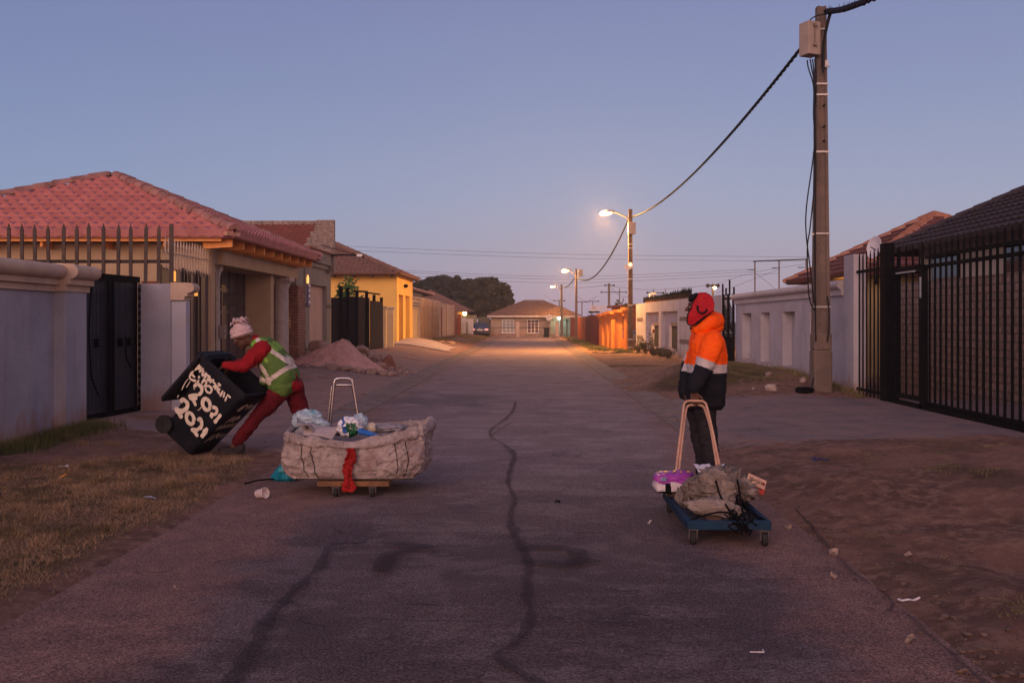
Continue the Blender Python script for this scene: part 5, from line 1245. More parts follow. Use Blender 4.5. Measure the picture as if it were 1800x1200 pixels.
# wheelie bin builder used for the far bin and the painted one
BINM = mat('bin_plastic', (.008, .008, .013), (.011, .011, .016), 5, .5, .2, 120, dirt=(.030, .024, .025), dscale=5, damt=.4, fine=.2, spec=.12)
BINK = mat('bin_plastic_worn', (.016, .015, .018), (.011, .011, .015), 5, .6, .25, 120, dirt=(.040, .032, .032), dscale=6, damt=.5, fine=.2, spec=.12)
def wheelie_bin(root, lid_angle):
    """upright bin at origin of root: +X is the front, wheels and hinge at -X"""
    def ring(f, z, w, x0, x1, rr=.05, n=5):
        pts = []
        for cx, cy, a0 in ((x1-rr, w/2-rr, 0), (x0+rr, w/2-rr, 90), (x0+rr, -w/2+rr, 180), (x1-rr, -w/2+rr, 270)):
            for k in range(n): a = R(a0+90*k/(n-1)); pts.append((cx+rr*math.cos(a), cy+rr*math.sin(a), z))
        return pts
    def shell(rings):
        vs = [p for r_ in rings for p in r_]; n = len(rings[0]); fs = []
        for i in range(len(rings)-1):
            for k in range(n): fs.append((i*n+k, i*n+(k+1) % n, (i+1)*n+(k+1) % n, (i+1)*n+k))
        return vs, fs, n
    M = wmat(root)
    b = MB(M)
    rings = [ring(0, .0, .40, -.20, .20), ring(0, .01, .43, -.22, .22), ring(0, .92, .53, -.30, .34), ring(0, .925, .57, -.33, .37), ring(0, .965, .575, -.33, .375), ring(0, .97, .60, -.35, .39), ring(0, 1.03, .60, -.35, .39),
             ring(0, 1.035, .57, -.33, .37), ring(0, 1.0, .50, -.29, .32), ring(0, .9, .49, -.28, .31), ring(0, .06, .40, -.20, .20)]
    vs, fs, n = shell(rings); b.add(vs, fs+[tuple(range(n))[::-1], tuple(range(len(vs)-n, len(vs)))]); b.build('body', BINM, root, smooth=True, crease=40)
    b = MB(M)
    for s in (-1, 1): b.box(-.36, -.26, s*.17-.02, s*.17+.02, .88, 1.0)
    b.tube([(-.41, -.24, .99), (-.41, .24, .99)], .017, 10); b.box(-.42, -.33, -.245, -.215, .965, 1.005); b.box(-.42, -.33, .215, .245, .965, 1.005); b.build('handle', BINK, root, smooth=True, crease=40)
    b = MB(M); b.tube([(-.235, -.25, .08), (-.235, .25, .08)], .014, 8); b.box(-.27, -.16, -.17, .17, .02, .16); b.build('axle', BINK, root)
    for s in (-1, 1):
        T = Matrix.Translation((-.24, s*.265, .095)) @ Matrix.Rotation(PI/2, 4, 'X')
        b = MB(M); b.lathe([(.06, -.026), (.085, -.028), (.102, -.022), (.105, 0), (.102, .022), (.085, .028), (.06, .026)], (0, 0, 0), 28, T); w = b.build('wheel', mat('rubber', (.022, .020, .021), (.03, .027, .027), 6, .75, .2), root, smooth=True, crease=50)
        b = MB(M); b.lathe([(.0, -.020), (.06, -.022), (.075, -.014), (.075, .014), (.06, .022), (0, .020)], (0, 0, 0), 24, T); b.lathe([(0, -.03), (.022, -.03), (.022, .03), (0, .03)], (0, 0, 0), 12, T); b.build('hub', BINK, w, smooth=True, crease=40)
    # lid hinged at the handle
    H = Matrix.Translation((-.37, 0, 1.03)) @ Matrix.Rotation(R(-lid_angle), 4, 'Y')
    b = MB(M @ H); rg = [ring(0, 0.0, .60, -.0, .74), ring(0, .03, .61, -.0, .75), ring(0, .045, .58, .02, .72), ring(0, .085, .42, .12, .60), ring(0, .09, .36, .16, .55)]
    vs, fs, n = shell(rg); b.add(vs, fs+[tuple(range(n))[::-1], tuple(range(len(vs)-n, len(vs)))]); b.build('lid', BINK, root, smooth=True, crease=40)
t = thing('wheelie_bin', 'small upright black wheelie bin standing before the far bungalow', 'bin', (1.72, 97.7, .02), R(-90)); t.scale = (1.0, 1.0, .87); wheelie_bin(t, 0)

# parked car (rear view)
t = thing('parked_car', 'dark blue sedan parked at the far left end of the street, seen from behind', 'car', (-4.78, 96.5, .03))
CP = mat('navy_car_paint', (.020, .022, .032), (.018, .02, .03), 1, .18, 0, fine=0, spec=.8); CG = glass('car_glass', (.03, .035, .06), .05)
Mc = wmat(t)
b = MB(Mc)
secs = [(0, .38, .80, .80), (.05, .30, .90, .86), (.25, .26, .98, .88), (.9, .24, 1.0, .89), (2.2, .24, .96, .90), (3.3, .24, .94, .90), (4.2, .26, .80, .86), (4.5, .34, .66, .74)]
vs, fs = [], []
for y, z0, z1, w in secs:
    for x, z in ((-w, z0+.12), (-w, z1-.22), (-w*.93, z1-.05), (-w*.7, z1), (w*.7, z1), (w*.93, z1-.05), (w, z1-.22), (w, z0+.12), (w*.85, z0), (-w*.85, z0)): vs.append((x, y, z))
n = 10
for i in range(len(secs)-1): fs += [(i*n+k, i*n+(k+1) % n, (i+1)*n+(k+1) % n, (i+1)*n+k) for k in range(n)]
b.add(vs, fs+[tuple(range(n))[::-1], tuple(range(len(vs)-n, len(vs)))]); b.build('body', CP, t, smooth=True, crease=35)
b = MB(Mc); cab = [(.75, .97, .76), (1.45, 1.36, .60), (2.4, 1.42, .60), (3.3, .95, .74)]; vs = []
for y, z, w in cab: vs += [(-w, y, z), (w, y, z)]
bs = [(-.80, .7, .93), (.80, .7, .93), (.80, 3.35, .93), (-.80, 3.35, .93)]
b.add(vs+bs, [(0, 1, 3, 2), (2, 3, 5, 4), (4, 5, 7, 6), (0, 2, 4, 6, 11, 8), (1, 9, 10, 7, 5, 3), (8, 9, 1, 0), (6, 7, 10, 11)]); b.build('roof', CP, t, bevel=.03)
b = MB(Mc); b.add([(-.66, .80, 1.02), (.66, .80, 1.02), (.53, 1.36, 1.33), (-.53, 1.36, 1.33)], [(0, 1, 2, 3)]); o = b.build('rear_window', CG, t); o.modifiers.new('s', 'SOLIDIFY').thickness = .02
for s in (-1, 1):
    b = MB(Mc); b.ell((s*.64, -.03, .74), (.20, .06, .085)); b.build('tail_light', emit('tail_reflector_glow', (.85, .33, .28), .8), t, smooth=True)  # unlit tail reflectors: their bright sheen is made as a weak glow
    b = MB(Mc); b.box(s*.62-.10, s*.62+.10, -.02, .03, .40, .45); b.build('reflector', mat('orange_reflector', (.6, .12, .03), None, 3, .3, 0), t)
    for yy in (.85, 3.6):
        T = Matrix.Translation((s*.80, yy, .31)) @ Matrix.Rotation(PI/2, 4, 'Y')
        b = MB(Mc); b.lathe([(.19, -.10), (.28, -.11), (.31, -.08), (.31, .08), (.28, .11), (.19, .10)], (0, 0, 0), 22, T); w = b.build('wheel', MATS['rubber'], t, smooth=True, crease=50)
        b = MB(Mc); b.lathe([(0, -.09), (.19, -.08), (.19, .08), (0, .09)], (0, 0, 0), 16, T); b.build('rim', STEEL, w)
b = MB(Mc); b.box(-.26, .26, -.09, -.06, .64, .77); b.build('number_plate', mat('plate', (.72, .64, .60), None, 5, .5, 0), t)
b = MB(Mc); b.box(-.86, .86, -.06, .12, .34, .58); b.build('bumper', CP, t, bevel=.05)
b = MB(Mc); b.tube([(0, -.08, .84), (0, -.02, .84)], .05, 12); b.build('badge', STEEL, t)

# trees behind
def leaf_mat(name, c1, c2):
    m, nt, b_ = _nt(name); g = N(nt); oi = g.noise(g.pos(), 1.1, 4); o2 = g.noise(g.pos(), 14, 2)
    col = g.mix(g.ramp(oi, .35, .65), tuple(c1), tuple(c2)); col = g.mix(.5, col, g.mix(o2, (.3, .3, .3), (1.8, 1.8, 1.8)), 'MULTIPLY')
    nt.links.new(col, b_.inputs['Base Color']); b_.inputs['Roughness'].default_value = .75; b_.inputs['Specular IOR Level'].default_value = .2
    return m
LEAF = leaf_mat('tree_leaf', (.034, .032, .016), (.062, .050, .025))
def big_tree(base, lobes, label, seed, n=52000, leaf=.17, trunk=.45):
    t = thing('broad_tree', label, 'tree', base); rg = np.random.default_rng(seed); base = Vector(base)
    allv = []; tot = sum(r[3]*r[4]*r[5] for r in lobes)
    for (cx, cy, cz, rx, ry, rz) in lobes:
        # each lobe is a cauliflower of clumps on its shell
        nc = 38; u = rg.normal(size=(nc, 3)); u[:, 2] = np.abs(u[:, 2])*.9-.28; u /= np.linalg.norm(u, axis=1)[:, None]
        rad = rg.uniform(.72, 1.0, nc)[:, None]; cc = np.array([cx, cy, cz])+u*rad*np.array([rx, ry, rz])
        m = int(n*rx*ry*rz/tot); k = rg.integers(0, nc, m); s = rg.uniform(.14, .38, nc)*min(rx, rz)
        d = rg.normal(size=(m, 3)); d /= np.linalg.norm(d, axis=1)[:, None]; d *= (rg.random((m, 1))**.4)
        p = cc[k]+d*s[k][:, None]*np.array([1.25, 1.25, .8])
        a = rg.normal(size=(m, 3)); a /= np.linalg.norm(a, axis=1)[:, None]; bb = np.cross(a, rg.normal(size=(m, 3))); bb /= np.linalg.norm(bb, axis=1)[:, None]
        L = leaf*rg.uniform(.6, 1.5, (m, 1)); q = np.stack([p-a*L, p+bb*L*.6, p+a*L, p-bb*L*.6], 1); allv.append(q.reshape(-1, 3))
    V = np.concatenate(allv); me = bpy.data.meshes.new('crown'); nq = len(V)//4; V = V-np.array(base)
    me.vertices.add(len(V)); me.vertices.foreach_set('co', V.ravel()); me.loops.add(len(V)); me.loops.foreach_set('vertex_index', np.arange(len(V), dtype=np.int32))
    me.polygons.add(nq); me.polygons.foreach_set('loop_start', np.arange(0, len(V), 4, dtype=np.int32)); me.update(calc_edges=True); me.materials.append(LEAF)
    o = bpy.data.objects.new('crown', me); COL.objects.link(o); o.parent = t
    b = MB(); rr = random.Random(seed)
    b.tube([base, base+Vector((.1, 0, 1.2)), base+Vector((0, 0, 2.4))], [trunk, trunk*.8, trunk*.65], 12)
    for (cx, cy, cz, rx, ry, rz) in lobes:
        for k in range(3):
            e = Vector((cx+rr.uniform(-.5, .5)*rx, cy+rr.uniform(-.5, .5)*ry, cz+rr.uniform(0, .6)*rz)); st = base+Vector((0, 0, 2.2))
            b.tube([st, st.lerp(e, .5)+Vector((rr.uniform(-.4, .4), 0, -.3)), e], [trunk*.45, trunk*.28, .05], 7)
    b.build('trunk', mat('bark', (.06, .04, .03), None, 4, .9, .4), t)
    return t
def lobe(px, py, rpx, rpy, Y): p = at(px, py, Y); r = rpx*Y/F; return (p.x, Y, p.z, r, r*.9, rpy*Y/F)
Yt = 128
big_tree((at(770, 560, Yt).x, Yt, 0), [lobe(768, 512, 36, 30, Yt), lobe(742, 528, 26, 30, Yt), lobe(800, 514, 26, 26, Yt-2), lobe(780, 545, 50, 34, Yt), lobe(728, 545, 18, 26, Yt-2)], 'broad dark tree behind the left houses, its crown the left half of the pair', 5, 50000)
Yt = 124
big_tree((at(850, 560, Yt).x, Yt, 0), [lobe(850, 514, 36, 29, Yt), lobe(878, 522, 23, 26, Yt-2), lobe(826, 522, 26, 27, Yt), lobe(848, 548, 42, 34, Yt), lobe(884, 532, 17, 16, Yt), lobe(810, 552, 28, 32, Yt)], 'broad dark tree, right half of the pair, standing left of the far bungalow', 8, 50000)
# green bush behind the black sheet gates
shrub('green_bush', (-7.52, 41.6, .3), 3.25, 24, 12, 'bright green leafy bush rising behind the black sheet gates', 'bush', mat('bright_leaf', (.14, .27, .07), (.08, .17, .045), 9, .7, 0), .12, .62, 0, None, 60)
# ------------------------------------------------------------ people
def frame(c, f, u):
    f = Vector(f).normalized(); u = Vector(u); u = (u-f*u.dot(f)).normalized(); s = u.cross(f)
    M = Matrix((f, s, u)).transposed().to_4x4(); M.translation = Vector(c); return M
def add_head(b, c, f, u, neck_to, k=1.0):
    old = b.M; b.M = frame(c, f, u) @ Matrix.Scale(k, 4)
    b.ell((-.008, 0, .025), (.100, .078, .098)); b.ell((.030, 0, -.045), (.066, .058, .078)); b.ell((.066, 0, -.100), (.030, .030, .022))
    b.ell((.080, 0, .040), (.022, .055, .018)); b.capsule((.092, 0, .022), (.116, 0, -.016), .009, .014, 10)
    for s in (-1, 1):
        b.ell((.108, s*.013, -.020), (.012, .010, .009), seg=10, rings=8); b.ell((.070, s*.034, -.010), (.026, .022, .020)); b.ell((-.004, s*.078, -.004), (.022, .010, .034), (0, R(12), 0), 12, 8)
        b.ell((.082, s*.030, .021), (.012, .016, .010), seg=10, rings=8)
    b.ell((.094, 0, -.052), (.016, .027, .010), seg=12, rings=8); b.ell((.091, 0, -.066), (.016, .024, .010), seg=12, rings=8)
    b.M = old
    M = frame(c, f, u); b.capsule(M @ Vector((-.020*k, 0, -.05*k)), Vector(neck_to), .056*k, .062*k)
def add_eyes(c, f, u, parent, k=1.0):
    b = MB(frame(c, f, u) @ Matrix.Scale(k, 4))
    for s in (-1, 1): b.ell((.088, s*.030, .010), (.010, .013, .008), seg=12, rings=8)
    return b.build('eyes', mat('eye_white', (.35, .30, .28), None, 5, .3, 0, fine=0), parent, smooth=True)
def add_hand(b, wrist, fdir, pn, thumb_side, curl=(35, 45, 35), k=1.0, spread=.010):
    """wrist point, finger direction, palm normal; curl bends fingers towards the palm normal"""
    f = Vector(fdir).normalized(); n = Vector(pn); n = (n-f*n.dot(f)).normalized(); s = f.cross(n)*thumb_side   # s points to the thumb
    w = Vector(wrist)
    for j in range(4):
        o = s*(.030-.020*j)*k
        b.capsule(w+o*.55, w+o+f*.078*k, .017*k, .0125*k, 10)
    L = [(.040, .026, .020), (.045, .030, .021), (.041, .028, .020), (.032, .021, .018)]
    for j in range(4):
        p = w+s*(.031-.0205*j)*k+f*(.080-(.006 if j in (0, 3) else 0))*k; d = f+s*spread*(1.5-j); d.normalize(); a = 0
        for q in range(3):
            a = R(curl[q]+6*noise.noise(Vector((j, q, 3)))*4); axis = s
            d = (d*math.cos(a)+n*math.sin(a)) if q == 0 else (Matrix.Rotation(a, 3, d.cross(n) if d.cross(n).length > .1 else f.cross(n)) @ d)
            e = p+d*L[j][q]*k; b.capsule(p, e, (.0095-.0008*q)*k, (.0088-.0009*q)*k, 8); p = e
    p = w+s*.026*k+f*.018*k; d = (s*.75+f*.62+n*.28).normalized(); e = p+d*.045*k; b.capsule(p, e, .014*k, .0115*k, 10)
    d2 = (d*.45+f*.75+n*.5).normalized(); g_ = e+d2*.032*k; b.capsule(e, g_, .0110*k, .0098*k, 8); d3 = (f*.6+n*.8).normalized(); b.capsule(g_, g_+d3*.024*k, .0098*k, .0085*k, 8)
def seg_dist(p, a, c):
    d = c-a; t = max(0, min(1, (p-a).dot(d)/d.dot(d))); return (p-(a+d*t)).length, t
SKIN = mat('dark_skin', (.105, .048, .032), (.080, .036, .025), 8, .5, .15, 150, fine=.2)
SHOE = mat('black_shoe', (.022, .018, .020), (.03, .025, .026), 8, .5, .2, 90)
def shoe(name, heel, toe, parent, m=SHOE, w=.048, h=.09):
    heel, toe = Vector(heel), Vector(toe); d = (toe-heel).normalized(); L = (toe-heel).length; b = MB(frame(heel, d, (0, 0, 1)))
    b.ell((L*.16, 0, h*.55), (L*.25, w*.85, h*.75)); b.ell((L*.60, 0, h*.36), (L*.42, w, h*.40)); b.ell((L*.86, 0, h*.27), (L*.17, w*.85, h*.27)); b.capsule((L*.18, 0, h*.7), (L*.16, 0, h*1.25), w*.8, w*.85)
    o = fuse(b, name, m, parent, .006, 3)
    s = MB(frame(heel, d, (0, 0, 1))); pts = [(L*(.5-.52*math.cos(t)), w*1.04*math.sin(t)*(1-.12*math.cos(2*t)), 0) for t in [2*PI*i/22 for i in range(22)]]
    s.prism([(x, y, .0) for x, y, z in pts], Vector((0, 0, .022))); s.build('sole', mat('shoe_sole', (.05, .04, .04), None, 8, .8, .2), o)
    return o

# --- standing man
B_ = thing('person', 'person standing in profile in orange and navy jacket and red earflap hat, holding a trolley', 'person', (1.6, 9.0, 0))
hc, hf, hu = Vector((1.532, 8.975, 1.664)), Vector((-1, -.07, .06)), Vector((.04, 0, 1))
b = MB(); add_head(b, hc, hf, hu, (1.60, 9.0, 1.47), 1.0)
for s in (-1, 1):
    b.capsule((1.60, 9+s*.08, 1.36), (1.60, 9+s*.16, 1.36), .065, .055); b.chain([(1.60, 9+s*.10, .98), (1.595, 9+s*.10, .88)], [.12, .10])
    b.chain([(1.59, 9+s*.10, .90), (1.60, 9+s*.105, .50), (1.635, 9+s*.11, .10)], [.085, .056, .040])
    b.chain([(1.635, 9+s*.11, .08), (1.52, 9+s*.12, .04)], [.036, .032])
b.chain([(1.58, 9, .95), (1.60, 9, 1.15), (1.60, 9, 1.33)], [.12, .11, .11])
# left arm to the handle, right arm forward on the far side
WR = Vector((1.432, 8.625, .935))
b.chain([(1.615, 8.82, 1.39), (1.525, 8.74, 1.14), tuple(WR)], [.055, .043, .028])
add_hand(b, WR, (.02, -.10, -1), (0, -1, .05), -1, (45, 75, 55), .98)
WR2 = Vector((1.44, 9.07, .875)); b.chain([(1.615, 9.18, 1.39), (1.50, 9.22, 1.12), tuple(WR2)], [.055, .043, .028])
add_hand(b, WR2, (.10, -.95, -.25), (0, -.2, -1), 1, (30, 40, 30))
fuse(b, 'body', SKIN, B_, .0055, 2)
add_eyes(hc, hf, hu, B_)
JO = mat('safety_orange', (.93, .105, .004), (.86, .085, .004), 7, .65, .2, 140, fine=.15); JN = mat('navy_cloth', (.007, .007, .011), (.011, .010, .014), 7, .8, .2, 140, fine=.2)
JS = mat('reflective_silver', (.50, .43, .42), (.42, .36, .36), 9, .4, .1, 90, fine=.2)
b = MB()
b.loft([(1.572, 9.0, .765, .155, .20), (1.592, 9.0, .80, .172, .22), (1.600, 9.0, .95, .170, .225), (1.607, 9.0, 1.12, .170, .22), (1.612, 9.0, 1.25, .165, .22), (1.605, 9.0, 1.36, .155, .215), (1.60, 9.0, 1.43, .125, .17), (1.60, 9, 1.48, .09, .10)], 36, True, .85)
SA, EA, WA = Vector((1.625, 8.80, 1.375)), Vector((1.528, 8.735, 1.13)), Vector((1.440, 8.64, .975))
b.chain([SA, SA.lerp(EA, .5), EA, EA.lerp(WA, .6), WA], [.094, .088, .076, .070, .056], 18)
SB_, EB_, WB_ = Vector((1.605, 9.20, 1.375)), Vector((1.50, 9.23, 1.12)), Vector((1.425, 9.13, .90)); b.chain([SB_, EB_, WB_], [.095, .082, .066], 18)
sc_ = Vector((1.540, 8.74, 1.185)); sd = Vector((-.36, 0, -.93)).normalized()
def jmat(p):
    d1 = min(seg_dist(p, SA, EA)[0], seg_dist(p, EA, WA)[0])
    if d1 < .108 and p.y < 8.83 or d1 < .085:
        s = (p-sc_).dot(sd); return 0 if s < -.034 else (2 if s < .036 else 1)
    d2 = min(seg_dist(p, SB_, EB_)[0], seg_dist(p, EB_, WB_)[0])
    if d2 < .10 and p.y > 9.2:
        s = (p-Vector((1.53, 9.2, 1.185))).dot(sd); return 0 if s < -.034 else (2 if s < .036 else 1)
    return 0 if p.z > 1.165 else (2 if p.z > 1.095 else 1)
w1 = folds(5.5, .016, (1, 1, .6), 3); w2 = folds(12, .008, (.8, 1, 1.7), 8)
fuse(b, 'jacket', [JO, JN, JS], B_, .0085, 5, jmat, lambda p: w1(p)+w2(p))
b = MB()
hp = [(1.505, 8.925, 1.475, .040), (1.565, 8.895, 1.500, .056), (1.635, 8.895, 1.545, .072), (1.688, 8.96, 1.560, .078), (1.688, 9.04, 1.560, .078), (1.635, 9.105, 1.545, .072), (1.565, 9.105, 1.500, .056), (1.505, 9.065, 1.475, .040)]
b.chain([p[:3] for p in hp], [p[3]*.9 for p in hp], 16); b.ell((1.66, 9.0, 1.50), (.098, .115, .07)); b.ell((1.645, 9, 1.575), (.055, .08, .085))
w3 = folds(9, .008, (1, 1, 1.8), 5); fuse(b, 'hood', JO, B_, .007, 4, None, w3)
# hat
RED = mat('quilted_red', (.42, .012, .020), (.34, .010, .018), 8, .6, .3, 90, fine=.2); FUR = mat('black_fur', (.012, .011, .013), (.02, .018, .02), 12, .95, 1.0, 160, fine=.3)
b = MB()
b.ell((1.568, 8.985, 1.705), (.104, .100, .110))
fo = [(1218.5, 531), (1213, 544), (1209, 554), (1207.5, 562), (1209, 569), (1214, 572), (1220, 570), (1232, 560), (1245, 551), (1253, 546), (1255, 533), (1250, 522), (1240, 516), (1228, 515)]
for s in (-1, 1):
    pts = [((px-VX)*8.90/F+(.022 if s > 0 and px < 1221 else 0)+(.006 if px < 1219 else 0), EYE-(py-HY)*8.90/F) for px, py in fo]
    def yo(x, z, k): return 8.985+s*(.058+.042*sm(1.44, 1.56, x)*1.0-.012*sm(1.62, 1.52, z)+k*.030)
    vs = [(x, yo(x, z, 0), z) for x, z in pts]+[(x, yo(x, z, .8), z) for x, z in pts]; n = len(pts); cx_, cz_ = sum(p[0] for p in pts)/n, sum(p[1] for p in pts)/n
    vs += [(cx_, yo(cx_, cz_, -.3), cz_), (cx_, yo(cx_, cz_, 1.15), cz_)]
    fs = [(i, (i+1) % n, n+(i+1) % n, n+i) for i in range(n)]+[((i+1) % n, i, 2*n) for i in range(n)]+[(n+i, n+(i+1) % n, 2*n+1) for i in range(n)]
    if s > 0: fs = [f[::-1] for f in fs]
    b.add(vs, fs)
w4 = folds(20, .0045, (1, 1, 1.3), 9); hat = fuse(b, 'hat', RED, B_, .005, 3, None, w4)
b = MB(); b.ell((1.487, 8.985, 1.772), (.054, .082, .026), (0, R(-30), 0), 20, 12); b.ell((1.468, 8.985, 1.752), (.030, .078, .026), (0, R(-40), 0), 20, 12)
w5 = folds(40, .006, (1, 1, 1), 2); fuse(b, 'fur_brim', FUR, hat, .005, 2, None, w5)
for s in (-1,):
    b = MB(); b.tube([(x-.002, 8.985+s*(.066+.040*sm(1.44, 1.56, x)), z) for x, z in spline([((px-VX)*8.90/F, EYE-(py-HY)*8.90/F, 0) for px, py in fo[:10]], 3) for x, z in ((x, z),)] if 0 else [(q.x+.004, 8.985+s*(.070+.042*sm(1.44, 1.56, q.x)), q.y) for q in spline([((px-VX)*8.90/F, EYE-(py-HY)*8.90/F, 0) for px, py in fo[:10]], 4)], .0062, 8); b.build('fur_edge', FUR, hat, smooth=True)
b = MB(); b.tube(spline([(1.499, 8.862, 1.690), (1.498, 8.857, 1.662), (1.514, 8.852, 1.634), (1.545, 8.850, 1.624), (1.572, 8.853, 1.640), (1.583, 8.862, 1.662)], 6), .0085, 8); b.build('ear_strap', FUR, hat, smooth=True)
b = MB(); b.tube([(1.452, 8.915, 1.520), (1.450, 8.915, 1.498)], .004, 6); b.ell((1.449, 8.915, 1.490), (.011, .009, .013)); b.build('chin_toggle', FUR, hat, smooth=True)
b = MB(); b.ell((1.560, 8.878, 1.728), (.005, .004, .005)); b.build('eyelet', FUR, hat)
# trousers, shoes
b = MB(); b.ell((1.585, 9.0, .93), (.135, .175, .13))
for s, dx in ((-1, 0), (1, -.035)): b.chain([(1.565+dx, 9+s*.092, .90), (1.575+dx, 9+s*.10, .72), (1.600+dx, 9+s*.105, .50), (1.625+dx, 9+s*.11, .30), (1.640+dx, 9+s*.11, .10)], [.112, .100, .082, .074, .070], 18)
w6 = folds(7, .012, (1, 1, .8), 13); w7 = folds(14, .007, (.7, 1, 1.8), 1)
fuse(b, 'trousers', mat('black_trousers', (.016, .014, .017), (.024, .020, .023), 6, .85, .2, 130, fine=.2), B_, .008, 4, None, lambda p: w6(p)+w7(p))
for s, dx in ((-1, 0), (1, -.035)): shoe('shoe', (1.70+dx, 9+s*.11, .012), (1.42+dx, 9+s*.125, .012), B_)

# --- man bent over the bin
gA = .05
A_ = thing('person', 'person bent over the tipped bin in green vest, dark red clothes and pink hat', 'person', (-2.95, 11.55, gA))
hc, hf, hu = Vector((-3.300, 11.46, 1.372)), Vector((-.78, -.10, -.55)), Vector((-.5, 0, .85))
b = MB(); add_head(b, hc, hf, hu, (-3.13, 11.52, 1.28), .98)
SN, EN, WN = Vector((-3.055, 11.35, 1.225)), Vector((-3.225, 11.23, 1.035)), Vector((-3.425, 11.24, 1.060))
SF, EF, WF_ = Vector((-3.10, 11.70, 1.22)), Vector((-3.27, 11.66, 1.07)), Vector((-3.42, 11.48, 1.04))
b.chain([(-2.80, 11.55, .86), (-2.95, 11.55, 1.05), (-3.06, 11.55, 1.20)], [.125, .125, .13])
for S_, E_, W_ in ((SN, EN, WN), (SF, EF, WF_)): b.chain([S_, E_, W_], [.052, .042, .027])
add_hand(b, WN, (-.85, .1, -.5), (0, .25, -1), -1, (25, 30, 25)); add_hand(b, WF_, (-.75, -.1, -.65), (0, -.25, -1), 1, (25, 30, 25))
LEGN = [(-2.83, 11.45, .83), (-3.11, 11.42, .47), (-3.355, 11.42, .15)]; LEGF = [(-2.77, 11.66, .82), (-2.66, 11.69, .46), (-2.50, 11.71, .15)]
for L_ in (LEGN, LEGF): b.chain(L_, [.085, .056, .04])
b.chain([LEGN[-1], (-3.40, 11.42, .11)], [.038, .034]); b.chain([LEGF[-1], (-2.55, 11.71, .10)], [.038, .034])
fuse(b, 'body', SKIN, A_, .0055, 2); add_eyes(hc, hf, hu, A_, .98)
DRED = mat('dark_red_cloth', (.115, .009, .014), (.080, .007, .011), 5, .85, .25, 130, fine=.25); SRED = mat('red_shirt', (.28, .009, .014), (.21, .008, .012), 5, .8, .25, 130, fine=.2)
b = MB(); b.ell((-2.79, 11.55, .84), (.145, .18, .13), (0, R(35), 0))
b.chain([(-2.835, 11.46, .80), (-2.97, 11.44, .62), LEGN[1], (-3.245, 11.42, .30), (-3.345, 11.42, .19)], [.120, .102, .082, .070, .070], 18)
b.chain([(-2.775, 11.65, .80), (-2.72, 11.67, .62), LEGF[1], (-2.58, 11.70, .30), (-2.51, 11.71, .18)], [.128, .112, .092, .080, .074], 18)
w6 = folds(8, .014, (1, 1, .8), 23); w7 = folds(13, .006, (.8, 1, 1.8), 4)
fuse(b, 'trousers', DRED, A_, .008, 4, None, lambda p: w6(p)+w7(p))
b = MB()
b.chain([(-2.82, 11.55, .86), (-2.93, 11.55, 1.04), (-3.06, 11.55, 1.20)], [.15, .14, .135], 18); b.chain([(-3.07, 11.44, 1.23), (-3.07, 11.66, 1.23)], [.11, .11])
b.chain([SN, SN.lerp(EN, .5), EN, EN.lerp(WN, .55), WN], [.088, .078, .064, .054, .042], 18); b.chain([SF, EF, WF_], [.09, .072, .05], 18)
b.chain([(-3.10, 11.52, 1.28), (-3.165, 11.51, 1.325)], [.085, .066])
b.ell((-2.765, 11.55, .84), (.150, .185, .09), (0, R(30), 0))
w8 = folds(10, .012, (1, 1, 1), 33); fuse(b, 'shirt', SRED, A_, .008, 4, None, lambda p: w8(p)+w7(p)*.8)
VG = mat('green_vest', (.105, .185, .040), (.080, .140, .034), 5, .75, .25, 120, fine=.25); VS = mat('vest_reflector', (.60, .50, .44), (.50, .42, .37), 8, .5, .1, 80, fine=.2); VL = mat('lime_lit_vest', (.20, .36, .05), (.16, .30, .045), 6, .7, .2, 100)  # lime tone: light on the upper vest put into the colour
b = MB()
for y in (11.46, 11.64): b.chain([(-3.075, y, 1.235), (-2.985, y, 1.125), (-2.915, y, 1.03), (-2.86, y, .90), (-2.845, y, .83)], [.135, .158, .168, .168, .155], 20)
b.ell((-3.00, 11.55, .93), (.10, .19, .15), (0, R(30), 0)); b.chain([(-3.10, 11.48, 1.29), (-3.10, 11.63, 1.29)], [.075, .075])
vseg = [(at(461, 643, 11.4), at(477, 667, 11.4), .026), (at(477, 667, 11.4), at(517, 639, 11.4), .026), (at(453, 664, 11.4), at(475, 672, 11.4), .028), (at(452, 596, 11.4), at(514, 641, 11.4), .020)]
def vmat(p):
    q = Vector((p.x, 0, p.z))
    for i, (s0, s1, w) in enumerate(vseg):
        if seg_dist(q, Vector((s0.x, 0, s0.z)), Vector((s1.x, 0, s1.z)))[0] < w: return 1
    k = p.z-1.21-.9*(-3.02-p.x)
    return 2 if seg_dist(q, Vector((-3.14, 0, 1.33)), Vector((-2.93, 0, 1.24)))[0] < .055 or (abs(p.y-11.33) < .05 and seg_dist(q, Vector((-3.12, 0, 1.30)), Vector((-2.98, 0, 1.10)))[0] < .02) else 0
w9 = folds(7, .018, (1, 1, 1), 43)
o = fuse(b, 'vest', [VG, VS, VL], A_, .008, 4, vmat, lambda p: w9(p)+w7(p))
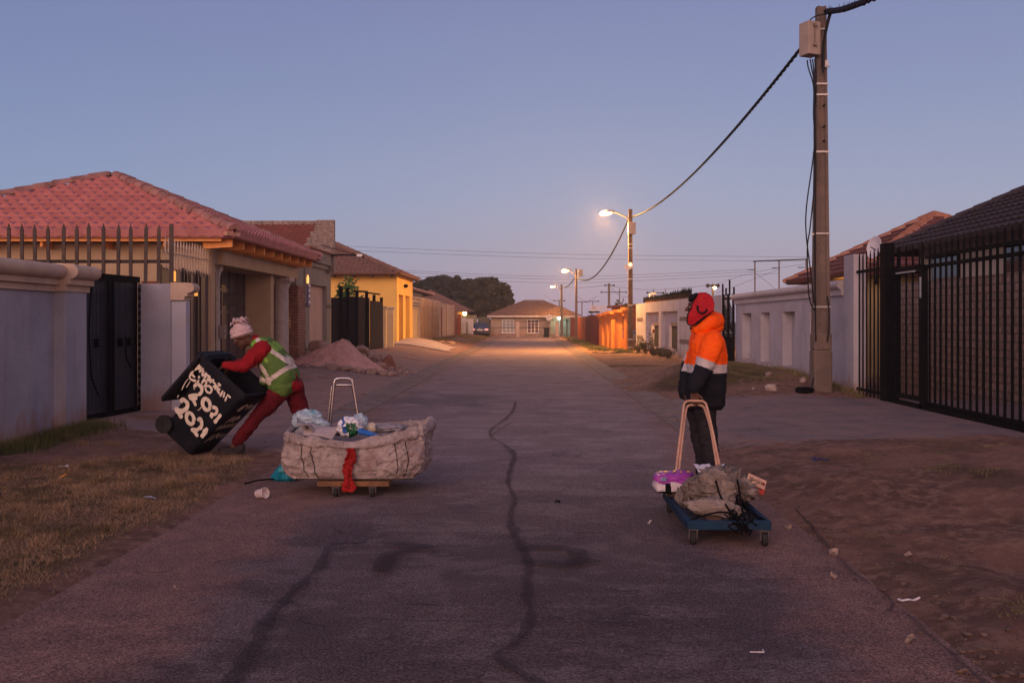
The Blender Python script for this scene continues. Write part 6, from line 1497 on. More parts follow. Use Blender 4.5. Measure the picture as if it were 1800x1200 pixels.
# cut the armhole so the red sleeves come out of the vest
b = MB(); b.chain([SN+Vector((.015, -.02, .01)), SN.lerp(EN, .6)], [.097, .084], 18); b.chain([SN+Vector((.015, .03, .01)), SN.lerp(EN, .3)], [.10, .10], 18)
w10 = folds(12, .012, (1, 1, 1), 51); fuse(b, 'sleeve', SRED, o, .008, 4, None, w10)
PK = mat('pink_wool', (.62, .44, .43), (.50, .35, .35), 14, .95, .8, 140, dirt=(.45, .30, .30), dscale=8, damt=.5)
b = MB(frame(hc, (-.93, 0, -.28), (-.28, 0, .93))); b.ell((-.003, 0, .070), (.128, .108, .082)); b.ell((-.002, 0, .030), (.134, .112, .040)); b.ell((-.012, 0, .125), (.085, .075, .060))
wv = folds(45, .006, (1, 1, .6), 2); cap = fuse(b, 'woolly_hat', PK, A_, .0055, 3, None, wv)
b = MB(frame(hc, (-.93, 0, -.28), (-.28, 0, .93))); rr = random.Random(5)
for k in range(46):
    a = rr.uniform(0, 2*PI); r0 = rr.uniform(0, .05); p = Vector((-.01+r0*math.cos(a), r0*math.sin(a), .165)); d = Vector((math.cos(a)*rr.uniform(.2, 1.1)-.35, math.sin(a)*rr.uniform(.2, 1), rr.uniform(.1, 1.2))).normalized()
    q = p+d*rr.uniform(.035, .075); e = q+Vector((d.x*.03-.01, d.y*.03, -.03)); b.tube([p, q, e], [.014, .012, .004], 6)
b.build('tuft', PK, cap, smooth=True)
shoe('shoe', (-3.275, 11.42, .055), (-3.56, 11.41, .055), A_); shoe('shoe', (-2.42, 11.72, .055), (-2.68, 11.70, .055), A_)

# ------------------------------------------------------------ tipped bin with painted numbers
t = thing('wheelie_bin', 'black wheelie bin tipped forward, hand painted with cream numbers, its lid hanging open', 'bin', (-3.94, 11.50, .165))
t.rotation_euler = (Matrix.Rotation(R(-15), 3, 'Z') @ Matrix.Rotation(R(38.5), 3, 'Y')).to_euler(); wheelie_bin(t, 264)
PNT = mat('cream_paint', (.74, .62, .50), (.64, .53, .43), 12, .7, .3, 60, dirt=(.5, .38, .28), dscale=20, damt=.5, fine=.2)
MBIN = wmat(t); sb = {'n': 0}
def stroke(b, pts, w, plane, seed=0):
    P = spline([Vector((x, y, 0)) for x, y in pts], 9) if len(pts) > 2 else [Vector((*pts[0], 0)).lerp(Vector((*pts[1], 0)), k/10) for k in range(11)]
    vs = []; n = len(P); sb['n'] += 1; off = .0012+.00045*(sb['n'] % 60)
    for i, p in enumerate(P):
        d = (P[min(i+1, n-1)]-P[max(i-1, 0)]); d = d.normalized() if d.length > 0 else Vector((1, 0, 0)); a = Vector((-d.y, d.x, 0))
        e = min(1, .55+min(i, n-1-i)*.16); ww = w*.5*e*(1+.35*noise.noise(Vector((p.x*18, p.y*18, sb['n']))))
        for s in (-1, 1): q = p+a*s*ww*(1+.13*noise.noise(Vector((i*1.1, s*4, sb['n'])))); vs.append(plane(q.x, q.y, off))
    b.add(vs, [(2*i, 2*i+1, 2*i+3, 2*i+2) for i in range(n-1)])
def zoomc(px, py):
    vx, vy = px-230, py-1170; return (.205+(vx*.795+vy*.61)*.00126, (vx*.61-vy*.795)*.00103-.012)
side = lambda x, z, off: (x, -(.2155+.0545*z)-off, z)
def circ(cx, cy, rx, ry): return [(cx+rx*math.cos(2*PI*k/9+.4), cy+ry*math.sin(2*PI*k/9+.4)) for k in range(10)]
glyphs = [('lettering', .025, [[(392, 282), (425, 250), (458, 214)], [(425, 268), (475, 232)], [(440, 292), (494, 244)], [(497, 264), (466, 322)], [(470, 326), (500, 310), (524, 284)], [(528, 292), (494, 352)], [(520, 306), (545, 322), (522, 368)], [(563, 312), (530, 376)], [(572, 338), (552, 388)]]),
          ('lettering', .025, [[(604, 348), (574, 358), (604, 382), (612, 408), (578, 418)], [(640, 374), (670, 398)], [(614, 402), (602, 446)], [(640, 396), (628, 440), (648, 484)], [(660, 422), (626, 468)], [(690, 440), (652, 506)], [(708, 452), (686, 512)], [(728, 488), (702, 546)], [(732, 474), (768, 502)]]),
          ('lettering', .025, [[(384, 288), (350, 320), (328, 364)], [(328, 364), (362, 382), (404, 384)], [(350, 318), (395, 350)], [(446, 328), (432, 356)], [(436, 368), (412, 404)], [(498, 348), (462, 402)], [(494, 360), (516, 388), (482, 434)], circ(535, 450, 34, 34)]),
          ('numeral', .043, [[(376, 452), (405, 416), (456, 436), (452, 488), (414, 524)], [(414, 524), (350, 538), (300, 556)], [(310, 566), (352, 584), (375, 640)], [(345, 560), (400, 560)]]),
          ('numeral', .044, [circ(495, 606, 42, 56)]), ('numeral', .040, [[(556, 622), (600, 632), (602, 670), (566, 704)], [(530, 690), (572, 702)], [(534, 696), (546, 738)]]), ('numeral', .040, [[(648, 682), (606, 732), (564, 780)]]),
          ('numeral', .046, [[(212, 628), (236, 592), (284, 626), (268, 680), (222, 708)], [(222, 708), (176, 706), (134, 700)], [(146, 716), (176, 740), (208, 786)], [(190, 730), (250, 700)]]),
          ('numeral', .044, [circ(300, 775, 42, 56)]), ('numeral', .046, [[(380, 786), (414, 764), (424, 822), (386, 872)], [(386, 872), (340, 884), (296, 888)], [(312, 886), (340, 906), (368, 948)]]), ('numeral', .050, [[(484, 842), (446, 900), (404, 948)], [(470, 858), (430, 906)]]),
          ('drip', .009, [[(326, 372), (282, 420), (236, 498)], [(344, 392), (318, 430), (290, 466)], [(438, 636), (422, 662), (394, 682)], [(200, 552), (178, 582)], [(60, 918), (32, 944)], [(390, 470), (370, 462)], [(372, 450), (388, 448)]])]
for nm, w, strokes in glyphs:
    b = MB(MBIN)
    for s_ in strokes: stroke(b, [zoomc(*p) for p in s_], w, side)
    o = b.build(nm, PNT, t); o.modifiers.new('s', 'SOLIDIFY').thickness = .0006
frontp = lambda y, z, off: (.2205+.1305*z+off, y, z)
for zz, grp in ((.80, [[(-.19, -.03), (-.13, .05)], [(-.15, -.05), (-.09, .05), (-.04, .02)], [(-.02, -.03), (.03, .05)], [(.05, -.03), (.09, .04)]]), (.62, [[(-.20, -.05), (-.13, .06)], [(-.12, -.04), (-.07, .05)], [(-.06, -.05), (-.01, .04), (.03, -.03)]]),
                (.47, [[(-.20, -.04), (-.15, .04)], [(-.12, -.04), (-.08, .04)], [(-.05, -.03), (0, .04)], [(.03, -.03), (.08, .04)], [(.10, -.03), (.15, .04)]]), (.30, [[(-.20, -.07), (-.14, .06)], [(-.12, -.05), (-.05, .05), (-.02, -.02)], [(.0, -.04), (.05, .05)], [(.08, -.04), (.13, .03)]])):
    b = MB(MBIN)
    for s_ in grp: stroke(b, [(y, zz+z) for y, z in s_], .032, frontp)
    b.build('numeral', PNT, t)
# ------------------------------------------------------------ sack trolley
SACK = None
def sack_mat(name, c1, c2, stain, weave=220):
    m, nt, b_ = _nt(name); g = N(nt); v = g.pos(); n1 = g.noise(v, 6, 8, .7); n2 = g.noise(v, 2.2, 8, .75); n3 = g.noise(v, 18, 6, .7)
    col = g.mix(g.ramp(n1, .38, .64), tuple(c1), tuple(c2)); col = g.mix(g.math('MULTIPLY', g.ramp(n2, .50, .64), .62), col, tuple(stain)); col = g.mix(g.math('MULTIPLY', g.ramp(n3, .53, .66), .62), col, tuple(x*.38 for x in c2))
    wv = nt.nodes.new('ShaderNodeTexWave'); wv.inputs['Scale'].default_value = 60; wv.bands_direction = 'Z'; nt.links.new(v, wv.inputs['Vector'])
    wx = nt.nodes.new('ShaderNodeTexWave'); wx.inputs['Scale'].default_value = 60; wx.bands_direction = 'X'; nt.links.new(v, wx.inputs['Vector'])
    nt.links.new(col, b_.inputs['Base Color']); b_.inputs['Roughness'].default_value = .75; b_.inputs['Specular IOR Level'].default_value = .3
    bn = g.bump(g.math('ADD', wv.outputs[1], wx.outputs[1]), .25, .002); nt.links.new(g.bump(g.math('ADD', n1, n3), .9, .02, bn), b_.inputs['Normal']); return m
SACKM = sack_mat('dirty_woven_sack', (.385, .305, .285), (.235, .18, .17), (.19, .085, .08))
TRO = mat('old_plank', (.22, .105, .05), (.14, .07, .04), 4, .85, .5, 50, dirt=(.06, .04, .03), dscale=6, damt=.7)
RUB = MATS['rubber']; CHR = mat('chrome_tube', (.42, .37, .37), (.36, .32, .32), 6, .25, .1, metal=.9, fine=0)
def caster(x, y, r, par, w=.034, top=.13):
    b = MB(); T = Matrix.Translation((x, y, r)) @ Matrix.Rotation(PI/2, 4, 'Y'); b.lathe([(0, -w/2), (r*.9, -w/2), (r, -w*.3), (r, w*.3), (r*.9, w/2), (0, w/2)], (0, 0, 0), 20, T); wh = b.build('wheel', RUB, par, smooth=True, crease=45)
    b = MB(); b.box(x-w/2-.012, x-w/2-.004, y-.018, y+.018, r*.8, top); b.box(x+w/2+.004, x+w/2+.012, y-.018, y+.018, r*.8, top); b.box(x-.035, x+.035, y-.035, y+.035, top, top+.006); b.tube([(x-w/2-.016, y, r), (x+w/2+.016, y, r)], .007, 6); b.build('fork', mat('dull_fork_steel', (.10, .085, .08), None, 6, .6, .1), wh)
t = thing('hand_trolley', 'low wooden trolley with a shiny tubular handle under the big dirty sack', 'trolley', (-1.56, 9.25, 0))
b = MB()
for k in range(4): b.box(-1.88, -1.24, 8.86+.22*k, 9.05+.22*k, .108, .132)
b.box(-1.86, -1.80, 8.85, 9.72, .082, .107); b.box(-1.32, -1.26, 8.85, 9.72, .082, .107); b.box(-1.88, -1.24, 8.82, 8.857, .09, .135); b.build('platform', TRO, t, bevel=.003)
for x, y in ((-1.71, 8.80), (-1.385, 8.80), (-1.71, 9.62), (-1.385, 9.62)): caster(x, y+.02, .044, t, .034, .082)
b = MB(); Yh = 9.76
b.tube(spline([(-1.985, Yh, .10), (-1.955, Yh, .45), (-1.915, Yh, .90), (-1.905, Yh, .965), (-1.875, Yh, .992), (-1.765, Yh, .992), (-1.738, Yh, .965), (-1.722, Yh, .90), (-1.66, Yh, .50), (-1.60, Yh, .10)], 6), .0125, 10)
b.build('handle', CHR, t, smooth=True)
b = MB(); b.tube(spline([(-2.01, Yh+.03, .10), (-1.985, Yh+.03, .45), (-1.945, Yh+.03, .86), (-1.93, Yh+.03, .91), (-1.90, Yh+.03, .925), (-1.76, Yh+.03, .925), (-1.735, Yh+.03, .90), (-1.715, Yh+.03, .8), (-1.64, Yh+.03, .45), (-1.58, Yh+.03, .1)], 6), .0115, 10); b.tube([(-1.76, Yh, .925), (-1.72, Yh+.03, .935)], .010); b.build('inner_handle', CHR, t, smooth=True)

sk = thing('bulk_sack', 'huge dirty white woven sack with rolled rim, loaded with recycling on the low trolley', 'sack', (-1.575, 9.25, .135))
CX, CY = -1.575, 9.235
prof = [(.135, .86), (.15, .90), (.20, .965), (.27, 1.0), (.36, 1.005), (.44, .975), (.52, .965)]
def sackpt(a, z, r=1.0):
    s = prof[0][1]
    for (z0, s0), (z1, s1) in zip(prof, prof[1:]):
        if z >= z0: s = s0+(s1-s0)*min(1, (z-z0)/(z1-z0))
    c, q = math.cos(a), math.sin(a); ex = .33
    x = .655*math.copysign(abs(c)**ex, c); y = .40*math.copysign(abs(q)**ex, q)
    P = Vector((x*s*r, y*s*r, z)); d = Vector((x, y*2, 0)).normalized()
    k = folds_s(P)*(1 if z > .15 else .3)
    P += d*k; P.x += (z-.3)*.08*(1 if x > 0 else .35)*(1 if abs(x) > .3 else abs(x)/.3); return Vector((CX, CY, 0))+P
_f2 = folds(9, .014, (1, 1, 1.4), 72); _f3 = folds(24, .006, (1, 1, 1), 73)
def folds_s(p):
    q = p+Vector((noise.noise(p*3), noise.noise(p*3+Vector((5, 1, 2))), noise.noise(p*3+Vector((9, 4, 7)))))*.09
    r1 = 1-abs(noise.noise(Vector((q.x*5.5+q.z*3, q.y*5, q.z*5)))*2); r2 = 1-abs(noise.noise(Vector((q.x*8-q.z*7, q.y*8+3, q.z*10+5)))*2)
    return .050*noise.noise(p*2.6+Vector((2, 2, 2)))+.020*(max(0, r1)**5)-.006+.013*(max(0, r2)**4)+_f2(p)*.7+_f3(p)
def topz(a):
    P = sackpt(a, .5); x = P.x
    fr = P.y < CY
    pts = [(-2.25, .500), (-2.05, .475), (-1.85, .455), (-1.68, .425), (-1.52, .410), (-1.40, .450), (-1.2, .490), (-1.0, .545), (-.90, .560)] if fr else [(-2.25, .52), (-1.9, .50), (-1.5, .50), (-1.2, .52), (-.9, .565)]
    for (x0, z0), (x1, z1) in zip(pts, pts[1:]):
        if x <= x1: return z0+(z1-z0)*max(0, (x-x0)/(x1-x0))
    return pts[-1][1]
b = MB(); nu, nv = 420, 60
def sp(u, v):
    a = 2*PI*u; zt = topz(a); return sackpt(a, .135+(zt-.135)*v)
b.grid(sp, nu, nv); b.add([sackpt(2*PI*k/60, .136, .98) for k in range(60)], [tuple(range(60))[::-1]]); 
def ft(u, v):
    a = 2*PI*u; P = sackpt(a, topz(a)); Q = Vector((CX, CY, .46)); R_ = P.lerp(Q, v); R_.z = topz(a)*(1-v)+.45*v-.05*min(1, v*4)+.03*noise.noise(R_*7); return R_
b.grid(ft, 160, 14); b.build('sack_body', SACKM, sk, smooth=True)
b = MB(); path, rs = [], []
for k in range(241):
    a = 2*PI*k/240; P = sackpt(a, topz(a)); c = Vector((CX, CY, P.z)); P = P+(P-c).normalized()*-.012; P.z = topz(a)+.028+.008*noise.noise(P*6); path.append(P); rs.append(.038+.014*noise.noise(P*4.3+Vector((3, 0, 0)))-.012*max(0, 1-abs(noise.noise(P*9))*4)**2)
def rimpt(u, v):
    i = int(round(u*240)) % 240; P, Q, r = path[i], path[(i+1) % 240], rs[i]; d = (Q-P).normalized(); o_ = Vector((d.y, -d.x, 0)); o_.normalize(); a = 2*PI*v
    c, s = math.cos(a), math.sin(a); q = P+o_*c*r*.95+Vector((0, 0, s*r*1.25)); w_ = Vector((noise.noise(q*5), noise.noise(q*5+Vector((4, 4, 4))), noise.noise(q*5+Vector((9, 1, 2)))))*.12
    k = .020*noise.noise(q*6)+.016*(max(0, 1-abs(noise.noise((q+w_)*11))*2.4)**2)-.006; n_ = (o_*c+Vector((0, 0, s)))
    return q+n_*k+Vector((0, 0, -.02*max(0, c)))
b.grid(rimpt, 240, 26); o = b.build('rolled_rim', SACKM, sk, smooth=True)
o.modifiers.new('s', 'SUBSURF').levels = 1; tx = bpy.data.textures.new('crinkle', 'CLOUDS'); tx.noise_scale = .03
dm = o.modifiers.new('d', 'DISPLACE'); dm.texture = tx; dm.strength = .022; dm.mid_level = .5; dm.texture_coords = 'GLOBAL'; o.modifiers['s'].render_levels = 1
def afront(px):
    x = (px-VX)*8.84/F; best = min((abs(sackpt(PI+PI*k/400, .3).x-x), PI+PI*k/400) for k in range(401)); return best[1]
for px, z0, z1 in ((531, .16, .47), (549, .15, .46), (697, .2, .5), (716, .14, .53)):
    a = afront(px); b = MB(); b.tube([sackpt(a+.03*math.sin(z*9), z)+Vector((0, -.004, 0)) for z in [z0+(z1-z0)*k/14 for k in range(15)]], .0035, 5); b.build('seam', BLK, sk)
b = MB(); a0, a1 = afront(505), afront(735); b.tube([sackpt(a0+(a1-a0)*k/60, .145)+Vector((0, -.003, 0)) for k in range(61)], .006, 5); b.build('bottom_seam', mat('dark_thread', (.06, .045, .04), None, 9, .9, .1), sk)
# red cloth strip
b = MB()
def rag(u, v):
    z = .435-.385*v; cx = -1.572-.035*v+.012*math.sin(v*9); w = .05+.015*math.sin(v*5)+(.055*sm(.65, .9, v))-.03*sm(.95, 1, v); x = cx+(u-.5)*2*w*.72*(1+.35*noise.noise(Vector((v*14, (u > .5)*3, 0))))
    a = afront(VX+x*F/8.84) if 0 else None; y = 8.775-.010*math.sin(v*6+u*9)-.022*noise.noise(Vector((u*4, v*7, 0)))-.008*noise.noise(Vector((u*11, v*19, 4)))
    if z > .44: y += (z-.44)*.4
    return Vector((x, y, z))
b.grid(rag, 12, 40); o = b.build('red_cloth', mat('red_netting', (.36, .018, .018), (.20, .010, .010), 40, .85, 1.0, 90, fine=.6), None, smooth=True); o.modifiers.new('s', 'SOLIDIFY').thickness = .006
tag(o, 'torn strip of red netting hanging down the front of the dirty sack', 'cloth')
def crumple(name, c, r, m, label, cat, seed, box=.2, amt=.5, rot=(0, 0, 0), parent=None, group=None):
    b = MB(); o_ = Vector((seed*2.7, seed, -seed*1.3))
    def fn(p): 
        q = p*2.2+o_; return 1+amt*(1-2*abs(noise.noise(q)))*.5-amt*.25+amt*.35*noise.noise(q*2.6)
    b.ell(c, r, rot, 36, 22, fn); o = b.build(name, m, parent, smooth=True)
    if label: tag(o, label, cat, group)
    return o
PLC = film('clear_plastic', (.40, .50, .56), .55, .12); PLT = film('teal_plastic', (.10, .36, .40), .75, .2); PLW = film('white_plastic_film', (.55, .52, .55), .9, .3)
crumple('plastic_bag', at(541, 736, 9.3)+Vector((0, 0, -.01)), (.135, .11, .085), PLC, 'crumpled clear blue plastic bag on the left end of the sack load', 'bag', 2, amt=.8)
crumple('plastic_bag', at(548, 728, 9.35), (.06, .07, .04), PLT, 'small teal plastic bag lying on the clear plastic bag', 'bag', 4, amt=.7)
crumple('plastic_bottle', at(565, 744, 9.2), (.075, .05, .035), PLC, 'squashed clear plastic bottle beside the clear blue bag', 'bottle', 6, amt=.5, rot=(0, R(15), R(20)))
def sheet(name, T, w, d, m, label, cat, thick=.008, bend=.03, seed=0, group=None):
    b = MB(); b.grid(lambda u, v: T @ Vector(((u-.5)*w, (v-.5)*d, bend*math.sin(u*3+seed)*math.cos(v*2.4+seed)+.012*noise.noise(Vector((u*4, v*4, seed))))), 16, 12)
    o = b.build(name, m, None, smooth=True); o.modifiers.new('s', 'SOLIDIFY').thickness = thick; return tag(o, label, cat, group) if label else o
def TR(c, rx, ry, rz): return Matrix.Translation(c) @ Euler((R(rx), R(ry), R(rz))).to_matrix().to_4x4()
CARD = mat('lilac_cardboard', (.43, .345, .335), (.38, .30, .29), 4, .85, .2, 70); NEWS = mat('grey_newsprint', (.30, .27, .27), (.20, .18, .18), 14, .85, .2, 70)
sheet('cardboard_sheet', TR(at(563, 757, 9.0), 32, 6, -8), .30, .20, CARD, 'pale flat cardboard sheet in the left part of the sack load', 'cardboard')
for i, (px, py, w) in enumerate(((535, 748, .15), (527, 757, .12))): sheet('magazine', TR(at(px, py, 9.0), 25, 25-40*i, 25), w, .17, NEWS, ['rolled grey magazine at the left end of the sack load', 'dark folded newspaper under the rolled magazine'][i], 'magazine', .012, .05, i)
o = crumple('beer_wrapper', at(615, 750, 9.05), (.105, .08, .082), PLW, 'crumpled white and green printed plastic wrapper in the middle of the sack load', 'wrapper', 9, amt=.75)
GRN = mat('green_print', (.020, .105, .045), (.016, .085, .04), 9, .4, .1)
def patch(c, w, h, m, name, par, rz=0, tilt=0, bend=.02, seed=0):
    b = MB(); T = TR(c, 90+tilt, 0, rz); b.grid(lambda u, v: T @ Vector(((u-.5)*w, (v-.5)*h, bend*math.cos((u-.5)*3)*math.cos((v-.5)*3)+.01*noise.noise(Vector((u*3, v*3, seed))))), 10, 10); o2 = b.build(name, m, par, smooth=True); o2.modifiers.new('s', 'SOLIDIFY').thickness = .002; return o2
for m_ in (GRN, mat('blue_print', (.03, .09, .33), None, 9, .4, .1)): o.data.materials.append(m_)
wc_ = Vector(o.location)
for p in o.data.polygons:
    c = p.center-Vector((0, 0, .082)); k = c.x+.25*c.z+.012*noise.noise(c*40)
    if -.015 < k < .075 and c.z < .06: p.material_index = 1
    elif -.05 < k <= -.02 and c.z > -.03: p.material_index = 2
for txt, sz, px, py, rz in (('LT', .075, 619, 752, 4), ('TI', .045, 622, 743, 0), ('I', .05, 600, 752, 8)):
    tm = text_mesh(txt, sz, 'lettering', mat('white_print', (.65, .62, .62), None, 9, .5, 0, fine=0) if 'white_print' not in MATS else MATS['white_print'], o, TR(at(px, py, 8.90), 90, 0, 0) @ Matrix.Rotation(R(-8), 4, 'Z'), .0005)
    sw = tm.modifiers.new('wrap', 'SHRINKWRAP'); sw.target = o; sw.wrap_method = 'PROJECT'; sw.use_project_y = True; sw.use_negative_direction = True; sw.use_positive_direction = True; sw.offset = .003
b = MB(); p = at(640, 762, 8.98); b.capsule(p+Vector((-.03, 0, .02)), p+Vector((.06, .01, -.005)), .028, .024); b.capsule(p+Vector((.06, .01, -.005)), p+Vector((.105, .015, -.008)), .014, .012); tag(b.build('plastic_bottle', mat('blue_plastic', (.03, .14, .46), (.02, .10, .36), 9, .25, .1), None, smooth=True), 'blue plastic bottle lying right of the printed wrapper', 'bottle')
b = MB(); p = at(652, 753, 9.2); b.lathe([(0, -.04), (.045, -.04), (.05, .03), (.045, .04), (0, .04)], p, 20, Matrix.Rotation(R(60), 4, 'Y')); tag(b.build('plastic_tub', mat('cream_plastic', (.62, .52, .38), None, 9, .4, .1), None, smooth=True, bevel=0), 'cream plastic tub behind the blue bottle', 'tub')
crumple('plastic_bag', at(632, 742, 9.3), (.07, .07, .07), PLC, 'clear crumpled plastic film standing behind the printed wrapper', 'bag', 14, amt=.8)
crumple('cloth_bundle', at(600, 757, 9.25), (.12, .09, .04), SACKM, 'brownish crumpled sack cloth behind the cardboard sheet', 'cloth', 17, amt=.6)
crumple('cloth_bundle', at(685, 752, 9.3), (.16, .12, .035), sack_mat('grey_sack', (.36, .32, .34), (.25, .22, .24), (.2, .18, .2)), 'grey crumpled cloth at the right end of the sack load', 'cloth', 19, amt=.6)
# teal bag on the road with a stick
tb = thing('plastic_bag', 'knotted bright teal plastic bag on the road behind the sack trolley', 'bag', (-2.38, 9.75, 0))
b = MB()
rings = []
for k in range(30):
    v = k/29; z = .21*v; r = (.155*(1-v)**.75+.012)*(.72+.28*sm(0, .15, v)); rings.append((z, r))
b.grid(lambda u, v: Vector((-2.38+.03*v, 9.75, 0))+Vector((math.cos(u*2*PI), math.sin(u*2*PI)*.8, 0))*(rings[int(v*29)][1]*(1+.16*math.sin(u*2*PI*9+2*math.sin(v*3))*(1-abs(v-.5))+.15*noise.noise(Vector((math.cos(u*2*PI)*2, math.sin(u*2*PI)*2, v*3)))))+Vector((0, 0, rings[int(v*29)][0])), 72, 29)
b.build('bag_body', mat('teal_bag', (.010, .165, .225), (.008, .12, .17), 6, .3, .4, 30), tb, smooth=True); patch(Vector((-2.385, 9.645, .115)), .085, .045, mat('teal_print', (.12, .42, .45), (.02, .2, .25), 60, .4, .1, fine=.9), 'print', tb, 0, -30, .012)
b = MB(); b.tube([(-2.70, 9.45, .012), (-2.60, 9.55, .03), (-2.47, 9.70, .02)], .008, 6); tag(b.build('stick', BLK), 'thin dark stick lying beside the teal bag', 'stick')
# crushed cup
b = MB(); T = TR((-2.345, 8.72, .047), 80, 0, 60); b.lathe([(0, -.05), (.034, -.05), (.036, -.04), (.046, .045), (.05, .05), (.046, .052), (.030, -.045), (0, -.046)], (0, 0, 0), 24, T); tag(b.build('plastic_cup', film('milky_plastic', (.55, .45, .43), .8, .3), None, smooth=True), 'milky plastic cup lying on the dirt left of the sack trolley', 'cup')

# ------------------------------------------------------------ blue trolley with bundle
t = thing('hand_trolley', 'low blue wooden trolley with a double tube handle, loaded with bundled sacks', 'trolley', (1.385, 7.5, 0))
BLU = mat('worn_blue_paint', (.008, .032, .065), (.006, .022, .045), 4, .55, .3, 70, dirt=(.05, .03, .03), dscale=7, damt=.7)
b = MB(); b.box(1.095, 1.680, 6.90, 6.945, .105, .168); b.box(1.095, 1.680, 8.12, 8.16, .105, .168); b.box(1.095, 1.135, 6.946, 8.119, .105, .168); b.box(1.640, 1.680, 6.946, 8.119, .105, .168)
fr = b.build('frame', BLU, t, bevel=.006)
b = MB()
for k in range(4): b.box(1.137+.126*k, 1.257+.126*k, 6.947, 8.118, .112, .138)
b.build('deck', mat('deck_board', (.055, .050, .060), (.035, .034, .042), 5, .7, .3, dirt=(.10, .06, .04), dscale=5, damt=.6), t, bevel=.003)
b = MB(); b.box(1.27, 1.36, 6.96, 7.16, .139, .152); b.build('brown_board', TRO, t)
b = MB(); b.box(1.46, 1.54, 6.95, 7.06, .139, .150); b.build('brown_board', TRO, t)
for x, y in ((1.14, 6.93), (1.625, 6.88), (1.14, 8.10), (1.625, 8.10)): caster(x, y, .050, t, .036, .104)
PTUB = mat('peach_tube', (.50, .29, .20), (.43, .25, .18), 6, .4, .1, 60, dirt=(.2, .10, .07), dscale=20, damt=.5)
for nm, xo, zo, yo, dz in (('handle', 0, 0, 8.555, 0), ('inner_handle', .024, -.036, 8.585, 0)):
    b = MB(); xl, xr, zt = 1.335+xo, 1.520-xo*.3, .868+zo
    b.tube(spline([(1.205+xo, 8.26, .12), (1.235+xo, 8.33, .35), (xl-.035, yo-.06, .66), (xl-.008, yo-.01, zt-.05), (xl+.006, yo, zt-.015), (xl+.038, yo, zt), (xr-.045, yo, zt), (xr-.012, yo, zt-.014), (xr+.006, yo-.01, zt-.05), (xr+.045, yo-.06, .62), (1.60-xo, 8.33, .32), (1.63-xo, 8.26, .12)], 7), .0108, 10); b.build(nm, PTUB, t, smooth=True)
BAGM = sack_mat('grey_brown_wrap', (.27, .205, .175), (.13, .10, .088), (.06, .045, .04)); BAGM2 = sack_mat('pale_brown_wrap', (.33, .255, .215), (.22, .17, .145), (.15, .11, .09))
bd = thing('bundle', 'large crumpled grey brown plastic bundle strapped on the blue trolley', 'bundle', (1.42, 7.55, .14))
def lump(name, c, r, m, seed, par, amt=.45, rot=(0, 0, 0), seg=150, rings=90, box=.25):
    b = MB(); o_ = Vector((seed*2.7, seed, -seed*1.3)); rd = random.Random(seed*7); PLN = [(Vector((rd.gauss(0, 1), rd.gauss(0, 1), rd.gauss(0, 1))).normalized(), rd.uniform(.72, 1.0)) for _ in range(34)]; box = 1
    def fn(p):
        mx = 1/min(h_/max(.05, p.dot(n_)) for n_, h_ in PLN if p.dot(n_) > .05); q = p*1.3+o_; w_ = Vector((noise.noise(q*1.7), noise.noise(q*1.7+Vector((3, 7, 1))), noise.noise(q*1.7+Vector((8, 2, 5))))); q2 = q+w_*.55; rg_ = lambda f, s_, e: max(0, 1-abs(noise.noise(Vector((q2.x*f, q2.y*f*.6, q2.z*f*s_))))*2.2)**e
        return (1/mx)**box*(1+amt*.35*noise.noise(q)+amt*.30*(rg_(1.5, 1.3, 2)-.3)+amt*.15*(rg_(3.0, .8, 3)-.3)+amt*.035*(rg_(7.5, 1.2, 2)-.3))
    b.ell(c, r, rot, seg, rings, fn); return b.build(name, m, par, smooth=True)
lump('main_bundle', (1.395, 7.56, .285), (.235, .24, .165), BAGM, 3, bd, .6); lump('side_bundle', (1.60, 7.66, .265), (.165, .24, .125), BAGM, 8, bd, .7, (0, 0, .2)); lump('top_fold', (1.47, 7.62, .37), (.13, .15, .055), BAGM, 12, bd, .8, (.1, .1, .4))
lump('rolled_sack', (1.345, 7.26, .195), (.235, .11, .072), BAGM2, 15, bd, .35, (0, R(6), R(-6)), box=.35)
for sx_, sz in ((1.17, .20), (1.21, .24)): lump('loose_fold', (sx_, 7.62, sz), (.05, .12, .08), BAGM, int(sx_*100), bd, .7)
for i, pts in enumerate(([(1.40, 7.66, .42), (1.385, 7.42, .385), (1.40, 7.30, .28), (1.425, 7.15, .215), (1.45, 6.97, .165)], [(1.55, 7.75, .38), (1.56, 7.48, .36), (1.56, 7.36, .27), (1.54, 7.2, .2), (1.51, 6.97, .165)],
                         [(1.10, 6.93, .16), (1.22, 7.0, .185), (1.36, 7.06, .20), (1.47, 7.02, .19)], [(1.49, 7.02, .19), (1.57, 7.06, .195), (1.63, 6.98, .175), (1.67, 6.93, .155)], [(1.50, 7.2, .19), (1.54, 7.35, .27), (1.575, 7.3, .22), (1.60, 7.05, .17)])):
    b = MB(); b.tube(spline(pts, 8), .0075, 6); b.build('strap', BLK, bd, smooth=True)
b = MB(); rr = random.Random(9)
for k in range(26):
    c = Vector((1.47+rr.uniform(-.06, .06), 6.95+rr.uniform(-.06, .03), .15+rr.uniform(-.04, .05))); b.tube(spline([c+Vector((rr.uniform(-.06, .06), rr.uniform(-.03, .03), rr.uniform(-.05, .05))) for _ in range(4)], 4), .006, 5)
b.build('strap_knot', BLK, bd, smooth=True)
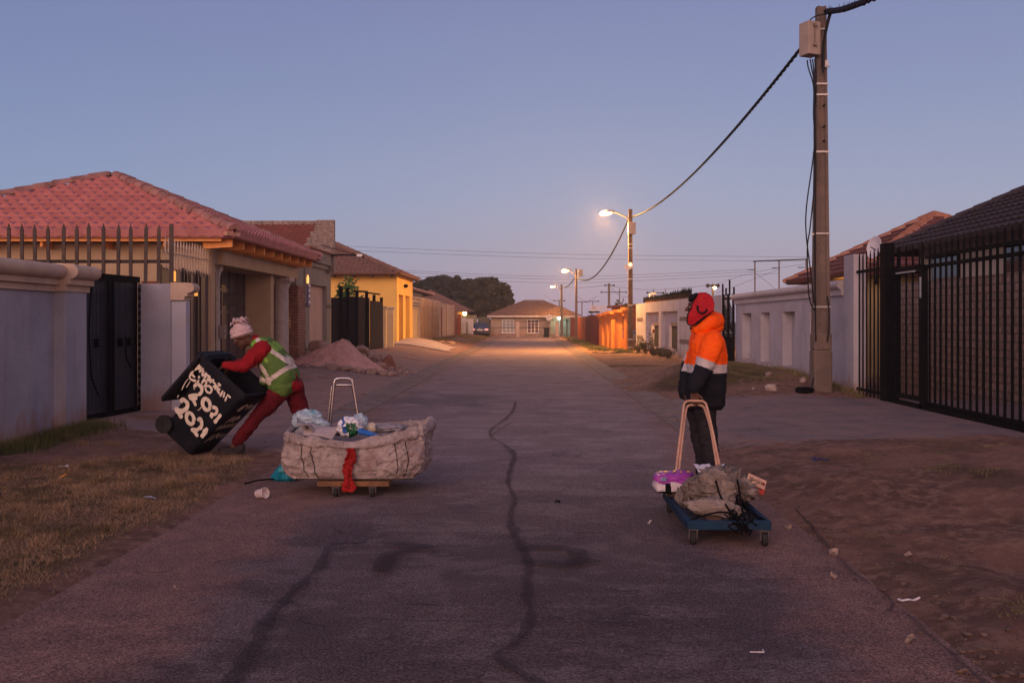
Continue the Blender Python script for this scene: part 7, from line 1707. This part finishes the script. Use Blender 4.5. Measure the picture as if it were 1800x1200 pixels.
# purple pack
pk = thing('plastic_pack', 'purple and white printed plastic pack lying on the rear left of the blue trolley', 'pack', (1.14, 7.95, .2))
PUR = mat('purple_film', (.26, .040, .28), (.34, .06, .32), 9, .25, .5, 30, fine=.2); WFL = mat('white_film', (.58, .48, .50), (.50, .42, .44), 9, .3, .5, 30); 
b = MB(); o_ = Vector((5, 2, 1))
b.ell((1.155, 7.93, .275), (.165, .13, .085), (0, R(-4), R(-10)), 48, 30, lambda p: (1/max(abs(p.x), abs(p.y), abs(p.z)))**.55*(1+.10*noise.noise(p*3+o_)+.05*(.5-abs(noise.noise(p*8+o_)))))
o = b.build('wrap', [PUR, WFL, BLK], pk, smooth=True)
for p in o.data.polygons:
    c = p.center+Vector((1.14, 7.95, .2)); p.material_index = 0 if c.z > .283+.01*math.sin(c.x*40) else (1 if (math.sin(c.x*38+1)+.4*noise.noise(c*9)) > -.55 and c.z > .215 else 2)
b = MB()
for x in (1.08, 1.15, 1.20, 1.26): b.cbox((x, 7.87+.01*math.sin(x*50), .365), (.030, .012, .008), (0, 0, x*9))
b.build('yellow_print', emit('yellow_print_off', (0, 0, 0), 0) if 0 else mat('yellow_print', (.75, .42, .05), None, 9, .4, 0), pk)
patch(Vector((1.055, 7.795, .318)), .045, .03, mat('pale_blue_print', (.22, .28, .42), None, 9, .4, 0), 'label', pk, 0, -25, .003)
lump('lower_bag', (1.20, 7.90, .175), (.12, .13, .045), mat('brown_film', (.08, .05, .045), (.12, .08, .05), 14, .3, .4), 31, pk, .5)
for i, (px, py, rz, w) in enumerate(((1238, 822, 8, .13), (1262, 824, -14, .10))): sheet('paper_sheet', TR(at(px, py, 7.72), 22, 0, rz), w, .14, mat('white_paper', (.62, .57, .60), (.5, .46, .5), 20, .8, .1), ['white printed paper sheet on top of the bundle, the left one', 'white paper sheet on top of the bundle, the right one'][i], 'paper', .003, .012, i)
bx = thing('cardboard_piece', 'torn tan cardboard piece with printed word sticking out right of the bundle', 'cardboard', (1.74, 7.6, .28))
T = TR(Vector((1.735, 7.60, .330)), 62, 24, 0); b = MB(); b.box(-.075, .075, -.038, .038, -.004, .004, T); b.build('card', mat('tan_card', (.50, .30, .23), (.42, .25, .19), 9, .8, .1), bx)
text_mesh('FRAGILE', .03, 'lettering', BLK, bx, T @ TR(Vector((-.005, .002, .006)), 0, 0, 0), .001); b = MB(); b.lathe([(0, 0), (.012, 0), (.012, .002), (0, .002)], (0, 0, 0), 14, T @ Matrix.Translation((.058, .002, .005))); b.build('print_dot', mat('brown_print', (.16, .04, .03), None, 9, .6, 0), bx)
T2 = TR(Vector((1.735, 7.605, .285)), 62, 30, 0); b = MB(); b.box(-.06, .07, -.03, .025, -.003, .003, T2); b.build('red_flap', mat('red_card', (.50, .06, .045), None, 9, .7, 0), bx)

# ------------------------------------------------------------ sand heap, rubble, stones
SND = mat('pink_sand', (.60, .325, .265), (.50, .265, .215), 4, .95, 1.0, 60, dirt=(.30, .15, .11), dscale=2.5, damt=.4, fine=.5)
b = MB()
def heap(u, v):
    a = 2*PI*u; rx, ry = (1.45, 1.30); x = math.cos(a)*v*rx*(1.12 if math.cos(a) < 0 else .92); y = math.sin(a)*v*ry; X, Y = -5.36+x, 28.6+y
    z = (1-v)**1.12*.74*(1+.10*math.sin(a*5+v*4)*v)+.10*noise.noise(Vector((X*1.8, Y*1.8, 3)))*(1-v)+.05*noise.noise(Vector((X*5, Y*5, 3)))+.02*noise.noise(Vector((X*14, Y*14, 3))); return Vector((X, Y, gz(X, Y)-.02*v+max(0, z)))
b.grid(heap, 90, 40); tag(b.build('sand_heap', SND, None, smooth=True), 'cone of pinkish building sand on the left verge', 'sand')
RK = mat('grey_pink_rock', (.34, .235, .195), (.26, .175, .15), 5, .95, .8, 30, dirt=(.36, .18, .13), dscale=4, damt=.6); RKD = mat('red_rubble', (.27, .115, .08), (.20, .09, .065), 5, .95, .8, 30)
ordn = ['first', 'second', 'third', 'fourth', 'fifth', 'sixth', 'seventh', 'eighth']
fr_ = [(583, 665, 27, 9), (607, 666, 26, 8), (632, 667, 26, 8), (654, 667, 22, 9), (674, 666, 16, 8), (690, 665, 18, 8)]
for i, (px, py, w, h) in enumerate(fr_):
    Y = 27.0-.05*i; x = (px-VX)*Y/F; z = gz(x, Y); b = MB(); ww = w*Y/F/2
    b.rubble((x, Y, z+.060), (ww*1.05, .12, .098), i+2, (0, 0, random.uniform(-.25, .25))); tag(b.build('rubble_block', RK, None, smooth=True, crease=28), '%s rough block from the left in the row at the foot of the sand heap' % ordn[i], 'block', 'blocks in front of the sand heap')
rocks = [(620, 598, 27.5+3.2, 60, 28, 'sackful') , ]
rk = [(562, 610, 30.2, 42, 22, 'big grey lump of rubble between the half built house and the sand heap', RK), (544, 632, 30.0, 20, 20, 'upright rubble stone left of the sand heap', RK), (562, 628, 29.4, 12, 12, 'small pale round stone left of the sand heap', RK), (532, 640, 29.8, 26, 9, 'flat broken slab at the foot of the brick pier', RK),
      (607, 608, 32.5, 34, 22, 'pale boulder just behind the peak of the sand heap', RK), (640, 616, 32.0, 32, 18, 'large boulder right behind the sand heap', RK), (655, 624, 31.6, 12, 18, 'grey stone at the right side of the large boulder', RK), (638, 628, 30.6, 16, 14, 'grey stone low on the right slope of the sand heap', RK),
      (684, 640, 30.2, 30, 16, 'reddish clod at the right of the sand heap', RKD), (668, 645, 29.2, 26, 10, 'long flat stone lying on the right slope of the sand heap', RK), (690, 652, 28.6, 14, 10, 'brown stone right of the long flat stone', RK), (700, 646, 30, 14, 7, 'thin slab at the right end of the rubble', RK), (704, 655, 28.3, 12, 7, 'small chip at the right end of the rubble', RK), (716, 660, 27.8, 10, 6, 'outermost small stone right of the rubble', RK), (666, 630, 31.4, 14, 8, 'small stone on top of the reddish clod', RK)]
for i, (px, py, Y, w, h, lb, m_) in enumerate(rk):
    x = (px-VX)*Y/F; hh = h*Y/F/2; ww = w*Y/F/2; zc = max(z_at(py, Y), gz(x, Y)+hh*.7); b = MB(); b.rubble((x, Y, zc), (ww*1.1, ww*.9, hh*1.2), i+11, (.1*i, .05*i, .3*i))
    if zc > gz(x, Y)+hh*1.2: b.rubble((x, Y+.05, (gz(x, Y)+zc)/2), (ww*.8, ww*.7, (zc-gz(x, Y))/2+.03), i+31, (0, 0, i))
    tag(b.build('rubble_stone', m_, None, smooth=True, crease=28), lb, 'stone', 'rubble round the sand heap')
loose = [(1354, 692, 19.9, .14, .07, .09, 'white block half', 'pale broken block lying on the verge left of the nearest pole', mat('pale_block', (.40, .31, .27), (.32, .24, .21), 5, .95, .6, 40)), (1351, 674, 21.9, .09, .08, .07, 'stone', 'small pale stone behind the broken block on the grassy mound', RK), (1411, 684, 21.4, .11, .08, .08, 'stone', 'half buried pale stone just left of the nearest pole', RK),
         (1466, 982, 6.60, .035, .03, .035, 's', 'small pale stone sitting on the right road edge', RK), (712, 604, 62, .5, .4, .14, 's', 'low mound of rubble right of the pale concrete ramp', RKD), (792, 611, 57, .35, .2, .10, 's', 'broken kerb block at the tip of the concrete ramp', RK), (775, 614, 55, .3, .2, .08, 's', 'flat broken block left of the ramp tip', RK)]
for i, (px, py, Y, a_, b__, c_, _, lb, m_) in enumerate(loose):
    x = (px-VX)*Y/F; b = MB(); b.rubble((x, Y, gz(x, Y)+c_*.6), (a_, b__, c_), 60+i, (0, 0, i*.7)); tag(b.build('stone', m_, None, smooth=True, crease=28), lb, 'stone')
b = MB(); x, y = 5.42, 19.6; b.rock((x, y, gz(x, y)+.055), (.19, .11, .06), 77, (0, 0, .2), .2, box=.7); tag(b.build('cable_joint', BLK, None, smooth=True), 'flat black cable joint box on the ground at the foot of the nearest pole', 'box')
b = MB(); rr = random.Random(8)
for k in range(260):
    a = rr.uniform(0, 2*PI); d = 1.0+abs(rr.gauss(0, .45)); x, y = -5.3+math.cos(a)*d*1.25, 28.6+math.sin(a)*d*1.15
    if x < -6.7 or x > -2.9: continue
    s = rr.uniform(.015, .06); b.rubble((x, y, gz(x, y)+s*.5), (s*1.3, s, s*.8), k, (0, 0, k), 8, 6)
tag(b.build('rubble_chips', RK, None), None, None, None, 'stuff')
# litter (scraps)
WPAP = mat('litter_white', (.60, .55, .56), None, 9, .8, .1)
for i, (px, py, w, d, m_, lb, cat_n) in enumerate(((264, 886, .10, .05, mat('litter_blue_white', (.45, .45, .60), None, 9, .7, .1), 'bluish white scrap of plastic on the left grass', 'litter'), (112, 832, .09, .05, WPAP, 'pale scrap on the left verge nearest the wall', 'litter'), (112, 848, .07, .03, mat('litter_orange', (.55, .22, .04), None, 9, .7, .1), 'orange scrap on the left grass', 'litter'),
        (1596, 990, .05, .03, mat('dry_leaf_litter', (.30, .20, .15), None, 9, .8, .1), 'curled pale leaf on the right dirt', 'leaf'), (1386, 930, .05, .03, MATS['dry_leaf_litter'], 'pale dry leaf right of the blue trolley', 'leaf'), (310, 1040, .03, .02, MATS['dry_leaf_litter'], 'small pale leaf low on the left dirt', 'leaf'), (1466, 1018, .05, .03, MATS['dry_leaf_litter'], 'pale flat leaf on the right road edge dirt', 'leaf'), (1325, 700, .10, .06, WPAP, 'white scrap left of the broken block', 'litter'), (1142, 922, .03, .02, WPAP, 'tiny white scrap on the road left of the blue trolley', 'litter'),
        (980, 886, .05, .03, BLK, 'small dark scrap in the middle of the road', 'litter'), (1694, 1186, .05, .04, MATS['dry_leaf_litter'], 'pale leaf in the lower right corner dirt', 'leaf'), (1600, 1128, .06, .03, MATS['dry_leaf_litter'], 'broken leaf in the lower right dirt', 'leaf'))):
    x, y = gp(px, py); z = gz(x, y) if (x < RL or x > RR) else 0; sheet(cat_n, TR((x, y, z+.022), 4, 6, i*37), w, d, m_, lb, cat_n, .002, .018, i)
x, y = gp(1600, 1068); z = gz(x, y)+.03; b = MB(); b.tube(spline([(x-.055, y+.03, z), (x-.045, y, z), (x-.01, y-.01, z+.008), (x+.02, y+.005, z), (x+.06, y+.02, z+.01)], 5), [.006]*21, 5, flat=.4); tag(b.build('plastic_strip', WPAP), 'twisted white plastic strip on the right dirt', 'litter')
x, y = gp(1335, 1156); b = MB(); b.tube([(x-.045, y-.003, .03), (x+.02, y-.005, .03), (x+.022, y+.03, .03)], .0035, 5); tag(b.build('drinking_straw', WPAP), 'bent white straw on the lower right asphalt', 'straw')
x, y = gp(1443, 827); z = gz(x, y)+.02; b = MB(); b.tube(spline([(x-.09, y-.1, z), (x-.07, y+.05, z+.02), (x-.03, y, z), (x, y+.06, z+.01), (x+.05, y, z), (x+.10, y+.08, z+.01)], 5), .006, 5); tag(b.build('wire_scrap', mat('blue_wire', (.03, .03, .16), None, 9, .5, 0)), 'tangled blue wire scrap on the paving behind the blue trolley', 'wire')
rr = random.Random(77)
b = MB()
for k in range(150):
    side_ = rr.random(); y = 4.3+rr.random()**1.6*14
    x = rr.uniform(2.0, 2.7) if side_ < .55 else (rr.uniform(2.6, 6) if side_ < .8 else rr.uniform(-4.5, -2.5)); s = rr.uniform(.005, .016)
    b.rubble((x, y, max(gz(x, y), 0)+s*.35), (s*1.3, s, s*.7), k, (0, 0, k), 8, 6)
for k in range(150):
    y = 4.2+rr.random()**1.3*9; x = 2.12+rr.gauss(0, .10); s = rr.uniform(.006, .022); b.rubble((x, y, max(gz(x, y), 0)+s*.3), (s*1.4, s, s*.6), k+500, (0, 0, k), 8, 6)
tag(b.build('gravel', mat('dusty_gravel', (.15, .095, .075), (.10, .065, .052), 20, .95, .3, 60), None), None, None, None, 'stuff')

# ------------------------------------------------------------ grass
def blades(name, n, sampler, h, w, m, lean=1.2, seed=1):
    rg = np.random.default_rng(seed); V = np.empty((n, 3, 3)); k = 0; rnd = random.Random(seed)
    while k < n:
        x, y = sampler(rnd); z = gz(x, y)
        a = rnd.uniform(0, 2*PI); hh = h*rnd.uniform(.4, 1.2); l = lean*rnd.uniform(.2, 1.3)*hh; ca, sa = math.cos(a), math.sin(a); b2 = rnd.uniform(0, PI); cb, s2 = math.cos(b2)*w, math.sin(b2)*w
        V[k, 0] = (x-cb, y-s2, z-.004); V[k, 1] = (x+cb, y+s2, z-.004); V[k, 2] = (x+ca*l, y+sa*l, z+hh); k += 1
    me = bpy.data.meshes.new(name); V = V.reshape(-1, 3)
    me.vertices.add(len(V)); me.vertices.foreach_set('co', V.ravel()); me.loops.add(len(V)); me.loops.foreach_set('vertex_index', np.arange(len(V), dtype=np.int32))
    me.polygons.add(n); me.polygons.foreach_set('loop_start', np.arange(0, len(V), 3, dtype=np.int32)); me.update(calc_edges=True); me.materials.append(m)
    o = bpy.data.objects.new(name, me); COL.objects.link(o); o['kind'] = 'stuff'; return o
def gmat(name, c1, c2, c3):
    m, nt, b_ = _nt(name); g = N(nt); v = g.pos(); col = g.mix(g.ramp(g.noise(v, 90, 2), .3, .7), tuple(c1), tuple(c2)); col = g.mix(g.ramp(g.noise(v, 2.0, 6), .5, .62), col, tuple(c3))
    nt.links.new(col, b_.inputs['Base Color']); b_.inputs['Roughness'].default_value = .8; b_.inputs['Specular IOR Level'].default_value = .15; return m
DRY = gmat('dry_grass', (.38, .245, .145), (.17, .10, .062), (.14, .095, .048)); GRN2 = gmat('green_grass', (.11, .12, .04), (.055, .055, .022), (.19, .15, .06)); MIX = gmat('half_dry_grass', (.20, .155, .07), (.09, .075, .034), (.26, .185, .09))
def s_left(r):
    while True:
        y = 5.0+10*r.random()**1.2; x = r.uniform(-8.4, -2.6)
        if abs(x)/y > .62: continue
        _, g, d = mask_left(x, y)
        if g+.35*fb(x, y, 2.5, 61) > .30+.5*r.random(): return x, y
blades('dry_grass', 70000, s_left, .026, .0022, DRY, 1.5, 3)
_cl = random.Random(5); TUF = []
while len(TUF) < 90:
    q_ = s_left(_cl)
    if q_[0] < -3.0: TUF.append(q_)
def s_tuft(r): c = TUF[r.randrange(90)]; return c[0]+r.gauss(0, .035), c[1]+r.gauss(0, .03)
blades('dry_grass', 9000, s_tuft, .075, .0025, DRY, .9, 33)
def s_wall(r):
    y = 11.2+3.0*r.random(); x = -6.36+.16+abs(r.gauss(0, .22)); 
    return x, y-.25*r.random()
blades('green_grass', 5200, s_wall, .13, .005, GRN2, .6, 4)
def s_right(r):
    while True:
        y = 4.3+30*r.random()**1.3; x = r.uniform(2.3, 6.5)
        if abs(x)/y > .6: continue
        p, g, d = mask_right(x, y)
        if p < .2 and g+.5*d+.4*fb(x, y, 2.5, 61) > .45+.4*r.random(): return x, y
blades('dry_grass', 42000, s_right, .026, .0028, MIX, 1.4, 5)
def s_base(r):
    y = r.uniform(19.3, 31.5); return 6.52-abs(r.gauss(0, .13)), y
blades('dry_grass', 3500, s_base, .14, .006, MIX, .6, 6)
def s_far(r):
    while True:
        y = r.uniform(46, 96); x = r.uniform(2.9, 5.2)
        if mask_right(x, y)[1] > .35+.3*r.random(): return x, y
blades('green_grass', 16000, s_far, .07, .012, GRN2, .8, 7)
def s_farl(r):
    while True:
        y = r.uniform(62, 96); x = r.uniform(-6.4, -3.7)
        if mask_left(x, y)[1] > .3+.3*r.random(): return x, y
blades('green_grass', 9000, s_farl, .07, .012, MIX, .8, 8)
# ------------------------------------------------------------ dusty evening air
b = MB(); b.box(-70, 70, -12, 215, -1.6, 16.5)
hz = b.build('haze', bpy.data.materials.new('dusty_air')); tag(hz, None, None, None, 'stuff')
hm = hz.data.materials[0]; hm.use_nodes = True; hn = hm.node_tree.nodes; hn.clear()
pv = hn.new('ShaderNodeVolumePrincipled'); pv.inputs['Color'].default_value = (.95, .88, .86, 1); pv.inputs['Density'].default_value = .0009; pv.inputs['Anisotropy'].default_value = .55
ho = hn.new('ShaderNodeOutputMaterial'); hm.node_tree.links.new(pv.outputs[0], ho.inputs['Volume'])
